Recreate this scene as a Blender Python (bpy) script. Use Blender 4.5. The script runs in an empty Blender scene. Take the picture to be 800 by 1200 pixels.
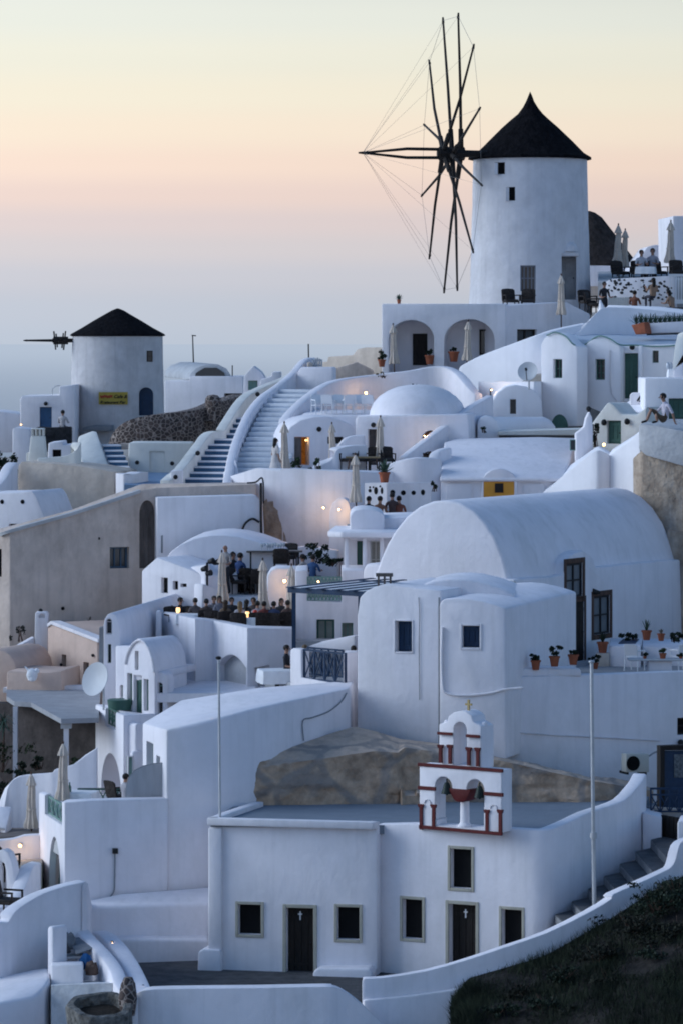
import bpy, bmesh, math, random
from mathutils import Vector, Matrix, noise
from mathutils.geometry import tessellate_polygon
R = math.radians
SC = bpy.context.scene
COL = SC.collection
rng = random.Random(7)
# ------------------------------------------------------------------ survey: camera at the origin looking along +Y, horizon level
FL, HX, HY = 4500.0, 400.0, 400.0
def xy(px, D): return Vector(((px - HX) / FL * D, D))
def zz(py, D): return -(py - HY) / FL * D
def P(px, py, D): return Vector(((px - HX) / FL * D, D, zz(py, D)))
def W(px, D, z): return Vector(((px - HX) / FL * D, D, z))

# ------------------------------------------------------------------ materials
MATS = {}
def mat(name, col, rough=.8, metal=0.0, var=.12, scale=2.0, bump=.15, bscale=6.0, dark=None, stretch=1.0, spec=.3, emit=None, streak=0.0, bevel=0.0, stain=None, wscale=.35):
    if name in MATS: return MATS[name]
    m = bpy.data.materials.new(name); m.use_nodes = True
    nt = m.node_tree; N = nt.nodes; L = nt.links
    b = N['Principled BSDF']
    b.inputs['Roughness'].default_value = rough
    b.inputs['Metallic'].default_value = metal
    b.inputs['Specular IOR Level'].default_value = spec
    geo = N.new('ShaderNodeNewGeometry')
    mp = N.new('ShaderNodeMapping'); mp.inputs['Scale'].default_value = (1, 1, stretch)
    L.new(geo.outputs['Position'], mp.inputs['Vector'])
    n1 = N.new('ShaderNodeTexNoise'); n1.inputs['Scale'].default_value = scale; n1.inputs['Detail'].default_value = 6; n1.inputs['Roughness'].default_value = .62
    L.new(mp.outputs[0], n1.inputs['Vector'])
    rp = N.new('ShaderNodeMapRange'); rp.inputs[1].default_value = .32; rp.inputs[2].default_value = .68
    L.new(n1.outputs['Fac'], rp.inputs[0])
    mx = N.new('ShaderNodeMix'); mx.data_type = 'RGBA'
    c = Vector(col); d = Vector(dark) if dark else c * (1 - var * 1.6)
    mx.inputs['A'].default_value = (*d, 1); mx.inputs['B'].default_value = (*[min(1, k) for k in c * (1 + var * .4)], 1)
    L.new(rp.outputs[0], mx.inputs['Factor'])
    out = mx.outputs['Result']
    if stain:      # big weathered patches
        ns = N.new('ShaderNodeTexNoise'); ns.inputs['Scale'].default_value = wscale; ns.inputs['Detail'].default_value = 7; ns.inputs['Roughness'].default_value = .7
        mp2 = N.new('ShaderNodeMapping'); mp2.inputs['Scale'].default_value = (1.2, 1.2, .55)
        L.new(geo.outputs['Position'], mp2.inputs['Vector']); L.new(mp2.outputs[0], ns.inputs['Vector'])
        r2 = N.new('ShaderNodeMapRange'); r2.inputs[1].default_value = .5; r2.inputs[2].default_value = .74; r2.inputs[4].default_value = stain[3]
        L.new(ns.outputs['Fac'], r2.inputs[0])
        m2 = N.new('ShaderNodeMix'); m2.data_type = 'RGBA'; m2.inputs['B'].default_value = (*stain[:3], 1)
        L.new(out, m2.inputs['A']); L.new(r2.outputs[0], m2.inputs['Factor']); out = m2.outputs['Result']
    if streak:     # rain streaks, stretched down the wall
        ns = N.new('ShaderNodeTexNoise'); ns.inputs['Scale'].default_value = 2.6; ns.inputs['Detail'].default_value = 4
        mp3 = N.new('ShaderNodeMapping'); mp3.inputs['Scale'].default_value = (1.4, 1.4, .09)
        L.new(geo.outputs['Position'], mp3.inputs['Vector']); L.new(mp3.outputs[0], ns.inputs['Vector'])
        r3 = N.new('ShaderNodeMapRange'); r3.inputs[1].default_value = .52; r3.inputs[2].default_value = .8; r3.inputs[3].default_value = 0; r3.inputs[4].default_value = streak
        L.new(ns.outputs['Fac'], r3.inputs[0])
        m3 = N.new('ShaderNodeMix'); m3.data_type = 'RGBA'; m3.inputs['B'].default_value = (*(c * .45), 1)
        L.new(out, m3.inputs['A']); L.new(r3.outputs[0], m3.inputs['Factor']); out = m3.outputs['Result']
    L.new(out, b.inputs['Base Color'])
    if bump:
        n2 = N.new('ShaderNodeTexNoise'); n2.inputs['Scale'].default_value = bscale; n2.inputs['Detail'].default_value = 5
        L.new(mp.outputs[0], n2.inputs['Vector'])
        n3 = N.new('ShaderNodeTexNoise'); n3.inputs['Scale'].default_value = bscale * .18; n3.inputs['Detail'].default_value = 2
        L.new(mp.outputs[0], n3.inputs['Vector'])
        ma = N.new('ShaderNodeMath'); ma.operation = 'MULTIPLY_ADD'; ma.inputs[1].default_value = 2.5
        L.new(n3.outputs['Fac'], ma.inputs[0]); L.new(n2.outputs['Fac'], ma.inputs[2])
        bp = N.new('ShaderNodeBump'); bp.inputs['Strength'].default_value = min(1, bump * 2); bp.inputs['Distance'].default_value = .06
        L.new(ma.outputs[0], bp.inputs['Height'])
        if bevel:
            bv = N.new('ShaderNodeBevel'); bv.samples = 3; bv.inputs['Radius'].default_value = bevel
            L.new(bv.outputs[0], bp.inputs['Normal'])
        L.new(bp.outputs[0], b.inputs['Normal'])
    if emit:
        b.inputs['Emission Color'].default_value = (*emit[:3], 1); b.inputs['Emission Strength'].default_value = emit[3]
    MATS[name] = m
    return m

WHITE = mat('white_plaster', (.85, .81, .835), rough=.9, var=.045, scale=1.1, bump=.1, bscale=6, streak=.22, stain=(.58, .57, .565, .5), bevel=.045)
WHITE2 = mat('limewashed_plaster', (.85, .81, .84), rough=.9, var=.04, scale=.9, bump=.11, bscale=6, streak=.2, stain=(.60, .59, .59, .55), bevel=.045)
BRIGHT = mat('brighter_lit_plaster', (.93, .90, .92), rough=.9, var=.035, scale=.9, bump=.09, bscale=6, streak=.1, stain=(.7, .69, .69, .3), bevel=.07)  # same white plaster, colour raised for the brighter light on upper houses
CREAM = mat('cream_plaster', (.76, .74, .69), rough=.9, var=.05, scale=1.2, bump=.14, bscale=5, streak=.15, stain=(.5, .48, .43, .4), bevel=.06)
MILLW = mat('mill_plaster', (.74, .715, .735), rough=.92, var=.08, scale=1.4, bump=.2, bscale=5, streak=.26, stain=(.5, .48, .46, .4))
OLDMILL = mat('old_mill_plaster', (.63, .60, .60), rough=.92, var=.1, scale=1.4, bump=.22, bscale=5, streak=.34, stain=(.36, .34, .33, .55))
TAN = mat('tan_plaster', (.69, .56, .48), rough=.95, var=.1, scale=1.0, bump=.25, bscale=6, streak=.42, stain=(.38, .295, .245, .85), wscale=.6)
TAN2 = mat('pale_tan_plaster', (.68, .57, .48), rough=.95, var=.12, scale=1.2, bump=.25, bscale=6, streak=.28, stain=(.40, .34, .30, .6), wscale=.5)
PEACH = mat('peach_plaster', (.63, .475, .40), rough=.92, var=.08, scale=1.0, bump=.16, streak=.14, stain=(.44, .30, .25, .4))
ROCK = mat('tan_rock', (.56, .40, .285), rough=.95, var=.2, scale=2.2, bump=.8, bscale=7, dark=(.29, .205, .145), stain=(.33, .265, .215, .4), wscale=.7)
BROWNST = mat('brown_old_render', (.50, .395, .305), rough=.95, var=.2, scale=1.8, bump=.9, bscale=7, streak=.5, dark=(.24, .175, .13), stain=(.56, .54, .52, .75), wscale=.6)
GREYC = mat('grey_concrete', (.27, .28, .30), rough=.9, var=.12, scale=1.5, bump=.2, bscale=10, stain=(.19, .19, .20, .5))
PALEC = mat('pale_concrete', (.50, .50, .51), rough=.9, var=.1, scale=1.5, bump=.25, bscale=8, stain=(.36, .35, .34, .6))
ROOFG = mat('grey_roof_screed', (.20, .235, .28), rough=.85, var=.07, scale=1.0, bump=.1, bscale=12, stain=(.16, .19, .23, .5))
YARD = mat('dark_yard_paving', (.085, .085, .09), rough=.9, var=.25, scale=2.5, bump=.3, bscale=9, stain=(.13, .13, .135, .5))
THATCH = mat('dark_thatch', (.013, .012, .014), rough=.98, var=.35, scale=5, bump=.7, bscale=10, stretch=.35, spec=.05)
THATCHB = mat('brown_thatch', (.062, .050, .046), rough=.98, var=.35, scale=5, bump=.7, bscale=10, stretch=.3, spec=.05)
DWOOD = mat('dark_wood', (.022, .017, .015), rough=.7, var=.3, scale=6, bump=.3, bscale=12, stretch=.2)
BWOOD = mat('brown_wood', (.10, .055, .04), rough=.7, var=.3, scale=6, bump=.3, bscale=12, stretch=.2)
GWOOD = mat('weathered_planks', (.16, .135, .125), rough=.85, var=.3, scale=5, bump=.4, bscale=10, stretch=.2)
BLACK = mat('dark_interior', (.006, .006, .007), rough=.9, var=.2, bump=0)  # black colour stands in for the dark inside rooms, holes and grilles
IRON = mat('dark_iron', (.03, .03, .032), rough=.6, metal=.4, var=.2, bump=.1)
STEEL = mat('galvanised_pole', (.55, .56, .58), rough=.5, metal=.5, var=.1, bump=.05)
GLASS = mat('dark_glass', (.03, .035, .04), rough=.12, var=.1, bump=0, spec=.6)
BLUE = mat('navy_paint', (.014, .040, .090), rough=.5, var=.15, bump=.1, bscale=12)
BLUEP = mat('blue_step_paint', (.05, .115, .20), rough=.75, var=.15, scale=3, bump=.15)
DOORB = mat('mid_blue_paint', (.045, .115, .23), rough=.55, var=.12, bump=.1)
BLUEFL = mat('pale_blue_floor_paint', (.20, .30, .44), rough=.8, var=.1, bump=.1)
GREEN = mat('green_paint', (.055, .13, .105), rough=.5, var=.15, bump=.1, bscale=12)
GREENL = mat('pale_green_paint', (.20, .33, .29), rough=.55, var=.15, bump=.1)
RED = mat('oxblood_paint', (.115, .012, .012), rough=.6, var=.15, bump=.1)
SURR = mat('sand_stone_trim', (.46, .43, .36), rough=.85, var=.08, scale=3, bump=.15)
YELW = mat('ochre_glow_wood', (.48, .25, .04), rough=.6, var=.1, bump=.1, emit=(1, .5, .08, .06))  # faint emission makes the shutter wood glow as if lit
AMBER = mat('amber_lit_room', (.5, .22, .06), rough=.8, var=.4, scale=5, bump=0, emit=(1, .33, .05, .07))  # amber colour and faint glow stand in for lamplight inside the room
FABRIC = mat('parasol_canvas', (.66, .56, .475), rough=.95, var=.1, scale=3, bump=.2, bscale=12, streak=.1)
CLOTH = mat('white_cloth', (.80, .80, .82), rough=.9, var=.05, bump=.1)
WICKER = mat('dark_wicker', (.045, .034, .030), rough=.75, var=.35, scale=14, bump=.5, bscale=25)
WPLAST = mat('white_chair_paint', (.78, .78, .80), rough=.45, var=.04, bump=.03)
TERRA = mat('terracotta', (.34, .105, .055), rough=.85, var=.15, scale=5, bump=.2)
SOIL = mat('potting_soil', (.04, .03, .022), rough=1, var=.3, scale=12, bump=.4)
LEAF = mat('leaf_green', (.045, .085, .035), rough=.7, var=.5, scale=5, bump=0)
LEAFD = mat('dark_leaf', (.022, .038, .022), rough=.75, var=.5, scale=4, bump=0)
LEAFG = mat('agave_leaf', (.07, .12, .085), rough=.65, var=.4, scale=5, bump=0)
TWIG = mat('dry_twig', (.22, .18, .14), rough=.9, var=.3, scale=6, bump=.2)
GOLD = mat('worn_brass', (.42, .32, .15), rough=.45, metal=.6, var=.15, bump=.05)
BRONZE = mat('bell_bronze', (.02, .032, .028), rough=.55, metal=.3, var=.25, bump=.1)
DISH = mat('dish_paint', (.60, .61, .63), rough=.5, var=.05, bump=.03)
BEIGEP = mat('beige_plastic', (.56, .54, .48), rough=.5, var=.05, bump=.03)
SIGNY = mat('ochre_sign_board', (.46, .34, .06), rough=.6, var=.12, bump=.05)
REDINK = mat('red_sign_paint', (.42, .07, .03), rough=.6, bump=0)
TARP = mat('blue_bag', (.02, .13, .34), rough=.6, var=.3, bump=.4)
GREYCL = mat('grey_sheet', (.22, .23, .25), rough=.85, var=.2, bump=.4)
SKIN = mat('tanned_skin', (.36, .20, .14), rough=.6, var=.06, bump=0)
HAIRD = mat('dark_hair', (.018, .013, .010), rough=.6, var=.3, bump=.3, bscale=30)
HAIRB = mat('blond_hair', (.24, .16, .085), rough=.6, var=.3, bump=.3, bscale=30)
EYE = mat('eye_dark', (.02, .015, .012), rough=.3, bump=0)
LIP = mat('lip', (.30, .11, .09), rough=.5, bump=0)
LAMP = mat('lamp_glow', (1, .8, .5), rough=.5, var=0, bump=0, emit=(1, .62, .25, 2.6))
LAMPW = mat('candle_glow', (1, .8, .5), rough=.5, var=0, bump=0, emit=(1, .55, .2, 1.8))
SCREEN = mat('grey_shade_cloth', (.42, .43, .45), rough=.9, var=.12, scale=4, bump=.2, stretch=.15)
REDCL = mat('red_candle_glass', (.45, .03, .02), rough=.3, bump=0, emit=(1, .1, .03, .04))
def colr(name, c): return mat(name, c, rough=.9, var=.15, scale=6, bump=.15, bscale=14)

# ------------------------------------------------------------------ mesh helpers
def BM(): return bmesh.new()
def face(bm, vs):
    try: return bm.faces.new(vs)
    except ValueError: return None
def quadbox(bm, q, z0, z1):
    a = [bm.verts.new((p[0], p[1], z0)) for p in q]; b = [bm.verts.new((p[0], p[1], z1)) for p in q]
    n = len(q)
    face(bm, a[::-1]); face(bm, b)
    for i in range(n): face(bm, [a[i], a[(i + 1) % n], b[(i + 1) % n], b[i]])
def box(bm, c, s, rz=0.0):
    x, y, z = s[0] / 2, s[1] / 2, s[2] / 2
    ca, sa = math.cos(rz), math.sin(rz)
    q = [(c[0] + a * ca - b * sa, c[1] + a * sa + b * ca) for a, b in ((-x, -y), (x, -y), (x, y), (-x, y))]
    quadbox(bm, q, c[2] - z, c[2] + z)
def sweep(bm, pts, vec):
    """closed polygon pts pushed along vec, both ends capped"""
    a = [bm.verts.new(p) for p in pts]; b = [bm.verts.new(Vector(p) + vec) for p in pts]
    n = len(pts)
    face(bm, a); face(bm, b[::-1])
    for i in range(n): face(bm, [a[i], b[i], b[(i + 1) % n], a[(i + 1) % n]])
def plan(bm, pts, zb):
    """solid on a plan polygon; pts = (px, py_top, D)"""
    t = [P(*p) for p in pts]
    zbs = zb if isinstance(zb, (list, tuple)) else [zb] * len(t)
    a = [bm.verts.new((p.x, p.y, q)) for p, q in zip(t, zbs)]; b = [bm.verts.new(p) for p in t]
    n = len(t)
    tri = tessellate_polygon([[Vector((p.x, p.y, 0)) for p in t]])
    for i, j, k in tri:
        face(bm, [b[i], b[j], b[k]]); face(bm, [a[k], a[j], a[i]])
    for i in range(n): face(bm, [a[i], a[(i + 1) % n], b[(i + 1) % n], b[i]])
def tube(bm, p0, p1, r0, r1=None, seg=8):
    p0, p1 = Vector(p0), Vector(p1); r1 = r0 if r1 is None else r1
    d = (p1 - p0)
    if d.length < 1e-6: return
    d.normalize(); s = d.orthogonal().normalized(); t = d.cross(s)
    A, B = [], []
    for i in range(seg):
        a = 2 * math.pi * i / seg; o = s * math.cos(a) + t * math.sin(a)
        A.append(bm.verts.new(p0 + o * r0)); B.append(bm.verts.new(p1 + o * r1))
    for i in range(seg): face(bm, [A[i], A[(i + 1) % seg], B[(i + 1) % seg], B[i]])
    face(bm, A[::-1]); face(bm, B)
def pipe(bm, pts, r, seg=6):
    for i in range(len(pts) - 1): tube(bm, pts[i], pts[i + 1], r, r, seg)
def lathe(bm, c, prof, seg=40, a0=0.0, a1=2 * math.pi, pleat=None, wob=0.0):
    full = abs(a1 - a0 - 2 * math.pi) < 1e-6
    n = seg if full else seg + 1
    rows = []
    for (r, z) in prof:
        row = []
        if r < 1e-5: row = [bm.verts.new((c[0], c[1], c[2] + z))]
        else:
            for i in range(n):
                a = a0 + (a1 - a0) * i / seg
                rr = r * (1 + (pleat(a, z) if pleat else 0))
                if wob: rr += wob * noise.noise(Vector((c[0] + rr * math.cos(a) * 1.7, c[1] + rr * math.sin(a) * 1.7, z * 1.7)))
                row.append(bm.verts.new((c[0] + rr * math.cos(a), c[1] + rr * math.sin(a), c[2] + z)))
        rows.append(row)
    for A, B in zip(rows, rows[1:]):
        m = n if full else n - 1
        for i in range(m):
            j = (i + 1) % n
            if len(A) == 1 and len(B) == 1: continue
            if len(A) == 1: face(bm, [A[0], B[j], B[i]])
            elif len(B) == 1: face(bm, [A[i], A[j], B[0]])
            else: face(bm, [A[i], A[j], B[j], B[i]])
    if full:
        if len(rows[0]) > 1: face(bm, rows[0][::-1])
        if len(rows[-1]) > 1: face(bm, rows[-1])
def ball(bm, c, r, seg=10, sq=(1, 1, 1)):
    n = max(4, seg // 2)
    prof = [(r * math.sin(math.pi * i / n), -r * math.cos(math.pi * i / n)) for i in range(n + 1)]
    prof[0] = (0, -r); prof[-1] = (0, r)
    k = len(bm.verts)
    lathe(bm, (0, 0, 0), prof, seg)
    bm.verts.ensure_lookup_table()
    for v in list(bm.verts)[k:]: v.co = Vector((v.co.x * sq[0] + c[0], v.co.y * sq[1] + c[1], v.co.z * sq[2] + c[2]))
def catmull(pts, n=5):
    pts = [Vector(p) for p in pts]; out = []
    e = [pts[0] * 2 - pts[1]] + pts + [pts[-1] * 2 - pts[-2]]
    for i in range(1, len(e) - 2):
        p0, p1, p2, p3 = e[i - 1:i + 3]
        for k in range(n):
            t = k / n
            out.append(.5 * ((2 * p1) + (p2 - p0) * t + (2 * p0 - 5 * p1 + 4 * p2 - p3) * t * t + (3 * p1 - p0 - 3 * p2 + p3) * t ** 3))
    out.append(pts[-1]); return out
def ribbon(bm, pts, thick, zbot, smooth=4, raw=False):
    """wall along a plan path; pts = (px, py_top, D), zbot = a height or ('drop', h)"""
    t = pts if raw else [P(*p) for p in pts]
    if smooth: t = catmull(t, smooth)
    n = len(t); rows = []
    for i, p in enumerate(t):
        d = (t[min(n - 1, i + 1)] - t[max(0, i - 1)]).xy
        if d.length < 1e-6: d = Vector((1, 0))
        d.normalize(); nrm = Vector((-d.y, d.x)) * thick
        zb = p.z - zbot[1] if isinstance(zbot, tuple) else min(zbot, p.z - .05)
        rows.append([bm.verts.new(c) for c in ((p.x, p.y, zb), (p.x, p.y, p.z), (p.x + nrm.x, p.y + nrm.y, p.z), (p.x + nrm.x, p.y + nrm.y, zb))])
    for A, B in zip(rows, rows[1:]):
        for k in range(4): face(bm, [A[k], B[k], B[(k + 1) % 4], A[(k + 1) % 4]])
    face(bm, rows[0]); face(bm, rows[-1][::-1])
def soften(bm, r, seg=2, ang=38):
    bmesh.ops.recalc_face_normals(bm, faces=bm.faces)
    if r <= 0: return
    es = [e for e in bm.edges if len(e.link_faces) == 2 and e.calc_face_angle(0) > R(ang)]
    if es:
        try: bmesh.ops.bevel(bm, geom=es, offset=r, offset_type='OFFSET', segments=seg, profile=.5, affect='EDGES', clamp_overlap=True)
        except Exception: pass

class Fr:
    """a vertical facade plane between two plan points (px, D); u runs along it, v runs into the building"""
    def __init__(s, a, b):
        s.A = xy(*a); s.B = xy(*b); d = s.B - s.A; s.w = d.length; s.u = d / s.w; s.n = Vector((-s.u.y, s.u.x))
    def pt(s, u, v, z):
        q = s.A + s.u * u + s.n * v
        return Vector((q.x, q.y, z))
    def uz(s, px, py, v=0.0):
        r = Vector(((px - HX) / FL, 1.0, -(py - HY) / FL))
        o = s.A + s.n * v
        t = o.dot(s.n) / r.xy.dot(s.n)
        p = r * t
        return (p.xy - s.A).dot(s.u), p.z
    def at(s, px, py, v=0.0):
        u, z = s.uz(px, py, v); return s.pt(u, v, z)
    def prism(s, bm, out, v0, v1):
        sweep(bm, [s.pt(u, v0, z) for u, z in out], Vector((*(s.n * (v1 - v0)), 0)))
    def px(s, bm, pts, v0, v1, close=None):
        o = [s.uz(*p) for p in pts]
        if close is not None: o = o + [(o[-1][0], close), (o[0][0], close)]
        s.prism(bm, o, v0, v1)
    def bx(s, bm, u0, u1, v0, v1, z0, z1):
        s.prism(bm, [(u0, z0), (u1, z0), (u1, z1), (u0, z1)], v0, v1)

def arch_out(u0, u1, z0, zs, rise, n=14):
    """rectangle topped by a (semi-)elliptic arch"""
    c, h = (u0 + u1) / 2, (u1 - u0) / 2
    return [(u0, z0), (u1, z0)] + [(c + h * math.cos(math.pi * i / n), zs + rise * math.sin(math.pi * i / n)) for i in range(n + 1)]

# ------------------------------------------------------------------ objects
WLOC = {}
def thing(name, label, cat, at=(0, 0, 0), group=None, rz=0.0):
    o = bpy.data.objects.new(name, None); COL.objects.link(o)
    o.empty_display_size = .3
    o.location = at; o.rotation_euler = (0, 0, rz)
    o['label'] = label; o['category'] = cat
    if group: o['group'] = group
    WLOC[o.name] = Vector(at)
    return o
def to_mesh(name, bm, m, sharp=38):
    bmesh.ops.recalc_face_normals(bm, faces=bm.faces)
    me = bpy.data.meshes.new(name); bm.to_mesh(me); bm.free()
    for k in (m if isinstance(m, (list, tuple)) else [m]): me.materials.append(k)
    me.polygons.foreach_set('use_smooth', [True] * len(me.polygons))
    me.set_sharp_from_angle(angle=R(sharp))
    return me
def part(name, bm, m, parent=None, local=False, sharp=38, label=None):
    """links bm as one mesh object; world coordinates become the parent's"""
    base = WLOC.get(parent.name, Vector()) if parent else Vector()
    if not local and parent: bm.transform(Matrix.Translation(-base))
    o = bpy.data.objects.new(name, to_mesh(name, bm, m, sharp)); COL.objects.link(o)
    if parent: o.parent = parent
    WLOC[o.name] = base
    if label: o['label'] = label
    return o
def tag(o, label, cat, group=None, kind=None):
    if label: o['label'] = label
    if cat: o['category'] = cat
    if group: o['group'] = group
    if kind: o['kind'] = kind
    return o
def single(name, bm, m, label, cat, group=None, sharp=38):
    """a thing that is one mesh; origin moved to its base"""
    lo = Vector((1e9,) * 3); hi = -lo
    for v in bm.verts:
        for k in range(3): lo[k] = min(lo[k], v.co[k]); hi[k] = max(hi[k], v.co[k])
    c = Vector(((lo.x + hi.x) / 2, (lo.y + hi.y) / 2, lo.z))
    bm.transform(Matrix.Translation(-c))
    o = bpy.data.objects.new(name, to_mesh(name, bm, m, sharp)); COL.objects.link(o); o.location = c; WLOC[o.name] = c
    return tag(o, label, cat, group)
def structure(name, bm, m, sharp=38):
    o = part(name, bm, m, None, sharp=sharp); o['kind'] = 'structure'; return o
def dup(root, loc, rz=0.0, label=None, group=None, scale=None):
    r = root.copy(); COL.objects.link(r); r.location = loc; r.rotation_euler = (0, 0, rz)
    if scale: r.scale = (scale,) * 3
    if label: r['label'] = label
    if group: r['group'] = group
    for ch in list(root.children):
        c = ch.copy(); COL.objects.link(c); c.parent = r
        for g in ch.children:
            d = g.copy(); COL.objects.link(d); d.parent = c
    return r

CUTS = {}
def cutter(wall, fn):
    bm = CUTS.setdefault(wall.name, BM()); k = BM(); fn(k)
    k.transform(Matrix.Translation(-WLOC[wall.name]))
    bmesh.ops.recalc_face_normals(k, faces=k.faces)
    me = bpy.data.meshes.new('t'); k.to_mesh(me); k.free(); bm.from_mesh(me); bpy.data.meshes.remove(me)
def apply_cuts():
    jobs = []
    for nm, bm in CUTS.items():
        w = bpy.data.objects[nm]
        bmesh.ops.recalc_face_normals(bm, faces=bm.faces)
        me = bpy.data.meshes.new('cut'); bm.to_mesh(me); bm.free()
        c = bpy.data.objects.new('cut', me); COL.objects.link(c)
        c.matrix_world = w.matrix_world.copy() if not w.parent else Matrix.Translation(WLOC[nm])
        w2 = bpy.data.objects.new('src', w.data); COL.objects.link(w2); w2.matrix_world = c.matrix_world
        md = w2.modifiers.new('b', 'BOOLEAN'); md.operation = 'DIFFERENCE'; md.solver = 'EXACT'; md.use_self = True; md.object = c
        jobs.append((w, w2, c))
    bpy.context.view_layer.update()
    dg = bpy.context.evaluated_depsgraph_get()
    for w, w2, c in jobs:
        ev = bpy.data.meshes.new_from_object(w2.evaluated_get(dg))
        if len(ev.polygons) < 4: print('CUT FAILED', w.name); continue
        ev.name = w.name
        ev.set_sharp_from_angle(angle=R(38)); w.data = ev
    for w, w2, c in jobs:
        bpy.data.objects.remove(w2); bpy.data.objects.remove(c)

def ring(fr, bm, u0, u1, z0, z1, t, v0, v1, bottom=True):
    fr.bx(bm, u0, u0 + t, v0, v1, z0, z1); fr.bx(bm, u1 - t, u1, v0, v1, z0, z1)
    fr.bx(bm, u0 + t, u1 - t, v0, v1, z1 - t, z1)
    if bottom: fr.bx(bm, u0 + t, u1 - t, v0, v1, z0, z0 + t)
def opening(th, wall, fr, x0, y0, x1, y1, kind='window', d=.2, arch=0.0, v=0.0, m=None, bars=(1, 1), surround=None, sill=False, pane=None, uz=None, label=None, vd=.06):
    """cuts a recess into the wall and sets the window or door in it"""
    if uz: u0, u1, z0, z1 = uz
    else:
        u0, z0 = fr.uz(x0, y1, v); u1, z1 = fr.uz(x1, y0, v)
        z0 = fr.uz((x0 + x1) / 2, y1, v)[1]; z1 = fr.uz((x0 + x1) / 2, y0, v)[1]
    w, h = u1 - u0, z1 - z0
    out = arch_out(u0, u1, z0, z1 - arch * w / 2, arch * w / 2) if arch else [(u0, z0), (u1, z0), (u1, z1), (u0, z1)]
    deep = d + (vd if kind == 'void' else .10)
    if wall is not None: cutter(wall, lambda k: fr.prism(k, out, v - 1.2 if v > .01 else v - .5, v + deep))
    b = BM(); o = None
    if kind == 'window':
        t = min(.07, w * .13)
        ring(fr, b, u0, u1, z0, z1 if not arch else z1 - arch * w / 2, t, v + d, v + d + .05)
        if arch:
            pts = [(q[0], q[1]) for q in out[2:]]
            inner = [((u0 + u1) / 2 + (q[0] - (u0 + u1) / 2) * (1 - 2 * t / w), z1 - arch * w / 2 + (q[1] - (z1 - arch * w / 2)) * (1 - 2 * t / w)) for q in pts]
            for i in range(len(pts) - 1): fr.prism(b, [pts[i], pts[i + 1], inner[i + 1], inner[i]], v + d, v + d + .05)
        for i in range(1, bars[0] + 1):
            c = u0 + w * i / (bars[0] + 1); fr.bx(b, c - t * .4, c + t * .4, v + d + .004, v + d + .046, z0 + t, z1 - t)
        for i in range(1, bars[1] + 1):
            c = z0 + h * i / (bars[1] + 1); fr.bx(b, u0 + t, u1 - t, v + d + .008, v + d + .042, c - t * .35, c + t * .35)
        o = part('window', b, m or DWOOD, th, label=label)
        p = BM(); fr.prism(p, [((q[0] - (u0 + u1) / 2) * .99 + (u0 + u1) / 2, (q[1] - z0) * .99 + z0 + h * .005) for q in out], v + d + .055, v + d + .075)
        part('pane', p, pane or GLASS, o)
    elif kind in ('door', 'shutter'):
        nb = max(2, int(round(w / .2)))
        if arch:
            fr.prism(b, out, v + d, v + d + .04)
            for i in range(nb): fr.bx(b, u0 + w * i / nb + .012, u0 + w * (i + 1) / nb - .012, v + d - .018, v + d + .01, z0 + .02, z1 - arch * w / 2 - .02)
        else:
            fr.bx(b, u0 + .002, u1 - .002, v + d + .01, v + d + .05, z0 + .002, z1 - .002)
            for i in range(nb): fr.bx(b, u0 + w * i / nb + .01, u0 + w * (i + 1) / nb - .01, v + d - .014, v + d + .02, z0 + .03, z1 - .03)
        for f in (.14, .84): fr.bx(b, u0 + .03, u1 - .03, v + d - .032, v + d - .008, z0 + h * f - .05, z0 + h * f + .05)
        o = part('door' if kind == 'door' else 'shutter', b, m or DWOOD, th, label=label)
        if kind == 'door':
            k = BM(); ball(k, fr.pt(u1 - w * .15, v + d - .06, z0 + h * .47), .035, 8); part('handle', k, IRON, o)
    elif kind == 'void':
        fr.prism(b, [((q[0] - (u0 + u1) / 2) * .99 + (u0 + u1) / 2, (q[1] - z0) * .99 + z0 + h * .005) for q in out], v + deep - .05, v + deep - .02)
        o = part('opening', b, pane or BLACK, th)
    elif kind == 'niche':
        pass
    if surround:
        t, mm, pr = surround
        s = BM(); ring(fr, s, u0 - t, u1 + t, z0 - (0 if kind == 'door' else t), z1 + t, t, v - pr, v + .02, bottom=kind != 'door')
        soften(s, .012, 1)
        part('window_surround' if kind != 'door' else 'door_surround', s, mm, th)
    if sill:
        s = BM(); fr.bx(s, u0 - .06, u1 + .06, v - .07, v + d, z0 - .07, z0 - .004); part('sill', s, WHITE, o or th)
    return o
def lamp(px, py, D, label, watts=6.0, r=.07, col=(1, .62, .28), cat='lamp', push=.22):
    p = P(px, py, D)
    t = thing('wall_lamp', label, cat, p)
    b = BM(); ball(b, (0, 0, 0), r * .65, 12); part('bulb', b, LAMP, t, local=True)
    b = BM(); tube(b, (0, r * .7, 0), (0, push + .04, 0), .03, .05, 8); part('bracket', b, IRON, t, local=True)
    if watts:
        l = bpy.data.lights.new('lamp_light', 'POINT'); l.energy = watts * 1.15; l.color = col; l.shadow_soft_size = r
        o = bpy.data.objects.new('lamp_light', l); COL.objects.link(o); o.parent = t; o.location = (0, -r - .06, 0)
    return t
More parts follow.
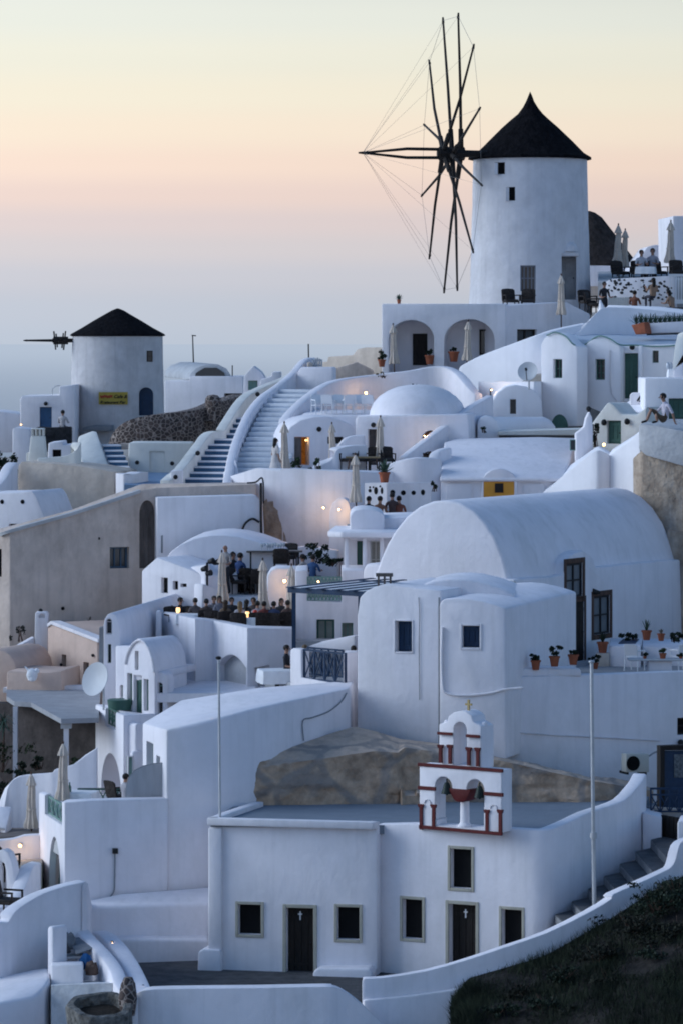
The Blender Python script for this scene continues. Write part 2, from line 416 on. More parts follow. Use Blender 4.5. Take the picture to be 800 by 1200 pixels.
# ================================================================== SETTING
def set_world():
    w = bpy.data.worlds.new('World'); SC.world = w; w.use_nodes = True
    nt = w.node_tree; N = nt.nodes; L = nt.links
    bg = N['Background']
    sky = N.new('ShaderNodeTexSky'); sky.sky_type = 'NISHITA'; sky.sun_disc = False
    sky.sun_elevation = R(SUN_EL); sky.sun_rotation = R(SUN_ROT); sky.altitude = 100; sky.air_density = 1.25; sky.dust_density = .4; sky.ozone_density = 6.0
    L.new(sky.outputs[0], bg.inputs['Color']); bg.inputs['Strength'].default_value = SKY_STR
    geo = N.new('ShaderNodeTexCoord'); sp = N.new('ShaderNodeSeparateXYZ'); L.new(geo.outputs['Generated'], sp.inputs[0])
    # the dusk haze belt that lies along the sea horizon
    mr = N.new('ShaderNodeMapRange'); mr.inputs[1].default_value = -.01; mr.inputs[2].default_value = .19
    L.new(sp.outputs['Z'], mr.inputs[0])
    cr = N.new('ShaderNodeValToRGB'); cr.color_ramp.interpolation = 'EASE'
    def lin(c): return tuple(((k / 255 + .055) / 1.055) ** 2.4 if k > 10 else k / 255 / 12.92 for k in c) + (1,)
    stops = [(-.01, (170, 184, 206)), (.0, (190, 200, 215)), (.008, (196, 203, 216)), (.017, (205, 206, 215)), (.024, (216, 210, 213)), (.031, (226, 212, 211)), (.038, (240, 218, 209)), (.046, (250, 227, 211)), (.055, (252, 236, 216)), (.064, (248, 240, 220)), (.074, (243, 241, 225)), (.084, (236, 239, 229)), (.10, (222, 228, 227)), (.13, (192, 205, 216)), (.19, (160, 180, 205))]
    e = cr.color_ramp.elements
    while len(e) < len(stops): e.new(.5)
    for el, (z, c) in zip(e, stops): el.position = (z + .01) / .20; el.color = lin(c)
    L.new(mr.outputs[0], cr.inputs[0])
    # faint uneven haze bands
    nz = N.new('ShaderNodeTexNoise'); nz.inputs['Scale'].default_value = 3; mpp = N.new('ShaderNodeMapping'); mpp.inputs['Scale'].default_value = (1, 1, 22)
    L.new(geo.outputs['Generated'], mpp.inputs[0]); L.new(mpp.outputs[0], nz.inputs['Vector'])
    mn = N.new('ShaderNodeMapRange'); mn.inputs[3].default_value = .965; mn.inputs[4].default_value = 1.03; L.new(nz.outputs['Fac'], mn.inputs[0])
    # the glow is stronger over the sea to the left than over the land to the right
    mxx = N.new('ShaderNodeMapRange'); mxx.inputs[1].default_value = -.1; mxx.inputs[2].default_value = .1; mxx.inputs[3].default_value = 1.02; mxx.inputs[4].default_value = .90
    L.new(sp.outputs['X'], mxx.inputs[0])
    mm = N.new('ShaderNodeMath'); mm.operation = 'MULTIPLY'; L.new(mn.outputs[0], mm.inputs[0]); L.new(mxx.outputs[0], mm.inputs[1])
    b2 = N.new('ShaderNodeBackground'); L.new(cr.outputs[0], b2.inputs['Color']); L.new(mm.outputs[0], b2.inputs['Strength'])
    mf = N.new('ShaderNodeMapRange'); mf.interpolation_type = 'SMOOTHSTEP'; mf.inputs[1].default_value = .092; mf.inputs[2].default_value = .20
    L.new(sp.outputs['Z'], mf.inputs[0])
    ms = N.new('ShaderNodeMixShader'); L.new(mf.outputs[0], ms.inputs[0]); L.new(b2.outputs[0], ms.inputs[1]); L.new(bg.outputs[0], ms.inputs[2])
    L.new(ms.outputs[0], N['World Output'].inputs['Surface'])
SUN_EL, SUN_ROT, SKY_STR = 25.0, -86.0, .15
SUN_DIR = Vector((math.sin(R(SUN_ROT)), math.cos(R(SUN_ROT)), math.tan(R(SUN_EL))))      # towards the after-glow
set_world()
l = bpy.data.lights.new('sun', 'SUN'); l.energy = 2.0; l.angle = R(40); l.color = (.80, .90, 1)
o = bpy.data.objects.new('sun', l); COL.objects.link(o); o.rotation_euler = SUN_DIR.to_track_quat('Z', 'Y').to_euler()

cam = bpy.data.cameras.new('camera'); co = bpy.data.objects.new('camera', cam); COL.objects.link(co)
cam.sensor_fit = 'VERTICAL'; cam.sensor_height = 36; cam.lens = FL / 1200 * 36; cam.shift_y = -200 / 1200; cam.shift_x = 0
cam.clip_start = 1; cam.clip_end = 200000
co.rotation_euler = (R(90), 0, 0); SC.camera = co
SC.view_settings.view_transform = 'Standard'; SC.view_settings.look = 'None'; SC.view_settings.exposure = 0; SC.view_settings.gamma = 1
SC.cycles.max_bounces = 6; SC.cycles.diffuse_bounces = 3; SC.cycles.glossy_bounces = 2; SC.cycles.filter_width = 1.9
SC.cycles.use_denoising = True

# --- sea
SEA_Z = -70
def sea():
    bm = BM(); S = 90000
    ys = [-3000, -500, 100, 400, 800, 1600, 3000, 6000, 12000, 25000, 50000, S]
    for a, b in zip(ys, ys[1:]):
        w = S
        face(bm, [bm.verts.new(p) for p in ((-w, a, SEA_Z), (w, a, SEA_Z), (w, b, SEA_Z), (-w, b, SEA_Z))])
    bmesh.ops.remove_doubles(bm, verts=bm.verts, dist=.01)
    m = bpy.data.materials.new('sea_painted_haze'); m.use_nodes = True; nt = m.node_tree; N = nt.nodes; L = nt.links
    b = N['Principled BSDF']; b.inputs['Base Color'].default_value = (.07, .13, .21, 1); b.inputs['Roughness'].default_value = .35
    g = N.new('ShaderNodeNewGeometry'); s = N.new('ShaderNodeSeparateXYZ'); L.new(g.outputs['Position'], s.inputs[0])
    mp = N.new('ShaderNodeMapping'); mp.inputs['Scale'].default_value = (.004, .012, 1); L.new(g.outputs['Position'], mp.inputs[0])
    nz = N.new('ShaderNodeTexNoise'); nz.inputs['Scale'].default_value = 6; nz.inputs['Detail'].default_value = 6; L.new(mp.outputs[0], nz.inputs['Vector'])
    bp = N.new('ShaderNodeBump'); bp.inputs['Strength'].default_value = .4; bp.inputs['Distance'].default_value = 2; L.new(nz.outputs['Fac'], bp.inputs['Height']); L.new(bp.outputs[0], b.inputs['Normal'])
    # aerial haze painted into the sea: a glowing haze colour mixed in with distance
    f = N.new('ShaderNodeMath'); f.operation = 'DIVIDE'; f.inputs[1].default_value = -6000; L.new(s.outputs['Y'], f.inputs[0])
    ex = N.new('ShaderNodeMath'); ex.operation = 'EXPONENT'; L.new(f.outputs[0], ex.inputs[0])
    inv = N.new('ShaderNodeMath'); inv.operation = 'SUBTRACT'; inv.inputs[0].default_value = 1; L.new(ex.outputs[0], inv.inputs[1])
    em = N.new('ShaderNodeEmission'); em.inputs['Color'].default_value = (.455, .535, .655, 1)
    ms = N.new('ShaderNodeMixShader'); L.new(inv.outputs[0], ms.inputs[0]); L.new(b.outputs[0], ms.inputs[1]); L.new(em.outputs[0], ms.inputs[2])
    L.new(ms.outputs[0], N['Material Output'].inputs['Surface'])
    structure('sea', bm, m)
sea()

# --- the hillside under the village
CTRL = [(100, 104, -20), (300, 104, -19.6), (500, 103, -20), (800, 103, -19.5), (0, 104, -20.5), (300, 112, -18.6), (520, 111, -18.6), (100, 115, -19), (30, 112, -19.4), (760, 111, -17),
        (700, 119, -14.8), (400, 118, -14.9), (150, 122, -16.5), (20, 121, -18), (700, 126, -11.4), (500, 126, -11.9), (250, 132, -11.6), (30, 130, -15.2), (100, 138, -12.6),
        (300, 140, -9.2), (500, 139, -7.6), (700, 142, -7.2), (50, 146, -11.5), (300, 150, -6.9), (450, 150, -5.8), (650, 149, -4.8), (100, 158, -7.6), (790, 146, -5.2),
        (300, 162, -4.2), (500, 162, -2.0), (700, 160, -.4), (130, 170, -6.2), (20, 165, -7.8), (620, 176, 1.4), (760, 172, 1.1), (780, 182, 2.1), (450, 180, -1.2), (330, 180, -3.4),
        (137, 219, -5.6), (30, 215, -6.2), (250, 210, -4.6), (600, 225, -2), (300, 240, -12), (0, 240, -16), (137, 245, -15), (-200, 150, -16), (-200, 200, -14), (1000, 110, -14), (1000, 140, -5), (1000, 180, 1.5), (-200, 110, -24), (-500, 170, -30), (800, 230, -4), (780, 137, -12.5), (700, 134, -12.3), (620, 131, -12.2), (840, 134, -12.5), (790, 131, -12)]
CP = [(xy(p, d), z) for p, d, z in CTRL]
def ground_z(x, y):
    s = t = 0.0
    for q, z in CP:
        d2 = (q.x - x) ** 2 + (q.y - y) ** 2 * .8 + .3
        k = 1 / d2 ** 2; s += k; t += k * z
    z = t / s - .55
    if y < 103: z -= (103 - y) * 1.1
    if y > 226: z -= (y - 226) * .9
    if x < -24: z -= (-24 - x) * .45
    if x > 34: z -= (x - 34) * .1
    return max(z, SEA_Z - 3)
def hill():
    bm = BM(); xs = [-120 + 2.0 * i for i in range(0, 121)]; ys = [50 + 2.0 * j for j in range(0, 131)]
    g = [[bm.verts.new((x, y, ground_z(x, y) + .12 * noise.noise(Vector((x * .5, y * .5, 0))))) for x in xs] for y in ys]
    for j in range(len(ys) - 1):
        for i in range(len(xs) - 1): face(bm, [g[j][i], g[j][i + 1], g[j + 1][i + 1], g[j + 1][i]])
    structure('hillside', bm, mat('dry_hill', (.34, .32, .30), rough=.95, var=.25, scale=.8, bump=.5, bscale=3, dark=(.20, .18, .16), stain=(.5, .49, .48, .7), wscale=.2))
hill()

# ================================================================== BUILDINGS, from the far ridge forward
PR = (.055, SURR, .03)
# ---- large windmill
def windmill(c, r0, r1, z0, z1, name, label, m):
    t = thing(name, label, 'windmill', (c.x, c.y, z0))
    b = BM(); n = 9
    prof = [(0, z0 - 1.5), (r0 * 1.0, z0 - 1.5)] + [(r0 + (r1 - r0) * (i / n) ** .8, z0 + (z1 - z0) * i / n) for i in range(n + 1)] + [(0, z1)]
    lathe(b, (c.x, c.y, 0), prof, 72, wob=.025)
    return t, part('tower', b, m, t)
C1 = xy(620.5, 175.75); S1 = FL / 175.75
mill, tower = windmill(C1, 2.78, 2.60, zz(353, 175.75), zz(186, 175.75), 'large_windmill', 'largest whitewashed windmill with a bare spoked sail wheel and black thatched cone roof', MILLW)
F1 = Fr((549, C1.y - 2.77), (691, C1.y - 2.77))
def cyl_v(px, r=2.68): 
    d = (px - 620.5) / FL * C1.y; return 2.77 - math.sqrt(max(.01, r * r - d * d))
for (a, b_, c_, d_, k) in ((579, 190, 591, 204, 'void'), (592, 219, 603, 235, 'void')):
    opening(mill, tower, F1, a, b_, c_, d_, 'window', d=.22, v=cyl_v((a + c_) / 2), bars=(0, 0), m=DWOOD, pane=BLACK)
    b = BM(); v_ = cyl_v((a + c_) / 2); F1.px(b, [(a + .2, d_), (a + .2, b_), (a + 4.2, b_ + .2), (a + 4.2, d_ - .2)], v_ + .03, v_ + .21); part('window_reveal', b, MILLW, mill)
opening(mill, tower, F1, 609, 311, 627, 341, 'window', d=.12, v=cyl_v(618), bars=(3, 1), m=mat('grey_shutter', (.20, .22, .26), rough=.7), pane=GLASS)
opening(mill, tower, F1, 657, 297, 675, 351, 'door', d=.75, v=cyl_v(666) - .1, m=mat('grey_old_door', (.40, .40, .41), rough=.8, var=.2))
b = BM(); F1.bx(b, *[F1.uz(654, 300)[0], F1.uz(679, 300)[0]], cyl_v(666) - .28, cyl_v(666) + .5, F1.uz(666, 300)[1], F1.uz(666, 295)[1]); soften(b, .03); part('door_lintel', b, MILLW, mill)
b = BM(); p = F1.at(666, 295, cyl_v(666) + .1); lathe(b, p, [(.44, 0), (.42, .16), (.33, .34), (.17, .46), (0, .5)], 20); ball(b, p + Vector((0, 0, .60)), .13, 10); part('door_hood', b, MILLW, mill)
b = BM(); c = C1; zr = zz(186, c.y)
prof = [(0, -.02), (2.70, -.06), (2.80, -.03), (2.78, .07), (2.46, .26), (1.88, .82), (1.30, 1.40), (.92, 1.74), (.58, 2.05), (.34, 2.35), (.2, 2.62), (.11, 2.88), (.05, 3.02), (0, 3.08)]
lathe(b, (c.x, c.y, zr), prof, 60, pleat=lambda a, z: .012 * math.sin(a * 31) + .014 * math.sin(a * 13 + z * 3), wob=.05); part('thatched_roof', b, THATCH, mill)
def sail_wheel(th, hub, ax, Rr, mast, spars, k=1.0, wires=True):
    """hub centre, axle direction (pointing out of the mill), wheel radius, mast length"""
    ax = ax.normalized(); up = Vector((0, 0, 1)); sd = ax.cross(up).normalized()
    b = BM(); tube(b, hub - ax * 1.9 * k, hub + ax * .62 * k, .15 * k, .19 * k, 12); tube(b, hub - ax * .62 * k, hub + ax * .55 * k, .31 * k, .31 * k, 8)
    w = part('sail_wheel', b, DWOOD, th)
    tip = hub + ax * mast
    b = BM()
    for s in ((-1, 1) if spars else ()):
        p = [hub + ax * .5 * k + up * .19 * s * k, hub + ax * (mast * .5) + up * .20 * s * k, hub + ax * (mast * .95) + up * .02 * s * k]
        tube(b, p[0], p[1], .075 * k, .07 * k); tube(b, p[1], p[2], .07 * k, .05 * k)
    if not spars: tube(b, hub + ax * .3 * k, hub + ax * mast, .085, .05)
    tube(b, hub + ax * mast * .94, hub + ax * mast * 1.05, .09 * k, .04 * k)
    part('bowsprit', b, DWOOD, w)
    tips = []
    if spars:
        for i in range(12):
            a = R(15 + 30 * i); d = up * math.cos(a) + sd * math.sin(a)
            off = ax * (-.06, .33, 0, -.1, .37, -.48)[i % 6] * k
            root = hub + off; end = hub + d * Rr * (1 + .012 * math.sin(i * 5)) + ax * .06 * math.sin(i * 2.3)
            mid = (root + end) / 2 + ax * .09 * math.sin(i * 1.7) + d.cross(ax) * .07 * math.cos(i * 2.9)
            dd = (mid - root).normalized(); b = BM(); tube(b, root, root + dd * 1.15 * k, .12 * k, .115 * k); tube(b, root + dd * .8 * k, mid, .074 * k, .064 * k); tube(b, mid, end, .064 * k, .046 * k); tube(b, end - d * .10, end + d * .16, .065, .04)
            part('spar', b, DWOOD, w); tips.append(end)
        if wires:
            b = BM()
            for i, e in enumerate(tips):
                tube(b, tip, e, .0055, .0055, 4); tube(b, e, tips[(i + 1) % 12], .009, .009, 4)
            part('rigging', b, mat('thin_wire', (.30, .27, .25), rough=.6, bump=0, var=.1), w)
    return w
hub = P(527.5, 180, 174.2); AX = Vector((-math.cos(R(10.6)), -math.sin(R(10.6)), 0))
sail_wheel(mill, hub, AX, 165 / FL * 174.2, 4.05, True)

# ---- second mill behind it, brown thatch
c = xy(690, 192.6)
t = thing('thatched_windmill', 'second windmill behind the large one, only its brown thatched cone and wall showing', 'windmill', (c.x, c.y, zz(352, 192)))
b = BM(); lathe(b, (c.x, c.y, 0), [(0, zz(360, 192)), (2.35, zz(360, 192)), (2.3, zz(309, 192)), (0, zz(309, 192))], 48, wob=.03); tw = part('tower', b, TAN2, t)
b = BM(); lathe(b, (c.x, c.y, zz(311, 192)), [(0, 0), (2.42, -.02), (2.38, .12), (1.55, 1.2), (.95, 2.0), (.65, 2.42), (.3, 2.66), (0, 2.75)], 50, pleat=lambda a, z: .012 * math.sin(a * 27), wob=.06); part('thatched_roof', b, THATCHB, t)
b = BM(); lathe(b, (c.x, c.y, 0), [(2.37, zz(336, 192)), (2.41, zz(336, 192)), (2.41, zz(312, 192)), (2.37, zz(312, 192))], 48); part('white_band', b, WHITE, t)

# ---- white houses on the ridge at the right edge
fr = Fr((718, 186), (790, 186)); t = thing('gabled_house', 'grey-white house with a low pitched gable beyond the hilltop terrace', 'house', fr.pt(0, 0, 1.5))
b = BM(); fr.px(b, [(718, 352), (718, 327), (736, 318), (758, 289), (766, 287), (786, 287), (790, 352)], 0, 5); soften(b, .05); part('wall', b, WHITE, t)
fr = Fr((788, 180), (830, 180.1)); t = thing('flat_roofed_house', 'tall plain white house block at the right edge above the hilltop terrace', 'house', fr.pt(0, 0, 1.5))
b = BM(); fr.px(b, [(789, 352), (788, 253), (830, 253), (830, 352)], 0, 5); soften(b, .05); w = part('wall', b, WHITE, t)
opening(t, w, fr, 803, 290, 818, 318, 'window', m=BLUE)

# ---- arched terrace house under the mill
fr = Fr((447, 165.5), (592, 165)); t = thing('arched_terrace_house', 'flat white house with two big arches below the large windmill', 'house', fr.pt(0, 0, zz(430, 165)))
b = BM(); fr.px(b, [(447, 440), (447, 356), (592, 356), (592, 440)], 0, 6); soften(b, .05); w = part('wall', b, WHITE, t)
for (a0, a1, ya, yb) in ((455, 508, 375, 436), (520, 579, 374, 436)):
    u0, z1 = fr.uz(a0, ya); u1 = fr.uz(a1, ya)[0]; z0 = fr.uz(a0, yb)[1]
    cutter(w, lambda k, o=arch_out(u0, u1, z0, z1 - (u1 - u0) * .42, (u1 - u0) * .42): fr.prism(k, o, -.6, 1.7))
opening(t, None, fr, 483, 391, 500, 428, 'door', m=DWOOD, d=.02, v=1.62)
opening(t, None, fr, 561, 386, 579, 416, 'window', m=DWOOD, d=.02, v=1.62, bars=(1, 0))
fr2 = Fr((592, 165.4), (664, 167))
b = BM(); fr2.px(b, [(591, 440), (591, 358), (664, 354), (692, 368), (692, 440)], .05, 5); soften(b, .05); w2 = part('wing_wall', b, WHITE, t)
opening(t, w2, fr2, 606, 386, 629, 402, 'window', m=DWOOD, bars=(1, 0), pane=GLASS)
# ---- tan ruin wall left of it
fr = Fr((322, 176), (455, 172)); b = BM(); fr.px(b, [(340, 450), (342, 432), (362, 424), (383, 424), (384, 418), (413, 416), (418, 409), (428, 407), (456, 407), (456, 450)], 0, .8); soften(b, .06)
single('tan_garden_wall', b, TAN2, 'low crumbling tan wall on the ridge left of the arched terrace', 'wall')
fr = Fr((392, 166), (438, 166)); b = BM(); fr.px(b, [(392, 450), (392, 432), (418, 424), (438, 434), (438, 450)], 0, .5); soften(b, .06)
single('retaining_wall', b, TAN, 'small brown wall under the tan ridge wall, beside the head of the white steps', 'wall')

# ---- long diagonal white wall (540,425)-(690,378) and the mound above it
b = BM(); ribbon(b, [(536, 430, 160.5), (560, 417, 160), (600, 402, 159), (640, 389, 158.5), (690, 378, 159.5)], .5, -6, smooth=4); soften(b, .12)
single('sloping_wall', b, BRIGHT, 'long plain white wall climbing diagonally below the arched terrace house', 'wall')
t = thing('plaster_mound', 'smooth rounded white plaster roof mound with a small horn, below the hilltop terrace', 'roof', P(740, 390, 160)); b = BM(); plan(b, [(668, 396, 159.0), (680, 387, 159.1), (690, 377, 159.3), (697, 367, 159.5), (704, 361, 159.7), (712, 359.5, 159.8), (735, 360, 160), (770, 363, 160), (840, 371, 160), (840, 367, 163.5), (770, 359, 163.5), (712, 357, 163.5), (695, 372, 163)], -3); soften(b, .22, 3); part('mound', b, BRIGHT, t)
b = BM(); tube(b, P(704.5, 372, 160.2), P(704, 360, 160.2), .22, .12, 10); tube(b, P(704, 360, 160.2), P(702.5, 351.5, 160.2), .12, .03, 10); part('horn', b, BRIGHT, t)

# ---- green door house row
fa = Fr((634, 154.8), (675, 154)); zb = zz(500, 154)
t = thing('green_door_house', 'white house row with scalloped rim, green door and green framed windows', 'house', fa.pt(0, 0, zb))
top = [(633, 500), (633, 404), (636, 397), (642, 392), (650, 390), (657, 391), (664, 396), (669, 402), (676, 406)]
b = BM(); fa.px(b, [p for p in top] + [(676, 500)], 0, .95); soften(b, .07); w = part('bay_wall', b, BRIGHT, t)
opening(t, w, fa, 648, 421, 658, 443, 'window', m=GREEN, bars=(1, 1), d=.16)
fb = Fr((672, 155.5), (727, 154.8))
b = BM(); fb.px(b, [(672, 500), (672, 406), (683, 405), (688, 401), (694, 396), (703, 394), (712, 396), (719, 401), (725, 405), (727, 406), (727, 500)], 0, .5); soften(b, .07); w = part('wall', b, BRIGHT, t)
opening(t, w, fb, 697, 421, 708, 445, 'window', m=GREEN, bars=(1, 2), d=.16)
fc = Fr((724, 155.35), (812, 154.7))
b = BM(); fc.px(b, [(725, 500), (725, 405), (760, 404), (812, 402), (812, 500)], 0, .8); soften(b, .07); w = part('wall', b, BRIGHT, t)
opening(t, w, fc, 731, 414, 747, 467, 'door', m=GREEN, d=.16)
opening(t, w, fc, 764, 411, 771, 425, 'window', m=GREEN, d=.16, bars=(0, 0))
b = BM(); fc.px(b, [(726, 480), (726, 405), (730, 405), (730, 480)], -.16, .1); fc.px(b, [(748, 480), (748, 405), (753, 405), (753, 480)], -.16, .1); soften(b, .05); part('pilaster', b, BRIGHT, t)
b = BM(); ball(b, fc.at(740, 407, -.08), .11, 10, (1, .6, 1)); part('door_lantern', b, IRON, t)
# grey-blue painted roof behind the rim
b = BM(); plan(b, [(640, 412, 155.4), (690, 412, 156.2), (730, 412, 156.0), (812, 412, 155.9), (812, 412, 160), (640, 412, 160)], -4); part('core_wall', b, BRIGHT, t)
b = BM(); plan(b, [(641, 394, 155.0), (678, 404, 155.3), (700, 399, 155.8), (728, 404, 156.0), (812, 402, 156), (812, 392, 162), (648, 387, 161)], -.6); soften(b, .05); part('roof', b, mat('pale_blue_roof', (.52, .58, .66), rough=.9, var=.06), t)
b = BM(); pipe(b, catmull([fa.at(640, 393, -.04), fa.at(650, 389.5, -.04), fa.at(662, 394, -.04), fa.at(672, 404, -.04), fb.at(684, 404, -.04), fb.at(700, 394, -.04), fb.at(714, 397, -.04), fb.at(726, 404, -.04), fc.at(745, 404.5, -.04), fc.at(770, 406, -.04), fc.at(800, 404, -.04)], 4), .03); part('rim_pipe', b, GREENL, t)
b = BM(); pipe(b, [fb.at(714, 410, -.03), fb.at(714, 446, -.03), fb.at(716, 462, -.03), fb.at(722, 470, -.03)], .025); part('drain_pipe', b, WHITE, t)
# curved-roof annex left with dish
fr = Fr((574, 153.3), (637, 153.3)); t2 = thing('vaulted_annex', 'small white vaulted annex with one slit window left of the green door row', 'house', fr.pt(0, 0, zz(500, 153)))
b = BM(); fr.px(b, [(574, 500), (576, 470), (582, 460), (592, 453), (604, 451), (616, 453), (627, 459), (634, 470), (636, 500)], 0, 3); soften(b, .08); w = part('wall', b, BRIGHT, t2)
opening(t2, w, fr, 597, 468, 604, 485, 'window', m=GWOOD, bars=(0, 0), d=.16)
b = BM(); plan(b, [(625, 447, 153.9), (634, 447, 153.9), (634, 447, 158), (560, 447, 158), (560, 447, 156)], -5); w = part('upper_wall', b, BRIGHT, t2)
opening(t2, None, Fr((560, 155.9), (634, 155.9)), 573, 455, 580, 463, 'window', m=DWOOD, bars=(0, 0), d=-.4)

# lower canopy strip and vault in front
fr = Fr((556, 149), (640, 149)); t = thing('small_vault_house', 'small low white barrel vault with a green arched fanlight behind it', 'house', fr.pt(0, 0, zz(525, 149)))
b = BM(); fr.px(b, [(559, 530), (559, 497), (562, 490), (568, 487), (575, 488), (582, 493), (584, 500), (584, 530)], 0, 1.2); soften(b, .05); part('gable', b, BRIGHT, t)
b = BM(); sweep(b, [P(563, 525, 149.9), P(563, 496, 149.9), P(566, 490, 149.9), P(572, 488, 149.9), P(580, 492, 149.9), P(586, 500, 149.9), P(586, 525, 149.9)], P(640, 489, 151.5) - P(575, 489, 149.9)); soften(b, .05); part('vault', b, BRIGHT, t)
frc = Fr((640, 153.8), (668, 153.8)); b = BM(); u0, z1 = frc.uz(645, 487); u1, z0 = frc.uz(665, 503); frc.prism(b, arch_out(u0, u1, z0, z0 + .05, z1 - z0, 12), -.06, .05); part('fanlight', b, GREEN, t)
b = BM(); plan(b, [(583, 506, 148.4), (688, 503, 148.4), (688, 501, 150), (583, 503.5, 150)], zz(510, 148.4)); o = single('flat_canopy', b, CREAM, 'thin flat cream canopy slab running in front of the small vault', 'canopy')
b = BM(); fr.px(b, [(575, 530), (575, 509), (690, 508), (690, 530)], .6, .8); single('shaded_wall', b, GREYC, 'shaded strip of wall under the thin cream canopy', 'wall')  # grey colour stands in for the canopy shade on this strip

# gabled hut with green door
fr = Fr((688, 147.6), (758, 146.4)); t = thing('gabled_hut', 'small grey-white hut with a pointed gable, dark green door and two round lamps', 'house', fr.pt(0, 0, zz(530, 147)))
b = BM(); fr.px(b, [(690, 535), (692, 496), (701, 484), (711, 471), (718, 474), (727, 485), (745, 486), (757, 476), (757, 535)], 0, 1.6); soften(b, .1); w = part('wall', b, CREAM, t)
opening(t, w, fr, 711, 493, 727, 520, 'door', m=GREEN, d=.14)
b = BM(); plan(b, [(722, 484, 149.2), (762, 482, 149.2), (774, 466, 152), (735, 470, 152)], -3.6); soften(b, .05); part('roof', b, BRIGHT, t)
for px, py in ((707, 495), (734, 494)):
    b = BM(); ball(b, fr.at(px, py, -.08), .11, 10, (1, .7, 1.15)); part('round_lamp', b, IRON, t)
# small house number board on white stub
fr = Fr((738, 151), (764, 151)); b = BM(); fr.px(b, [(738, 480), (738, 463), (741, 460), (764, 460), (764, 480)], 0, .4); soften(b, .04); o = single('stub_wall', b, WHITE, 'low white stub wall carrying dark pierced figures beside the green door', 'wall')
b = BM()
for q in ((746, 470, 750, 464), (750, 464, 752, 468), (754, 464, 757, 468), (757, 464, 754, 470), (749, 471, 752, 466)): tube(b, fr.at(q[0], q[1], -.02), fr.at(q[2], q[3], -.02), .035)
part('pierced_figures', b, IRON, o)
# right edge white house with green shutter, and upper terrace
fr = Fr((755, 148.6), (830, 148.6)); t = thing('green_shutter_house', 'white house front with a wide green shutter behind the sitting man', 'house', fr.pt(0, 0, zz(520, 148)))
b = BM(); fr.px(b, [(755, 520), (755, 443), (830, 443), (830, 520)], 0, 3.5); soften(b, .05); w = part('wall', b, BRIGHT, t)
opening(t, w, fr, 783, 467, 812, 491, 'shutter', m=GREEN, d=.12)
b = BM(); ribbon(b, [(787, 436, 151.6), (789, 415, 152.2), (792, 398, 152.8), (799, 389, 153.2), (840, 385, 154)], -.45, -3, smooth=4); soften(b, .12); single('curved_parapet', b, CREAM, 'curved cream parapet at the right edge above the white tablecloth', 'wall')
b = BM(); plan(b, [(788, 434, 150.2), (800, 412, 150.2), (840, 400, 150.2), (840, 400, 150.6), (790, 434, 150.6)], zz(443, 150)); soften(b, .05); single('sloping_parapet', b, WHITE, 'white sloping parapet right of the small clothed table', 'wall')

# ---- hilltop terrace: pierced stone wall
fr = Fr((706, 171), (790, 170)); b = BM(); fr.px(b, [(706, 362), (707, 331), (715, 327), (790, 323), (790, 362)], 0, .5); soften(b, .05)
t = thing('stone_spotted_wall', 'white terrace wall spotted with dark stones behind the seated guests', 'wall', fr.pt(0, 0, 1.4)); part('wall', b, WHITE, t)
b = BM()
for i in range(90):
    u, v = rng.uniform(711, 788), rng.uniform(328, 352)
    p = fr.at(u, v, -.005); ball(b, p, rng.uniform(.03, .085), 6, (1.2, .3, .8))
o = part('inset_stones', b, mat('dark_stone', (.05, .048, .05), rough=.9), t); 
fr = Fr((785, 169.6), (800, 169.6)); b = BM(); fr.px(b, [(783, 356), (783, 351), (812, 351), (812, 356)], 0, .08); fr.px(b, [(783, 324), (783, 321), (812, 321), (812, 324)], 0, .08)
for i in range(9): fr.px(b, [(784 + i * 3.3, 352), (784 + i * 3.3, 322), (785.3 + i * 3.3, 322), (785.3 + i * 3.3, 352)], .02, .06)
single('white_picket_rail', b, WPLAST, 'white slatted railing at the right edge of the hilltop terrace', 'railing')
b = BM(); plan(b, [(700, 331, 171.6), (830, 327, 170.6), (830, 318, 180), (700, 318, 180)], .8); structure('hilltop_terrace', b, PALEC)

# ---- mid-left: dome house
cD = xy(489, 150.1); zt = zz(488, 148.4)
t = thing('domed_house', 'white chapel-like house with a low smooth dome in the middle of the slope', 'house', (cD.x, cD.y, zz(560, 148)))
b = BM(); lathe(b, (cD.x, cD.y, zt), [(0, -.5), (1.92, -.5), (1.92, -.06), (1.88, 0), (1.84, .22), (1.72, .5), (1.5, .75), (1.18, .97), (.8, 1.12), (.4, 1.2), (0, 1.22)], 56, wob=.02); part('dome', b, WHITE2, t)
fr = Fr((418, 148.4), (548, 147.6)); b = BM(); fr.px(b, [(416, 575), (416, 490), (420, 487), (548, 485), (552, 575)], 0, 4.2); soften(b, .1); w = part('wall', b, WHITE2, t)
opening(t, w, fr, 431, 503, 441, 545, 'door', m=GWOOD, d=.25)
u0, z0 = fr.uz(494, 515.5); u1, z1 = fr.uz(514, 504.5)
opening(t, w, fr, 0, 0, 0, 0, 'window', uz=(u0, u1, z0, z1), arch=1.0, m=BWOOD, bars=(2, 0), pane=AMBER, d=.12)
b = BM(); ball(b, fr.at(437, 498, -.05), .1, 10, (1, .5, 1)); part('porthole', b, IRON, t)
# upper curved wall behind dome
b = BM(); ribbon(b, [(338, 492, 152), (350, 478, 153), (368, 462, 154.5), (392, 447, 156), (430, 440, 157), (480, 434, 157), (510, 429, 157), (528, 434, 156.4), (545, 452, 155), (556, 462, 154.5)], .45, -6.5, smooth=5); soften(b, .1)
single('curved_terrace_wall', b, WHITE2, 'long curved white wall lit by one lamp behind the dome', 'wall')
b = BM(); plan(b, [(352, 487, 151.6), (440, 487, 151.2), (440, 480, 154.8), (360, 480, 154.6)], -4.5); soften(b, .05); structure('upper_terrace', b, WHITE)
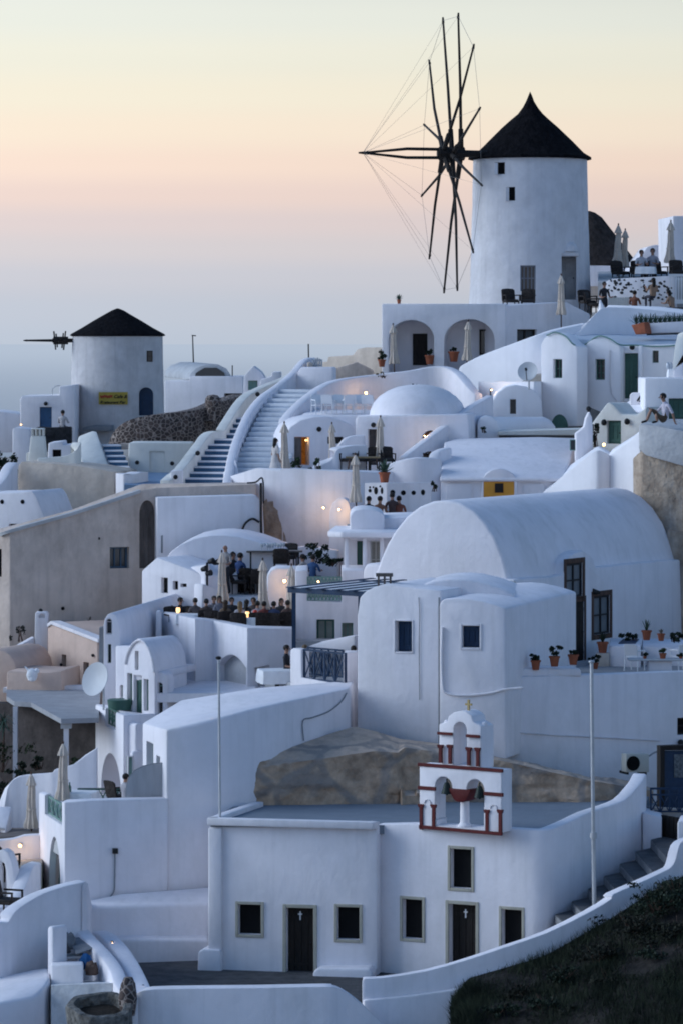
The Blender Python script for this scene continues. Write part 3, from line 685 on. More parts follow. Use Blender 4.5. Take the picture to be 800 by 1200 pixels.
# arched lamp-lit house
fr = Fr((335, 148.2), (418, 148.6)); t = thing('lamplit_vault_house', 'low white vault house with an amber lit doorway and a porthole', 'house', fr.pt(0, 0, zz(560, 148)))
b = BM(); fr.px(b, [(331, 565), (333, 512), (340, 500), (352, 492), (368, 488), (385, 488), (402, 493), (415, 500), (420, 505), (420, 565)], 0, 3.5); soften(b, .1); w = part('wall', b, WHITE2, t)
opening(t, w, fr, 345, 512, 363, 545, 'void', d=.1, pane=AMBER, vd=1.2)
b = BM(); fr.px(b, [(345.2, 545), (345.2, 512.4), (353.5, 512.4), (353.5, 545)], .04, .08); part('door', b, GWOOD, t)
lamp(358.5, 516, 148.9, 'small hanging lamp inside the amber doorway', 1.2, r=.06, push=0)
b = BM(); ball(b, fr.at(374, 503, -.02), .1, 12, (1, .5, 1)); part('porthole', b, IRON, t)
opening(t, w, fr, 384, 512, 402, 520, 'window', m=DWOOD, d=.2)
# wavy parapet of small steps in front
b = BM(); ribbon(b, [(362, 556, 144.6), (378, 545, 144.8), (388, 539, 145), (394, 528, 145), (404, 524, 145.2), (416, 522, 145.4), (430, 522, 145.5)], .7, -7, smooth=3); soften(b, .1); single('wavy_parapet', b, WHITE2, 'stepped wavy white parapet below the amber doorway', 'wall')
b = BM(); ribbon(b, [(396, 535, 146.4), (402, 520, 146.5), (412, 511, 146.6), (428, 510, 146.6)], .5, -7, smooth=3); soften(b, .1); single('wavy_parapet', b, WHITE2, 'second wavy white parapet rising toward the dome house wall', 'wall')
# terrace in front of dome: long retaining wall with top at y~548
fr = Fr((262, 143), (412, 142.2)); t = thing('terrace_retaining_wall', 'tall white terrace wall with a bare tan patch and two lit lamps', 'wall', fr.pt(0, 0, -9))
b = BM(); plan(b, [(262, 560, 145), (300, 548, 143.3), (325, 551, 143), (331, 548, 142.9), (412, 552, 142.2), (440, 553, 142.6), (470, 552, 143.5), (470, 552, 147.5), (330, 550, 148), (262, 552, 147)], -9.6); soften(b, .08); part('wall', b, WHITE, t)
b = BM(); frp = Fr((300, 143.26), (345, 142.76)); rj = random.Random(9); frp.px(b, [(308, 640), (307, 600), (309, 588)] + [(310 + 26 * (k / 16) ** .8 + rj.uniform(-1.6, 1.6), 585 + 50 * (k / 16) ** 1.7 + rj.uniform(-3, 3)) for k in range(1, 16)] + [(337, 640)], -.012, .02); part('bare_patch', b, BROWNST, t)
b = BM(); ribbon(b, [(322, 552.5, 144.5), (345, 548, 144.3), (372, 552, 144.2)], .25, ('drop', .4), smooth=2); part('coping', b, WHITE, t)
# lamp niche arch
fr = Fr((378, 141.6), (420, 141.2)); t = thing('lamp_arch', 'round-topped white wall slab with a lit lamp at the end of the terrace wall', 'wall', fr.pt(0, 0, -8))
b = BM(); fr.px(b, [(385, 660), (386, 600), (389, 590), (396, 584), (402, 583), (408, 587), (411, 597), (412, 660)], 0, .4); soften(b, .06); part('wall', b, WHITE2, t)
lamp(379, 595, 141.9, 'small lit lamp on the white terrace wall beside the tan patch', 10)
lamp(397, 597, 141.0, 'lit lamp on the round-topped wall slab', 10)
lamp(428.5, 460.5, 156.4, 'lit round lamp on the curved wall above the row of white chairs', 9, r=.10)
lamp(575, 457, 154.6, 'lit lamp at the foot of the long diagonal wall', 4, r=.06)
lamp(497, 511, 147.2, 'lit lamp at the arched window under the dome', 5, r=.05)
lamp(707, 521, 145.6, 'lit lantern beside the dark cypress', 6, r=.10)
lamp(25, 497.5, 212, 'small lit lamp on the far left houses', 3, r=.07)
# diagonal stair parapet from (575,465) to (478,530)
b = BM(); ribbon(b, [(474, 536, 145.6), (500, 516, 146.6), (530, 494, 148), (555, 476, 149.6), (578, 463, 151)], .35, -7, smooth=2); soften(b, .06)
single('stair_parapet', b, WHITE2, 'straight white stair parapet slanting up right of the dome', 'wall')
b = BM(); ribbon(b, [(446, 548, 143.4), (462, 541, 143.2), (478, 537, 143), (495, 536, 143), (518, 537, 143.4)], .5, -8, smooth=4); soften(b, .1); single('curved_low_wall', b, WHITE2, 'low curved white wall between the agave pot and the white slab roof', 'wall')
b = BM(); ribbon(b, [(513, 545, 144), (514, 532, 144.4), (518, 527, 144.6), (530, 524, 145)], .4, -8, smooth=3); soften(b, .1); single('curved_end_wall', b, WHITE2, 'small rounded wall end beside the flower pots', 'wall')
# pierced white wall
fr = Fr((427, 140.2), (470, 139.4)); t = thing('pierced_wall', 'white terrace wall pierced by a row of round and oval holes', 'wall', fr.pt(0, 0, -7.5))
b = BM(); fr.px(b, [(427, 610), (427, 566), (453, 566), (453, 610)], 0, .4); w = part('wall', b, WHITE, t)
frb = Fr((453, 139.7), (505, 139.9)); b = BM(); frb.px(b, [(453, 610), (453, 566), (505, 566), (505, 610)], 0, .4); wb = part('wall', b, WHITE, t)
for (f_, w_, hs) in ((fr, w, [(433, 575, 2.2, 2.2), (440, 575, 2.7, 4.5), (447, 575, 1.7, 4), (433, 571, 1.3, 1.3), (437, 571, 1.2, 1.2), (445, 570, 1.2, 1.2)]), (frb, wb, [(459.5, 577, 3, 3), (472, 577.5, 3, 3), (484, 577.5, 2.7, 2.7), (495, 577, 2.5, 3.4)])):
    for (x, y, a, c2) in hs:
        b = BM(); u, z = f_.uz(x, y); s = 140 / FL
        f_.prism(b, [(u + a * s * math.cos(k * math.pi / 6), z + c2 * s * math.sin(k * math.pi / 6)) for k in range(12)], -.006, .05); part('pierced_hole', b, BLACK, t)
b = BM(); plan(b, [(427, 592, 140.6), (520, 592, 140.2), (520, 587, 145), (427, 587, 145)], -8); structure('middle_terrace', b, PALEC)
# ================================================================== LEFT RIDGE
C2 = xy(138, 219.6)
mill2, tower2 = windmill(C2, 2.72, 2.58, zz(515, 219.6), zz(393, 219.6), 'cafe_windmill', 'smaller weathered windmill on the left with a yellow cafe sign and low dark cone roof', OLDMILL)
F2 = Fr((83, C2.y - 2.70), (193, C2.y - 2.70))
def cyl2(px, r=2.64):
    d = (px - 138) / FL * C2.y; return 2.70 - math.sqrt(max(.01, r * r - d * d))
opening(mill2, tower2, F2, 172, 411, 179, 424, 'window', d=.2, v=cyl2(175.5), bars=(0, 1), m=DWOOD)
u0, z0 = F2.uz(163, 487, cyl2(170)); u1, z1 = F2.uz(179.5, 454, cyl2(170))
opening(mill2, tower2, F2, 0, 0, 0, 0, 'door', uz=(u0, u1, z0, z1), arch=1.0, d=.35, v=cyl2(170), m=BLUE)
b = BM(); zr = zz(393, C2.y)
lathe(b, (C2.x, C2.y, zr), [(0, -.02), (2.62, -.05), (2.72, 0), (2.64, .09), (2.05, .42), (1.35, .84), (.75, 1.2), (.36, 1.42), (.12, 1.53), (0, 1.55)], 56, pleat=lambda a, z: .01 * math.sin(a * 29), wob=.05); part('thatched_roof', b, THATCH, mill2)
# sign board with its lettering
sv = cyl2(133) - .10
b = BM(); F2.px(b, [(116, 474), (116, 459.5), (150, 459.5), (150, 474)], sv, sv + .05); sg = part('sign_board', b, SIGNY, mill2)
def text(parent, s, fr, px, py, v, size, m, italic=0.0):
    cu = bpy.data.curves.new('txt', 'FONT'); cu.body = s; cu.size = size; cu.extrude = .004; cu.shear = italic; cu.offset = .008
    to = bpy.data.objects.new('txt', cu); COL.objects.link(to); bpy.context.view_layer.update()
    me = bpy.data.meshes.new_from_object(to.evaluated_get(bpy.context.evaluated_depsgraph_get())); bpy.data.objects.remove(to)
    b = BM(); b.from_mesh(me); o = fr.at(px, py, v)
    b.transform(Matrix.Translation(o) @ Matrix(((fr.u.x, fr.n.x, 0, 0), (fr.u.y, fr.n.y, 0, 0), (0, 0, 1, 0), (0, 0, 0, 1))) @ Matrix.Rotation(R(90), 4, 'X'))
    return part('lettering', b, m, parent)
text(sg, 'Cafe &', F2, 133.5, 466.5, sv - .02, .27, mat('dark_sign_paint', (.05, .035, .02), rough=.7, bump=0), .3)
text(sg, 'Restaurant Bar', F2, 117.5, 473, sv - .02, .235, MATS['dark_sign_paint'], .3)
b = BM()
sq = [F2.at(118 + i * 1.15, 464.6 + (1.6 if i % 2 else -1.4) + .5 * math.sin(i), sv - .015) for i in range(13)]
pipe(b, catmull(sq, 3), .035, 5); part('painted_scroll', b, REDINK, sg)
# dark iron ornament
b = BM()
for x, y0, y1 in ((84.5, 471, 476), (84.5, 479, 484), (90, 470, 472), (90, 484, 486), (95, 470, 475), (96, 480, 485), (98, 474, 480)): tube(b, F2.at(x, y0, cyl2(x) - .05), F2.at(x + .8, y1, cyl2(x) - .05), .045)
ball(b, F2.at(89.5, 477, cyl2(89.5) - .05), .12, 8); tube(b, F2.at(87, 477, cyl2(87) - .05), F2.at(93, 477, cyl2(93) - .05), .035)
part('iron_ornament', b, IRON, mill2)
# stripped wheel: bowsprit and hub battens only
hub2 = P(71, 399, 219.0)
w = sail_wheel(mill2, hub2, Vector((-math.cos(R(6)), -math.sin(R(6)), 0)), 1, 2.0, False, .72, False)
for i in range(6):
    a = R(12 + 30 * i); d = Vector((.12, -math.sin(a) * .99, math.cos(a))); off = Vector((.35 - .16 * i, 0, 0))
    b = BM(); tube(b, hub2 + off * .7 - d * .55, hub2 + off * .7 + d * .55, .045, .04); part('batten', b, DWOOD, w)
b = BM(); fr = Fr((96, 216.5), (130, 216.2)); fr.px(b, [(97, 505), (97, 501), (112, 498), (131, 498), (131, 505)], 0, .6); soften(b, .05); single('dark_low_wall', b, GREYC, 'low dark grey wall at the foot of the cafe windmill', 'wall')

# ---- white houses far left
fr = Fr((23, 214), (83, 214)); t = thing('blue_door_house', 'white flat house with a blue door beside the cafe windmill', 'house', fr.pt(0, 0, zz(512, 214)))
b = BM(); fr.px(b, [(24, 525), (24, 467), (27, 464), (70, 463), (70, 453), (88, 451), (88, 525)], 0, 5); soften(b, .05); w = part('wall', b, WHITE, t)
opening(t, w, fr, 47, 477, 61, 501, 'door', m=DOORB, d=.15)
b = BM(); ball(b, fr.at(54, 473, -.1), .12, 8); part('door_lantern', b, IRON, t)
b = BM(); pipe(b, catmull([P(62, 464, 214.3), P(62, 456, 214.3), P(66, 452.5, 214.3), P(71, 452, 214.3)], 4), .025); part('cable_loop', b, STEEL, t)
fr = Fr((-30, 222), (23, 222)); t = thing('plain_white_house', 'plain low white house at the left edge by the sea', 'house', fr.pt(0, 0, zz(520, 222)))
b = BM(); fr.px(b, [(-30, 530), (-30, 481), (0, 482), (22, 485), (24, 488), (24, 530)], 0, 5); soften(b, .05); part('wall', b, WHITE, t)
fr = Fr((14, 205), (36, 205)); t = thing('white_shed', 'small white block shed below the blue door house', 'house', fr.pt(0, 0, zz(545, 205)))
b = BM(); fr.px(b, [(15, 550), (15, 503), (18, 501), (35, 503), (36, 550)], 0, 3); soften(b, .05); w = part('wall', b, WHITE, t); 
b = BM(); fr = Fr((36, 208), (84, 208)); fr.px(b, [(36, 530), (37, 503), (46, 500), (60, 501), (84, 500), (84, 530)], 0, .7); soften(b, .08)
single('dark_stone_wall', b, mat('dark_wall', (.045, .043, .045), rough=.95, var=.4, scale=3, bump=.6), 'dark low wall in front of the blue door house', 'wall')
# dark shrub at left edge (0-8, 515-570) is added with the plants
fr = Fr((56, 200), (92, 200)); b = BM(); fr.px(b, [(56, 550), (57, 519), (74, 517), (74, 522), (92, 519), (92, 550)], 0, 3); soften(b, .08)
t = thing('white_roof_block', 'small white roof block with a dark opening under the cafe windmill', 'house', fr.pt(0, 0, zz(545, 200))); w = part('wall', b, WHITE, t)
opening(t, w, fr, 62, 527, 72, 536, 'void', d=.2)
# ---- vaulted house behind
fr = Fr((193, 207), (287, 206)); t = thing('sea_view_vault_house', 'white house with a grey barrel vault and a dark arched fanlight facing the sea', 'house', fr.pt(0, 0, zz(485, 207)))
b = BM(); fr.px(b, [(193, 490), (193, 446), (222, 446), (222, 441), (285, 441), (286, 490)], 0, 5); soften(b, .05); w = part('wall', b, WHITE, t)
opening(t, w, fr, 263, 461, 284, 469, 'window', m=DWOOD, bars=(1, 0))
b = BM(); b2 = [fr.uz(x, y, 1.2) for x, y in ((222, 445), (223, 438), (230, 431), (242, 427), (256, 427), (266, 432), (271, 440), (271, 445))]
sweep(b, [fr.pt(u, 1.2, z) for u, z in b2], Vector((-1.6, 5, .1))); soften(b, .03); part('vault', b, mat('grey_vault', (.50, .51, .53), rough=.9, stain=(.33, .33, .34, .6)), t)
b = BM(); fr.prism(b, [fr.uz(x, y, 1.14) for x, y in ((228, 444), (230, 437), (240, 431), (254, 431), (263, 437), (264, 444))], 1.12, 1.22); part('fanlight', b, GLASS, t)
b = BM(); tube(b, P(227.5, 440, 212), P(226, 393, 212), .045, .03); tube(b, P(225, 393, 212), P(230, 393.5, 212), .03); part('antenna', b, IRON, t)
b = BM(); tube(b, P(272.5, 443, 206.5), P(272.5, 428, 206.5), .03); part('antenna', b, IRON, t)
for i, (px, py, s) in enumerate(((198, 441, 1.6), (205, 438, 1.3))): pass
fr = Fr((285, 200), (312, 200)); t = thing('gabled_cottage', 'tiny white gabled cottage with a green window at the end of the sea-view houses', 'house', fr.pt(0, 0, zz(475, 200)))
b = BM(); fr.px(b, [(285, 490), (286, 441), (292, 434), (297, 429), (306, 436), (311, 444), (312, 490)], 0, 4); soften(b, .05); w = part('wall', b, WHITE, t)
opening(t, w, fr, 291, 446, 302, 457, 'window', m=GREENL, pane=mat('pale_green_pane', (.2, .36, .36), rough=.4, bump=0))  # pane has one even pale green colour
fr = Fr((305, 198), (336, 198)); b = BM(); fr.px(b, [(305, 490), (305, 445), (318, 441), (319, 436), (329, 436), (330, 490)], 0, 3); soften(b, .05)
single('white_roof_stub', b, WHITE, 'small white roof stub between the cottage and the white steps', 'house')

# ---- stone wall
def stonewall_mat():
    m = bpy.data.materials.new('rubble_stone'); m.use_nodes = True; nt = m.node_tree; N = nt.nodes; L = nt.links; b = N['Principled BSDF']; b.inputs['Roughness'].default_value = .95
    g = N.new('ShaderNodeNewGeometry'); mp = N.new('ShaderNodeMapping'); mp.inputs['Scale'].default_value = (5.2, 5.2, 5.8); L.new(g.outputs['Position'], mp.inputs[0])
    ns = N.new('ShaderNodeTexNoise'); ns.inputs['Scale'].default_value = 1.5; L.new(mp.outputs[0], ns.inputs['Vector'])
    ad = N.new('ShaderNodeMix'); ad.data_type = 'RGBA'; ad.blend_type = 'ADD'; ad.inputs['Factor'].default_value = .35; L.new(mp.outputs[0], ad.inputs['A']); L.new(ns.outputs['Color'], ad.inputs['B'])
    v = N.new('ShaderNodeTexVoronoi'); v.feature = 'DISTANCE_TO_EDGE'; v.inputs['Scale'].default_value = 1; L.new(ad.outputs['Result'], v.inputs['Vector'])
    v2 = N.new('ShaderNodeTexVoronoi'); v2.inputs['Scale'].default_value = 1; L.new(ad.outputs['Result'], v2.inputs['Vector'])
    r = N.new('ShaderNodeMapRange'); r.inputs[1].default_value = .03; r.inputs[2].default_value = .13; L.new(v.outputs['Distance'], r.inputs[0])
    st = N.new('ShaderNodeMix'); st.data_type = 'RGBA'; st.inputs['A'].default_value = (.04, .032, .032, 1); st.inputs['B'].default_value = (.12, .085, .075, 1)
    sp = N.new('ShaderNodeSeparateColor'); L.new(v2.outputs['Color'], sp.inputs[0]); L.new(sp.outputs[0], st.inputs['Factor'])
    mx = N.new('ShaderNodeMix'); mx.data_type = 'RGBA'; mx.inputs['A'].default_value = (.36, .295, .265, 1); L.new(r.outputs[0], mx.inputs['Factor']); L.new(st.outputs['Result'], mx.inputs['B']); L.new(mx.outputs['Result'], b.inputs['Base Color'])
    bp = N.new('ShaderNodeBump'); bp.inputs['Strength'].default_value = .8; bp.inputs['Distance'].default_value = .08; L.new(r.outputs[0], bp.inputs['Height']); L.new(bp.outputs[0], b.inputs['Normal'])
    return m
RUBBLE = stonewall_mat()
b = BM(); ribbon(b, [(127, 519, 166), (133, 506, 165.6), (144, 496, 165.2), (162, 489, 165), (190, 485, 165), (220, 482, 165.5), (245, 477, 166.5), (262, 470, 168), (288, 462, 170)], .7, zz(522, 165), smooth=4); soften(b, .12)
t = thing('rubble_stone_wall', 'curved wall of dark rubble stones in pale mortar below the cafe windmill', 'wall', P(180, 520, 165)); part('wall', b, RUBBLE, t)
b = BM(); c = P(250, 485, 166.4); lathe(b, c, [(0, -.3), (.36, -.3), (.34, .3), (.37, .5), (.31, .68), (.2, .8), (0, .84)], 14, wob=.1); part('stone_post', b, RUBBLE, t)
b = BM(); tube(b, P(362, 430, 166), P(361.5, 403, 166), .03); single('antenna', b, IRON, 'thin antenna pole standing behind the head of the white stairs', 'antenna')
b = BM(); ribbon(b, [(140, 520, 163.6), (180, 519, 163.4), (216, 518, 163.4)], .9, ('drop', .25), smooth=0); part('footing', b, TAN, t)
# ---- cream wall with panel, blue floor, blue steps
fr = Fr((132, 160.5), (226, 160.5)); t = thing('cream_panel_wall', 'cream terrace wall with a blank framed panel and small step lights', 'wall', fr.pt(0, 0, zz(560, 160)))
b = BM(); fr.px(b, [(151, 575), (151, 519), (160, 518.5), (225, 519), (225, 575)], 0, 2.5); soften(b, .06); w = part('wall', b, CREAM, t)
cutter(w, lambda k: fr.prism(k, [fr.uz(*q) for q in ((176, 552), (193, 552), (193, 529), (176, 529))], -.3, .06))
for px, py in ((161, 542), (202, 543)): b = BM(); ball(b, fr.at(px, py, -.02), .09, 10, (1, .5, 1)); part('step_light', b, IRON, t)
b = BM(); plan(b, [(146, 568, 153.2), (205, 570, 153.2), (204, 554, 160.5), (152, 553, 160.5)], -7); structure('blue_terrace_floor', b, BLUEFL)
def stairs(name, label, BL, BR, TL, TR, n, m, rm=None, zb=None, nose=.0, rl='riser', split=.72):
    """steps between bottom-left/right and top-left/right, each (px, D, z of tread)"""
    t = thing(name, label, 'staircase', W(*[(BL[k] + BR[k]) / 2 for k in range(3)]))
    bl, br, tl, tr = (W(*q) for q in (BL, BR, TL, TR))
    for i in range(n):
        f0, f1 = i / n, (i + 1) / n
        a, bb = bl.lerp(tl, f0), br.lerp(tr, f0); d, c = bl.lerp(tl, f1 + .35 / n), br.lerp(tr, f1 + .35 / n)
        z1 = bl.z + (tl.z - bl.z) * i / max(1, n - 1); rise = (tl.z - bl.z) / max(1, n - 1)
        b = BM(); quadbox(b, [a, bb, c, d], z1 - rise - .25, z1); soften(b, .012, 1)
        s = part('step', b, m, t)
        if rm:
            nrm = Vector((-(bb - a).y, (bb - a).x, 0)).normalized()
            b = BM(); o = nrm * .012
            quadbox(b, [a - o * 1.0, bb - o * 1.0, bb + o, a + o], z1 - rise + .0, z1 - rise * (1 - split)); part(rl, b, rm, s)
    return t
Z = zz
stairs('blue_steps', 'short flight of blue painted steps beside the cream panel wall', (133, 157.6, Z(553, 157.6)), (156, 157.2, Z(553, 157.2)), (119, 163, Z(521, 163)), (140, 163.4, Z(521, 163.4)), 6, WHITE, BLUEP)
b = BM(); plan(b, [(92, 511, 164), (110, 504, 163.6), (114, 505, 163.3), (131, 553, 157.4), (122, 556, 157), (100, 545, 157.4), (90, 530, 161)], -9); soften(b, .1); single('stair_side_wall', b, CREAM, 'white sloping side wall of the short blue flight', 'wall')
b = BM(); ribbon(b, [(44, 537, 157), (60, 536, 157), (78, 534, 157), (90, 527, 157), (96, 518, 157.2)], .5, -9, smooth=4); soften(b, .08); single('wavy_roof_parapet', b, CREAM, 'wavy cream roof parapet behind the slotted chimney', 'wall')
# ---- slotted chimney
fr = Fr((35, 158), (56, 158)); t = thing('slotted_chimney', 'tapered white chimney with slotted top standing on the tan roof', 'chimney', fr.at(45, 542))
b = BM(); A = [fr.at(33, 546), fr.at(56, 546)]; T_ = [fr.at(37, 512), fr.at(53, 512)]
def frustum(b, c0, s0, z0, c1, s1, z1):
    lo = [b.verts.new((c0[0] + x * s0 / 2, c0[1] + y * s0 / 2, z0)) for x, y in ((-1, -1), (1, -1), (1, 1), (-1, 1))]
    hi = [b.verts.new((c1[0] + x * s1 / 2, c1[1] + y * s1 / 2, z1)) for x, y in ((-1, -1), (1, -1), (1, 1), (-1, 1))]
    face(b, lo[::-1]); face(b, hi)
    for i in range(4): face(b, [lo[i], lo[(i + 1) % 4], hi[(i + 1) % 4], hi[i]])
c = xy(45, 158.5); frustum(b, c, .80, Z(546, 158), c, .56, Z(511, 158)); soften(b, .05); part('shaft', b, CREAM, t)
b = BM()
for i in range(4): box(b, (c.x - .23 + i * .153, c.y - .235, Z(507, 158)), (.07, .08, .26)); box(b, (c.x - .23 + i * .153, c.y + .235, Z(507, 158)), (.07, .08, .26))
part('slotted_vent', b, CREAM, t)
b = BM(); frustum(b, c, .58, Z(503.5, 158), c, .50, Z(502, 158)); soften(b, .02); part('cap', b, CREAM, t)
fr = Fr((33, 158.4), (38, 158.4)); b = BM(); fr.px(b, [(31, 545), (31, 531), (36, 529), (36, 545)], 0, .3); soften(b, .03); part('side_pot', b, CREAM, t)

# ---- big staircases
BLS = (206, 148.6, Z(567, 148.6)); BRS = (259, 148.6, Z(567, 148.6))
st = stairs('blue_staircase', 'long flight of dark blue and white striped steps below the stone wall', BLS, (260, 148.2, Z(567, 148.2)), (272, 158.5, Z(489, 158.5)), (297, 158, Z(489, 158)), 13, WHITE, BLUEP)
b = BM(); ribbon(b, [(200, 563, 147.4), (208, 556, 148.4), (214, 551.5, 148.9), (223, 541, 150.1), (238, 521, 152.7), (246, 510, 154.2), (253, 505.5, 154.7), (263, 505, 154.9), (268, 498, 155.7), (289, 467, 159.9), (310, 454, 161.8), (335, 444, 163.2), (350, 436, 164)], .40, ('drop', 1.7), smooth=4); soften(b, .08)
t = thing('cream_stair_parapet', 'thick cream parapet of the blue striped staircase', 'wall', P(205, 565, 148)); part('wall', b, CREAM, t)
for px, py, d in ((232, 531, 151.2), (302, 462, 160.8)): b = BM(); ball(b, P(px, py, d), .1, 10, (1, .6, 1)); part('step_light', b, IRON, t)
b = BM(); fr = Fr((199, 147.8), (213, 147.8)); fr.px(b, [(200, 575), (200, 552), (214, 551), (214, 575)], 0, .8); soften(b, .05); t = thing('white_newel', 'white block newel with a round light at the foot of the blue steps', 'wall', fr.pt(0, 0, -7)); part('block', b, WHITE, t); b = BM(); ball(b, fr.at(206, 559, -.02), .09, 10, (1, .5, 1)); part('step_light', b, IRON, t)
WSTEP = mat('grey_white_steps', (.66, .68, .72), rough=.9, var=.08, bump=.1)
st = stairs('white_staircase', 'broad flight of plain white steps curving up to the ridge', (270, 146.6, Z(549, 146.6)), (331, 146.0, Z(549, 146.0)), (320, 159, Z(456, 159)), (392, 158, Z(456, 158)), 17, WSTEP, mat('shaded_riser', (.52, .56, .63), rough=.9, bump=.1), rl='riser', split=.42)  # risers of the white steps darkened in colour as shade
b = BM(); ribbon(b, [(271, 568, 144.0), (274, 553, 145.1), (277, 536, 147.1), (282, 517, 149.6), (289, 499, 151.8), (298, 481, 154.2), (312, 464, 156.6), (330, 451, 158.5), (346, 438, 160.3), (356, 426, 161.2), (363, 420, 161.8), (372, 419, 162.4)], .36, ('drop', 1.8), smooth=5); soften(b, .09)
single('white_stair_parapet', b, WHITE2, 'tall S-curved white parapet between the blue and the white stairs', 'wall')
b = BM(); plan(b, [(264, 572, 145.0), (272, 548, 146.0), (276, 535, 146.8), (280, 552, 145.6), (281, 572, 144.9)], -9); soften(b, .08); single('stair_end_wall', b, WHITE, 'cream-white wall end at the foot of the stair parapet', 'wall')
fr = Fr((350, 160.4), (398, 159.8)); b = BM(); fr.px(b, [(345, 470), (347, 440), (352, 430), (390, 430), (390, 470)], 0, .5); soften(b, .08); single('stair_head_wall', b, WHITE2, 'plain white wall closing the head of the broad white stairs', 'wall')
fr = Fr((362, 161), (396, 161)); b = BM(); fr.px(b, [(360, 432), (360, 424), (366, 424), (366, 432)], 0, .4); soften(b, .08); single('tan_pier', b, TAN2, 'short tan pier on the wall at the head of the white stairs', 'wall')
b = BM()
for i in range(5):
    u = 367 + i * 2.5; tube(b, P(u, 430, 161.5), P(u, 419 + abs(i - 2) * 1.2, 161.5), .035)
tube(b, P(366, 422, 161.5), P(378, 422, 161.5), .03); tube(b, P(366, 428, 161.5), P(378, 428, 161.5), .03)
single('iron_gate', b, STEEL, 'small grey railing gate at the head of the white stairs', 'gate')

# ---- tan wall 1 with white end, and the curved white house end left
fr = Fr((20, 156), (136, 155)); t = thing('old_tan_house', 'old weathered tan plaster house wall with one narrow dark window', 'house', fr.pt(0, 0, -10))
b = BM(); fr.px(b, [(21, 640), (22, 546), (26, 541), (60, 543), (100, 547), (134, 553), (136, 640)], 0, 3.2); soften(b, .03); w = part('wall', b, TAN2, t)
opening(t, w, fr, 65, 581, 73, 612, 'door', m=DWOOD, d=.2)
b = BM(); ribbon(b, [(136, 554.5, 154.6), (145, 556, 154.0), (158, 556, 154.2), (168, 553, 155.0), (174, 553, 155.5)], .6, -9, smooth=3); soften(b, .08); single('white_end_wall', b, WHITE, 'white wall end between the tan house and the blue floor', 'wall')
b = BM(); pipe(b, [P(22, 546, 155.7), P(5, 571, 154.8)], .12); b.free()
b = BM(); ribbon(b, [(-6, 575, 154), (8, 560, 154.6), (16, 547, 155.2), (22, 541, 155.8)], .5, -9, smooth=3); soften(b, .1); single('white_sloped_parapet', b, WHITE2, 'white sloping parapet at the left end of the old tan house', 'wall')
fr = Fr((-30, 150.6), (52, 149.6)); t = thing('white_terrace_house', 'low white terrace block with two round drain holes at the left edge', 'house', fr.pt(0, 0, -10))
b = BM(); fr.px(b, [(-30, 640), (-30, 578), (20, 577), (38, 575), (43, 582), (49, 597), (53, 606), (53, 640)], 0, 3); soften(b, .08); w = part('wall', b, WHITE2, t)
for px in (3, 27): b = BM(); ball(b, fr.at(px, 588, 0), .09, 10, (1, .5, 1)); part('drain_hole', b, BLACK, t)
opening(t, w, fr, 11, 614, 26, 619, 'void', d=.15)

# ---- big tan wall
fa = Fr((-40, 141.2), (22, 140.0)); fb = Fr((22, 140.0), (185, 141.8))
t = thing('tan_plaster_house', 'large bare tan plaster house front with a blue window and a boarded arch', 'house', fb.pt(0, 0, -13))
zb = -14.5
b = BM(); plan(b, [(-40, 637, 141.2), (0, 625.5, 140.3), (12, 621.5, 140.0), (50, 611, 140.4), (84, 601.5, 140.8), (136, 584.5, 141.2), (165, 574.5, 141.5), (186, 571, 141.8), (300, 567, 142.4), (300, 565, 144), (165, 567, 144), (84, 597, 144), (0, 619, 144), (-40, 630, 144)], zb); soften(b, .04); w = part('wall', b, TAN, t)
fw = Fr((12, 140.0), (186, 141.8))
opening(t, w, fw, 128.5, 641, 151, 666, 'window', m=mat('slate_blue_frame', (.06, .11, .17), rough=.6), d=.2, bars=(2, 0), surround=(.09, mat('dark_lintel', (.09, .075, .075), rough=.9), .012))
u0, z0 = fw.uz(163, 666); u1, z1 = fw.uz(181.5, 586)
opening(t, w, fw, 0, 0, 0, 0, 'shutter', uz=(u0, u1, z0, z1), arch=1.6, m=GWOOD, d=.06, label='weathered plank shutter with a pointed top')
b = BM(); ribbon(b, [(0, 624.7, 140.2), (12, 620.7, 139.95), (50, 610.2, 140.33), (84, 600.7, 140.73), (136, 583.7, 141.13), (165, 573.8, 141.43)], .3, ('drop', .12), smooth=2); part('coping', b, PALEC, t)
opening(t, w, Fr((-40, 141.2), (12, 140)), -12, 643, 2, 676, 'window', m=DWOOD, d=.2)
for px, py in ((116, 631), (74, 713)): b = BM(); ball(b, fw.at(px, py, 0), .07, 8, (1, .5, 1)); part('drain_hole', b, BLACK, t)
# ---- white wall right of it, vault in front
fr = Fr((184, 140.9), (310, 141.4)); t = thing('white_back_wall_house', 'tall plain white house wall beside the boarded arch', 'house', fr.pt(0, 0, -11))
b = BM(); fr.px(b, [(184, 670), (184, 583), (262, 581), (300, 580), (308, 590), (312, 670)], 0, 1.2); soften(b, .06); w = part('wall', b, WHITE, t)
b = BM(); fr.px(b, [(189, 648), (189, 628), (191, 627), (191, 648)], -.03, .02); part('drain_slot', b, GREYC, t)
b = BM(); pipe(b, [fr.at(306, 564 + 2, -.1), fr.at(306, 600, -.1), fr.at(306.5, 628, -.1)], .05); part('down_pipe', b, IRON, t)
b = BM(); pipe(b, catmull([fr.at(304, 612, -.15), fr.at(296, 608, -.15), fr.at(288, 613, -.15), fr.at(284, 621, -.15), fr.at(281, 629, -.15), fr.at(290, 632, -.15), fr.at(305, 632, -.15)], 5), .045); part('hanging_cable', b, IRON, t)
b = BM(); pipe(b, catmull([P(290, 566, 142.2), P(300, 565, 142), P(308, 561, 141.8), P(309, 590, 141.6)], 4), .03); part('roof_cable', b, IRON, t)
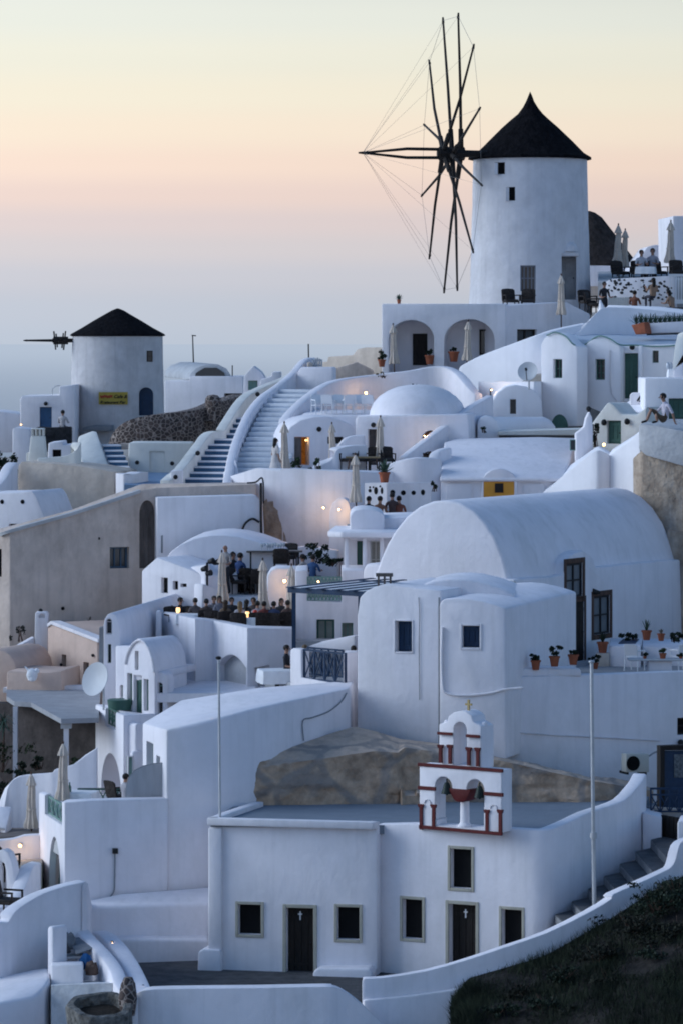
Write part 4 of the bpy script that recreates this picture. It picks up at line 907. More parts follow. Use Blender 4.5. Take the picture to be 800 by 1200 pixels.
b = BM(); sweep(b, [P(x, y, 137.6) for x, y in ((192, 676), (194, 656), (200, 647), (212, 638), (228, 631), (246, 627.5), (262, 627), (280, 629), (300, 634), (316, 640), (330, 648), (335, 676))], Vector((.3, 3, .1))); soften(b, .06)
single('low_plaster_vault', b, WHITE2, 'broad low plaster vault roof behind the upper dining terrace', 'roof')
# ---- small windows house front (165-240 x 650-700)
fr = Fr((166, 136.4), (243, 134.8)); t = thing('small_window_house', 'white house side with three small dark windows stepping down in size', 'house', fr.pt(0, 0, -12))
b = BM(); fr.px(b, [(166, 720), (166, 669), (184, 653), (225, 668), (241, 676), (241, 720)], 0, 2); soften(b, .06); w = part('wall', b, WHITE, t)
for q in ((189.5, 677, 197, 695), (203, 681, 209, 691), (212, 684, 219, 688)): opening(t, w, fr, *q, 'window', m=DWOOD, d=.15, bars=(0, 0))
b = BM(); plan(b, [(222, 665, 135.6), (241, 661, 134.7), (246, 662, 134.8), (246, 658, 138), (222, 660, 138)], -11); soften(b, .05); part('corner_pier', b, WHITE, t)

# ================================================================== LOWER LEFT: peach house, shade roof
fr = Fr((55, 138.6), (116, 135.5)); t = thing('peach_house', 'small peach coloured house front with two narrow dark doors', 'house', fr.pt(0, 0, -13.5))
b = BM(); fr.px(b, [(56, 830), (56, 733), (59, 729), (80, 737), (114, 750), (116, 830)], 0, 4); soften(b, .05); w = part('wall', b, PEACH, t)
opening(t, w, fr, 72.5, 767, 78, 806, 'door', m=DWOOD, d=.2); opening(t, w, fr, 98, 776, 104.5, 806, 'door', m=DWOOD, d=.2)
b = BM(); ribbon(b, [fr.at(55.5, 731, -.05), fr.at(60, 727.6, -.05), fr.at(80, 735.3, -.05), fr.at(115, 748.7, -.05)], .4, ('drop', .13), smooth=0, raw=True); part('coping', b, WHITE, t)
b = BM(); plan(b, [(64, 727, 139.6), (96, 735, 138.6), (118, 742, 138), (118, 742, 141), (90, 728, 142)], -14); part('roof_wall', b, GREYC, t)
for px, py in ((109, 768), (72, 779)): b = BM(); ball(b, fr.at(px, py, -.05), .06, 8); part('wall_light', b, IRON, t)
fr = Fr((40, 138.9), (58, 138.9)); t = thing('white_chimney', 'square white chimney with a small arched vent beside the peach house', 'chimney', fr.pt(0, 0, -12))
b = BM(); fr.px(b, [(40, 800), (41.5, 719), (43, 717), (55, 717), (57, 719), (57, 800)], 0, .5); soften(b, .04); w = part('shaft', b, WHITE, t)
u0, z0 = fr.uz(46, 724); u1, z1 = fr.uz(53, 719); cutter(w, lambda k: fr.prism(k, arch_out(u0, u1, z0, z0 + .03, z1 - z0 - .03, 8), -.3, .12))
b = BM(); ball(b, fr.at(48, 715.5, .25), .08, 8); part('finial', b, IRON, t)
b = BM(); ribbon(b, [(2, 767, 138.5), (20, 758, 138.7), (41, 746, 138.9)], .4, -14, smooth=0); soften(b, .06); single('white_slope_wall', b, WHITE2, 'white wall sloping up to the square chimney', 'wall')
fr = Fr((-20, 135.5), (22, 135)); t = thing('peach_vault', 'rounded peach vault at the left edge beside the peach house', 'house', fr.pt(0, 0, -13.5))
b = BM(); fr.px(b, [(-30, 830), (-30, 765), (-10, 761), (4, 762), (12, 767), (18, 777), (21, 790), (22, 830)], 0, 3); soften(b, .08); part('wall', b, PEACH, t)
fr = Fr((10, 134), (76, 133.6)); b = BM(); fr.px(b, [(8, 830), (8, 788), (12, 786), (56, 788), (72, 786), (74, 830)], 0, 2.5); soften(b, .06); single('peach_terrace_wall', b, PEACH, 'low peach terrace wall in front of the peach house', 'wall')
# ---- shade roof
t = thing('shade_roof', 'flat pale roof canopy on two white posts over a dark sunken terrace', 'canopy', P(60, 880, 124))
def sheet(bm, pts, th):
    a = [bm.verts.new(p) for p in pts]; c = [bm.verts.new(p - Vector((0, 0, th))) for p in pts]; n = len(pts)
    tri = tessellate_polygon([[Vector((p.x, p.y, 0)) for p in pts]])
    for i, j, k in tri: face(bm, [a[i], a[j], a[k]]); face(bm, [c[k], c[j], c[i]])
    for i in range(n): face(bm, [a[i], c[i], c[(i + 1) % n], a[(i + 1) % n]])
zt = -12.15
rp = [W(8, (400 + 0) and 131.5, zt), W(17, 129.6, zt), W(37, 129.2, zt), W(72, 123.6, zt), W(116, 124.0, zt), W(118, 134, zt), W(8, 134.5, zt)]
b = BM(); sheet(b, rp, .16); part('roof', b, mat('grey_canopy_screed', (.37, .37, .39), rough=.9, var=.1, stain=(.28, .28, .29, .6)), t)
b = BM(); fr = Fr((6, 134.2), (118, 133.8)); fr.px(b, [(4, 812), (4, 806), (110, 803), (118, 803), (118, 812)], 0, .4); part('back_upstand', b, WHITE, t)
for px, D in ((18.5, 129.4), (78, 124.0)):
    b = BM(); p = W(px, D, zt - .17); box(b, (p.x, p.y, zt - .17 - 1.6), (.16, .16, 3.2)); part('post', b, WHITE, t)
b = BM(); p = W(78, 124, zt - .24); box(b, (p.x, p.y, zt - .26), (.34, .34, .16)); part('post_head', b, PALEC, t)
DARKW = mat('shade_darkened_brown', (.075, .062, .06), rough=.95, var=.3, scale=1.5, bump=.3)  # brown taken darker in colour for the shade under the roof
b = BM(); plan(b, [(-30, 823, 132.6), (117, 829, 128.0), (117, 826, 129.4), (-30, 821, 134)], -18); single('sunken_terrace_wall', b, DARKW, 'brown wall at the back of the shaded terrace, darkened in colour for the roof shade', 'wall')
# ================================================================== MIDDLE: dining terraces
t = thing('dining_terrace', 'white terrace walls with a big half arch carrying the lower restaurant terrace', 'terrace', P(250, 800, 128))
b = BM(); plan(b, [(180, 714, 133), (229, 725, 129), (250, 727, 129.5), (290, 735.5, 127), (345, 737, 128.2), (345, 734, 129.2), (296, 733, 128.2), (252, 725, 130.4), (230, 723, 130.3), (186, 713, 133.6)], -13.5); soften(b, .05); w = part('parapet_wall', b, WHITE, t)
b = BM(); q = [(183, 133.2), (229.5, 129.8), (251, 130.2), (291, 127.6), (345, 128.7), (420, 128.7), (420, 135.6), (183, 135.6)]
pts = [W(px, D, -10.04) for px, D in q]; sheet(b, pts, 3.3); part('floor', b, PALEC, t)
fa = Fr((250, 129.5), (290, 127))
u0, z1 = fa.uz(254, 764); u1, z0 = fa.uz(289.0, 806)
cutter(w, lambda k: fa.prism(k, [(u0, z0)] + [(u1 - .04, z0)] + [(u1 - (u1 - u0) * (i / 12), z0 + (z1 - z0) * (.42 + .58 * math.sin(math.pi * (.12 + .80 * i / 12)))) for i in range(13)], -.6, .9))
b = BM(); sheet(b, [W(180, 124.6, -11.42), W(300, 124.6, -11.42), W(300, 127.2, -11.42), W(252, 131, -11.42), W(180, 130, -11.42)], .3); part('lower_roof', b, WHITE, t)
b = BM(); f2 = Fr((252, 130.6), (292, 128.6)); f2.px(b, [(250, 815), (250, 745), (292, 745), (292, 815)], .3, .5); part('arch_back_wall', b, WHITE, t)
for q in ((247, 806, 263, 812), ): pass
# pillar stubs at the far left corner
for x0, x1, y0, D in ((167, 181, 724, 132.0), (182, 190, 716, 131.2)):
    fr = Fr((x0, D), (x1, D)); b = BM(); fr.px(b, [(x0, 770), (x0 + 1, y0), (x1 - 1, y0), (x1, 770)], 0, .5); soften(b, .06); part('corner_pillar', b, WHITE, t)
# upper terrace
t = thing('upper_dining_terrace', 'smaller upper restaurant terrace with white front walls above the lower one', 'terrace', P(300, 700, 136))
b = BM(); pts = [W(px, D, -8.97) for px, D in ((244, 135.8), (420, 135.0), (420, 141.6), (236, 141.6))]; sheet(b, pts, 1.6); part('floor', b, PALEC, t)
fr = Fr((234, 134.3), (262, 135)); b = BM(); fr.px(b, [(236, 740), (238, 684), (257, 690), (262, 692), (262, 740)], 0, .5); soften(b, .06); part('parapet_wall', b, WHITE, t)
fr = Fr((313, 133.6), (352, 133.6)); b = BM(); fr.px(b, [(311, 740), (313, 675), (317, 668), (324, 665), (352, 666), (352, 740)], 0, 1.6); soften(b, .12); part('white_block', b, WHITE2, t)
b = BM(); sheet(b, [W(299, 136.9, -8.27), W(349, 136.7, -8.27), W(352, 140.6, -8.27), W(296, 140.6, -8.27)], .8); soften(b, .04); part('raised_platform', b, PALEC, t)
stairs('terrace_steps', 'few white steps between the lower and upper dining terraces', (262, 134.0, -9.85), (312, 134.0, -9.85), (262, 135.6, -9.0), (312, 135.6, -9.0), 5, WSTEP)
b = BM(); ribbon(b, [(262, 634, 140.6), (275, 631, 141), (320, 633, 141), (348, 641, 140.6), (362, 640, 140.8), (395, 645, 140.6)], .4, -9, smooth=3); soften(b, .08); single('back_wall', b, WHITE, 'white wall behind the upper dining terrace', 'wall')

# ---- pavilion with white canopy and glass doors
t = thing('canopy_pavilion', 'white pavilion with a rounded roof block, thin canopy slab and tall glass doors', 'pavilion', P(430, 690, 132))
b = BM(); frk = Fr((411, 132.4), (450, 132.4)); frk.px(b, [(410, 634), (410, 606), (411.5, 601), (416, 598), (424, 596.5), (434, 597), (443, 599), (448.5, 602), (450, 606), (450, 634)], 0, 3.2); soften(b, .06); part('roof_block', b, WHITE2, t)
b = BM(); frk = Fr((449, 133.2), (505, 133.2)); frk.px(b, [(446, 634), (446, 607), (505, 605), (505, 634)], 0, 4); soften(b, .08); part('roof_block', b, WHITE2, t)
b = BM(); sheet(b, [W(384, 131.4, Z(622, 131.4)), W(400, 130.8, Z(622, 131.4)), W(470, 130.6, Z(622, 131.4)), W(478, 135, Z(622, 131.4)), W(392, 135, Z(622, 131.4))], .22); soften(b, .06); part('canopy_slab', b, WHITE, t)
for px in (406, 427, 447): b = BM(); p = P(px, 630, 131.2); box(b, (p.x, p.y, p.z - 1.0), (.14, .14, 2.0)); soften(b, .02); part('column', b, WHITE, t)
fr = Fr((402, 133), (480, 133)); b = BM(); fr.px(b, [(402, 720), (402, 626), (480, 626), (480, 720)], 0, .3); w = part('wall', b, WHITE, t)
opening(t, w, fr, 418, 634, 427, 682, 'door', m=GREEN, d=.12)
opening(t, w, fr, 434, 634, 446, 678, 'window', m=CREAM, d=.12, bars=(1, 1), pane=mat('curtained_glass', (.45, .43, .38), rough=.4, bump=0))
# white two-storey block below with green balcony rail and windows
fr = Fr((345, 129.6), (425, 129.6)); t = thing('green_rail_house', 'white house block with a pale green balcony rail and two windows under the blue pergola', 'house', fr.pt(0, 0, -13))
b = BM(); fr.px(b, [(346, 830), (346, 669), (360, 668), (360, 704), (400, 706), (400, 668), (426, 668), (426, 830)], 0, 3); soften(b, .04); w = part('wall', b, WHITE, t)
opening(t, w, fr, 371, 726, 392, 752, 'window', m=GREEN, bars=(1, 0), d=.25, pane=mat('curtained_glass2', (.26, .30, .27), rough=.4, bump=0))
opening(t, w, fr, 400.5, 730, 413.5, 752, 'window', m=GREENL, bars=(1, 0), d=.25, pane=MATS['curtained_glass2'])
def lattice(b, fr, u0, u1, z0, z1, v, n, t=.035, tops=True):
    fr.bx(b, u0, u1, v, v + t, z1 - t, z1 + .01); fr.bx(b, u0, u1, v + .002, v + t - .002, z0, z0 + t)
    w = (u1 - u0) / n
    for i in range(n + 1): fr.bx(b, u0 + w * i - t / 2, u0 + w * i + t / 2, v - .004, v + t + .004, z0, z1)
    for i in range(n):
        a = u0 + w * i
        tube(b, fr.pt(a, v + t / 2, z0), fr.pt(a + w, v + t / 2, z1), t * .42, t * .42, 5); tube(b, fr.pt(a + w, v + t / 2, z0), fr.pt(a, v + t / 2, z1), t * .42, t * .42, 5)
b = BM(); u0, z1 = fr.uz(360.5, 676); u1, z0 = fr.uz(399.5, 704); lattice(b, fr, u0, u1, z0, (z0 + z1) / 2 - .03, .02, 9); lattice(b, fr, u0, u1, (z0 + z1) / 2 + .03, z1, .02, 9); part('balcony_rail', b, GREENL, t)
b = BM(); fr.px(b, [(361, 704), (361, 680), (399, 680), (399, 704)], 1.6, 1.7); part('balcony_back', b, mat('shaded_cream', (.5, .48, .42), rough=.9), t)  # cream darkened in colour for the shade behind the rail
fr = Fr((352, 128), (420, 127)); b = BM(); fr.px(b, [(352, 765), (362, 757), (376, 752), (390, 749), (405, 746), (416, 744), (416, 765)], 0, .4); soften(b, .08); single('curved_parapet', b, WHITE, 'small curved white parapet behind the navy lattice balcony', 'wall')
lamp(373.0, 681.5, 128.6, 'warm lamp glowing behind the pale green balcony rail', 5, r=.06); lamp(333.5, 681, 133.2, 'yellow wall lamp on the rounded white block of the upper terrace', 10, r=.10)

# ---- blue pergola with lattice balcony
t = thing('navy_pergola', 'navy blue slatted pergola on a tall post above the lattice balcony', 'pergola', P(345, 755, 124))
zt = Z(688, 124)
fr = Fr((340, 124.4), (437, 122.2))
L_ = fr.w
b = BM(); fr.bx(b, -.05, L_, -.06, .06, zt - .2, zt - .04); part('beam', b, BLUE, t)
b = BM(); fr.bx(b, .4, L_ + .4, 3.0, 3.1, zt - .06, zt + .08); part('beam', b, BLUE, t)
b = BM(); sheet(b, [fr.pt(-.3, .2, zt - .07), fr.pt(L_ - .1, .2, zt - .07), fr.pt(L_ + .5, 2.95, zt + .05), fr.pt(.5, 2.95, zt + .05)], .01); part('shade_cloth', b, CLOTH, t)
for i in range(6):
    u = 0 + (L_ - .2) * i / 5; b = BM(); sweep(b, [fr.pt(u, -.22, zt - .035), fr.pt(u + .2, -.22, zt - .035), fr.pt(u + .2, -.22, zt - .01), fr.pt(u, -.22, zt - .01)], Vector((*(fr.n * 3.5 + fr.u * .7), .16))); part('slat', b, BLUE, t)
b = BM(); fr.bx(b, -.04, L_ + .0, -.2, 3.0, zt + .054, zt + .064); 
b.free()
b = BM(); p = W(344.5, 124.3, 0); box(b, (p.x, p.y, zt - .2 - 1.0), (.13, .13, 1.98)); part('post', b, BLUE, t)
b = BM(); p = fr.pt(L_ - .55, .0, 0); box(b, (p.x, p.y, zt - .2 - .35), (.12, .12, .7)); part('post', b, BLUE, t)
# balcony parapet
t = thing('lattice_balcony', 'white balcony corner with a navy blue crossed lattice railing', 'balcony', P(380, 805, 122))
fa = Fr((340, 123.2), (402, 121.0)); fb = Fr((402, 121.0), (420, 123.5))
b = BM(); fa.px(b, [(340, 840), (340, 762), (343, 759.5), (353, 761), (353, 794), (402, 803), (402, 840)], 0, .35); soften(b, .04); part('wall', b, WHITE, t)
b = BM(); plan(b, [(402, 765, 121), (418, 764, 122.0), (420, 762, 123.2), (404, 762, 122.8)], -12.5); soften(b, .05); part('pier', b, WHITE, t)
b = BM(); u0 = fa.uz(353.4, 780)[0]; u1 = fa.uz(401.6, 780)[0]; za = fa.uz(353, 793)[1]; lattice(b, fa, u0, u1, za - .08, fa.uz(377, 763)[1], .08, 4, t=.055); part('lattice_rail', b, BLUE, t)
fc = Fr((356, 125.4), (404, 124.0)); b = BM(); u0, z1 = fc.uz(360, 760); u1 = fc.uz(401, 758)[0]; lattice(b, fc, u0, u1, z1 - .85, z1 + .05, 0, 5, t=.05); part('lattice_rail', b, BLUE, t)
b = BM(); plan(b, [(338, 800, 123.6), (404, 806, 121.2), (420, 800, 123.4), (420, 792, 127), (310, 796, 127)], -12.6); part('floor', b, PALEC, t)

# ================================================================== RIGHT: slab-roof house, wedge walls, tower
fr = Fr((515, 143), (640, 143)); t = thing('ochre_window_house', 'white house with broad smooth roof and an ochre shuttered window in an arched frame', 'house', fr.pt(0, 0, -7.5))
b = BM(); fr.px(b, [(516, 620), (516, 558), (660, 560), (660, 620)], 0, 5); soften(b, .08); w = part('wall', b, WHITE2, t)
zr = [P(x, y, 142.9) for x, y in ((514, 568), (516, 530), (520, 520), (532, 514.5), (580, 512.5), (640, 511.5), (668, 512), (673, 520), (676, 562), (660, 563))]
b = BM(); sweep(b, zr, Vector((.3, 4.5, .0))); soften(b, .1); b.free()
b = BM(); plan(b, [(515, 560, 142.8), (660, 560, 142.8), (676, 513, 147.4), (630, 511.5, 147.6), (535, 513.5, 147.6), (520, 518, 146.8)], -5.22); soften(b, .08, 3); part('vault_roof', b, WHITE2, t)
u0, z0 = fr.uz(565, 577); u1, z1 = fr.uz(604, 549); 
b = BM(); fr.prism(b, arch_out(u0 - .05, u1 + .05, z0 - .5, z0 + .3, z1 - z0 - .3), -.16, .3); soften(b, .04); aw = part('arched_frame', b, WHITE2, t)
opening(t, aw, fr, 566, 564, 602, 586, 'shutter', m=YELW, d=.1, v=-.16, label='ochre yellow wooden shutter')
b = BM(); u, z = fr.uz(584, 571); fr.bx(b, u - .16, u + .16, -.12, -.06, z - .2, z + .15); part('shutter_opening', b, DWOOD, t)
for x0, x1 in ((522, 553), (612, 638)): b = BM(); fr.px(b, [(x0, 600), (x0, 569), (x0 + 3, 566), (x1 - 3, 566), (x1, 569), (x1, 600)], -.05, .1); soften(b, .03); part('wall_panel', b, WHITE2, t)
b = BM(); opening(t, None, Fr((660, 144.6), (680, 144.6)), 667, 515, 674, 528, 'window', m=GREENL, d=-.02, bars=(0, 0)); b.free()
b = BM(); frp = Fr((675, 144.4), (694, 144.4)); frp.px(b, [(674, 560), (674, 508), (679, 504.5), (684, 500), (686, 490), (690, 482), (693, 489), (694, 500), (694, 560)], 0, .8); soften(b, .05); single('pointed_pier', b, WHITE2, 'white pier with a pointed top beside the dark cypress', 'wall')
b = BM(); ball(b, P(689, 479, 144.8), .1, 8); tube(b, P(689, 483, 144.8), P(689, 478, 144.8), .05); single('pier_finial', b, IRON, 'small dark finial on the pointed white pier', 'finial')
# wedge walls
b = BM(); plan(b, [(634, 578, 142.6), (650, 563, 142.2), (672, 545, 141.6), (690, 530, 141.2), (700, 525.5, 141.0), (712, 530, 141.2), (716, 534, 141.4), (716, 530, 144), (700, 522, 144), (650, 557, 145)], -10); soften(b, .1); single('wedge_wall', b, BRIGHT, 'smooth white wedge shaped wall slope left of the brown tower', 'wall')
b = BM(); plan(b, [(712, 533, 141.4), (722, 526, 141.0), (738, 515, 140.6), (750, 504, 140.2), (752, 504, 143), (716, 527, 144)], -10); soften(b, .1); single('wedge_wall', b, BRIGHT, 'second white wedge wall rising against the brown tower', 'wall')
# tower
t = thing('brown_tower', 'old brown rendered tower with a pale cement top at the right edge', 'tower', P(775, 760, 138))
b = BM(); plan(b, [(742, 536, 138.6), (752, 527, 138.0), (830, 548, 137.0), (830, 530, 142), (752, 525, 142)], -12.3); soften(b, .08)
for v in b.verts:
    v.co += Vector((noise.noise(v.co * .7), 0, 0)) * .1
part('lower_wall', b, BROWNST, t)
b = BM(); rg = [(748, 497, 138.1), (756, 496, 137.8), (830, 510, 136.8), (830, 497, 141.6), (790, 490, 142), (752, 494, 142)]
plan(b, rg, [Z(528, 138), Z(535, 137.8), Z(556, 136.8), -4.6, -4.4, -4.3]); soften(b, .1); part('cement_top', b, PALEC, t)
b = BM(); plan(b, [(781, 620, 137.0), (830, 628, 136.6), (830, 620, 140), (781, 616, 140)], -12.3); soften(b, .08); part('buttress', b, BROWNST, t)

# ================================================================== GREAT VAULT HOUSE
zf = -10.7
A = (440, 128.4); Bc = (597, 126.0); C_ = (793, 137.0)
fg = Fr(A, Bc); fs = Fr(Bc, C_)
t = thing('great_vault_house', 'biggest white barrel vaulted house with dark wooden door and windows on its terrace side', 'house', fg.pt(0, 0, zf))
W_ = fg.w
ra = xy(520, 127.2); rb = xy(716, 139.8); axis = Vector((*(xy(*C_) - xy(*Bc)), 0.0))
zsp = Z(690, 126.6); 
out = [fg.uz(*q) for q in ((437, 790), (437, 676), (441, 669), (446, 654), (453, 638), (463, 621), (476, 605), (490, 594), (506, 587.5), (521, 586), (537, 589), (553, 598), (567, 612), (579, 631), (588, 653), (594, 676), (597, 700), (597, 790))]
b = BM(); sweep(b, [fg.pt(u, 0, z) for u, z in out], axis); soften(b, .10, 3); part('vault', b, WHITE2, t)
# side wall stands proud of the vault
b = BM(); top = [(u, z) for u, z in [fs.uz(*q) for q in ((597, 690), (608, 688), (612, 688))]]
o2 = [(-.1, zf - .6)] + [(fs.w + .0, zf - .6)] + [fs.uz(790, 655.5), fs.uz(760, 657.5), fs.uz(730, 660.5), fs.uz(700, 664)] + [fs.uz(691, 664), fs.uz(689, 656), fs.uz(684, 649), fs.uz(676, 645), fs.uz(668, 647), fs.uz(660, 652), fs.uz(655, 660), fs.uz(652, 673), fs.uz(640, 675.5), fs.uz(612, 677)] + [(-.1, fs.uz(600, 678)[1])]
fs.prism(b, o2, -.22, 1.0); soften(b, .07, 2); w = part('side_wall', b, WHITE2, t)
for q, kind, br in (((663, 660, 682, 700), 'window', (1, 1)), ((695, 698, 714, 743), 'window', (1, 1))):
    opening(t, w, fs, *q, kind, d=.03, v=-.22, m=mat('black_frame', (.016, .016, .02), rough=.6), bars=br, pane=mat('grey_pane', (.16, .18, .20), rough=.25, bump=0), surround=(.17, BWOOD, .02))
opening(t, w, fs, 669, 703, 684, 775, 'door', d=.04, v=-.22, m=DWOOD, surround=(.12, BWOOD, .02))
b = BM(); u, z = fs.uz(691, 694); p = fs.pt(u, -.35, z); tube(b, p, p + Vector((-.25, -.15, .05)), .06, .11, 10); part('spot_lamp', b, IRON, t)
b = BM(); fg.px(b, [(420, 720), (421, 668), (424, 661), (436, 660), (446, 663), (447, 720)], .2, 1.2); soften(b, .12); part('left_pier', b, WHITE2, t)
b = BM(); fg.px(b, [(595, 693), (595, 682), (600, 680), (604, 681), (604, 693)], -.3, .3); soften(b, .02); part('meter_box', b, BEIGEP, t)
b = BM(); p = P(680, 624, 133.0); ball(b, p, .13, 8); part('roof_vent', b, WHITE2, t)

# ---- house in front of it
fa = Fr((418, 119.4), (516, 118.26)); fb = Fr((514, 118.1), (592, 117.6)); fc = Fr((592, 117.6), (675, 123.6))
t = thing('blue_window_house', 'white cubic house with two navy blue windows and gentle vaulted roofs', 'house', fa.pt(0, 0, -12.2))
b = BM(); fa.px(b, [(418, 890), (418, 722), (421, 700), (428, 693), (436, 689), (447, 685), (462, 686), (487, 689), (516, 692), (516, 890)], 0, 4); soften(b, .06, 2); w = part('main_wall', b, WHITE2, t)
opening(t, w, fa, 463, 728, 482.5, 764, 'shutter', m=BLUE, d=.25, surround=(.045, WHITE2, .03))
b = BM(); f3 = Fr((485, 119.6), (602, 119.6)); sweep(b, [P(x, y, 119.8) for x, y in ((486, 790), (486, 690), (494, 685.5), (506, 681.5), (520, 679.2), (536, 678.6), (552, 680), (570, 684), (588, 690), (602, 697), (602, 790))], Vector((.5, 3.6, .0))); soften(b, .08, 3); part('rear_vault', b, WHITE2, t)
o = [(514, 890), (514, 709), (516, 704), (520, 702), (534, 701), (550, 702), (566, 705), (580, 709), (592, 713), (592, 890)]
b = BM(); p3 = [fb.at(*q) for q in o]; vec = Vector((*(fc.u * fc.w), .12)); sweep(b, p3, vec); soften(b, .07, 2); w = part('front_block', b, WHITE2, t)
opening(t, w, fb, 541, 733.5, 561.5, 759, 'shutter', m=BLUE, d=.2, surround=(.07, WHITE, .03))
b = BM(); fa.px(b, [(513.5, 880), (513.5, 700), (515, 700), (515, 880)], -.03, .02); part('drain_pipe', b, GREYC, t)
b = BM(); pipe(b, catmull([fa.at(490, 700, -.03), fa.at(491, 720, -.03), fa.at(490.5, 760, -.03), fa.at(491, 820, -.03)], 4), .012); part('cable', b, GREYC, t)
b = BM(); pipe(b, catmull([fb.at(518, 735, -.04), fb.at(517, 770, -.04), fb.at(518, 800, -.04), fb.at(522, 812, -.04), fb.at(545, 815, -.04), fb.at(575, 812, -.04), fb.at(590, 808, -.04), fb.at(612, 806, -.04)], 4), .04); part('water_pipe', b, WHITE2, t)
b = BM(); f4 = Fr((438, 119.5), (462, 119.5)); f4.px(b, [(441, 680), (441, 673), (459, 673), (459, 675), (456, 675), (456, 680), (453, 680), (453, 676), (447, 676), (447, 680)], .1, .45); 
b.free()
b = BM()
f4.px(b, [(440, 676), (440, 672.5), (460, 672.5), (460, 676)], .1, .5)
for x in (442, 449, 456): f4.px(b, [(x, 689), (x, 676.01), (x + 2.4, 676.01), (x + 2.4, 689)], .14, .46)
part('chimney_cap', b, GWOOD, t)

# ---- terrace wall and floor
fw = Fr((588, 118.6), (820, 121.0)); t = thing('great_terrace_wall', 'tall plain white retaining wall of the chair terrace, with thin surface pipes', 'wall', fw.pt(0, 0, -14))
zt = Z(790.5, 119.6)
b = BM(); o = [(0, -16), (fw.w, -16), (fw.w, zt), (0, zt)]; fw.prism(b, o, 0, .4); soften(b, .06); w = part('wall', b, WHITE2, t)
b = BM(); frl = Fr((592, 118.85), (682, 119.45)); frl.px(b, [(590, 793), (590, 786), (600, 783.5), (680, 783.5), (682, 793)], .02, 1.0); soften(b, .06); part('pot_ledge', b, WHITE2, t)
b = BM(); pipe(b, catmull([fw.at(583, 808, -.04), fw.at(585, 830, -.04), fw.at(588, 860, -.04), fw.at(592, 876, -.04), fw.at(598, 884, -.04)], 4), .03); part('water_pipe', b, WHITE2, t)
b = BM(); pipe(b, catmull([fw.at(590, 857, -.04), fw.at(640, 861, -.04), fw.at(700, 864, -.04), fw.at(772, 868, -.04)], 4), .02); part('water_pipe', b, WHITE2, t)
opening(t, w, fw, 793, 841, 815, 861, 'window', m=DWOOD, d=.15, pane=BLACK)
b = BM(); ball(b, fw.at(797, 870, -.1), .1, 10); part('round_lamp', b, IRON, t)
b = BM(); sheet(b, [W(588, 119.3, zf - .0), W(830, 121.4, zf), W(830, 140, zf), W(675, 126, zf), W(600, 124, zf)], .5); structure('chair_terrace', b, GREYC)
# lower part of house front under the windows
fz = Fr((418, 118.9), (600, 118.0)); b = BM(); fz.px(b, [(418, 890), (418, 800), (598, 815), (598, 900)], .25, 3); b.free()
# white benches on the terrace
b = BM(); plan(b, [(713, 757, 126.5), (750, 757, 126.0), (752, 748, 130), (714, 748, 130.5)], zf - .1); soften(b, .06); single('white_bench', b, WHITE2, 'white built-in bench with a dark hatch below the terrace window', 'bench')
b = BM(); plan(b, [(752, 758, 127.0), (830, 760, 126), (830, 750, 130), (752, 748, 130.5)], zf - .1); soften(b, .06); single('white_bench', b, WHITE2, 'white built-in planter bench behind the white chairs', 'bench')
b = BM(); zb_ = Z(753, 128); quadbox(b, [W(724, 127.4, 0), W(744, 127.2, 0), W(748, 129.2, 0), W(730, 129.4, 0)], zb_ - .02, zb_ + .03); single('dark_hatch', b, BLUE, 'dark blue hatch lying on the built-in white bench', 'hatch')

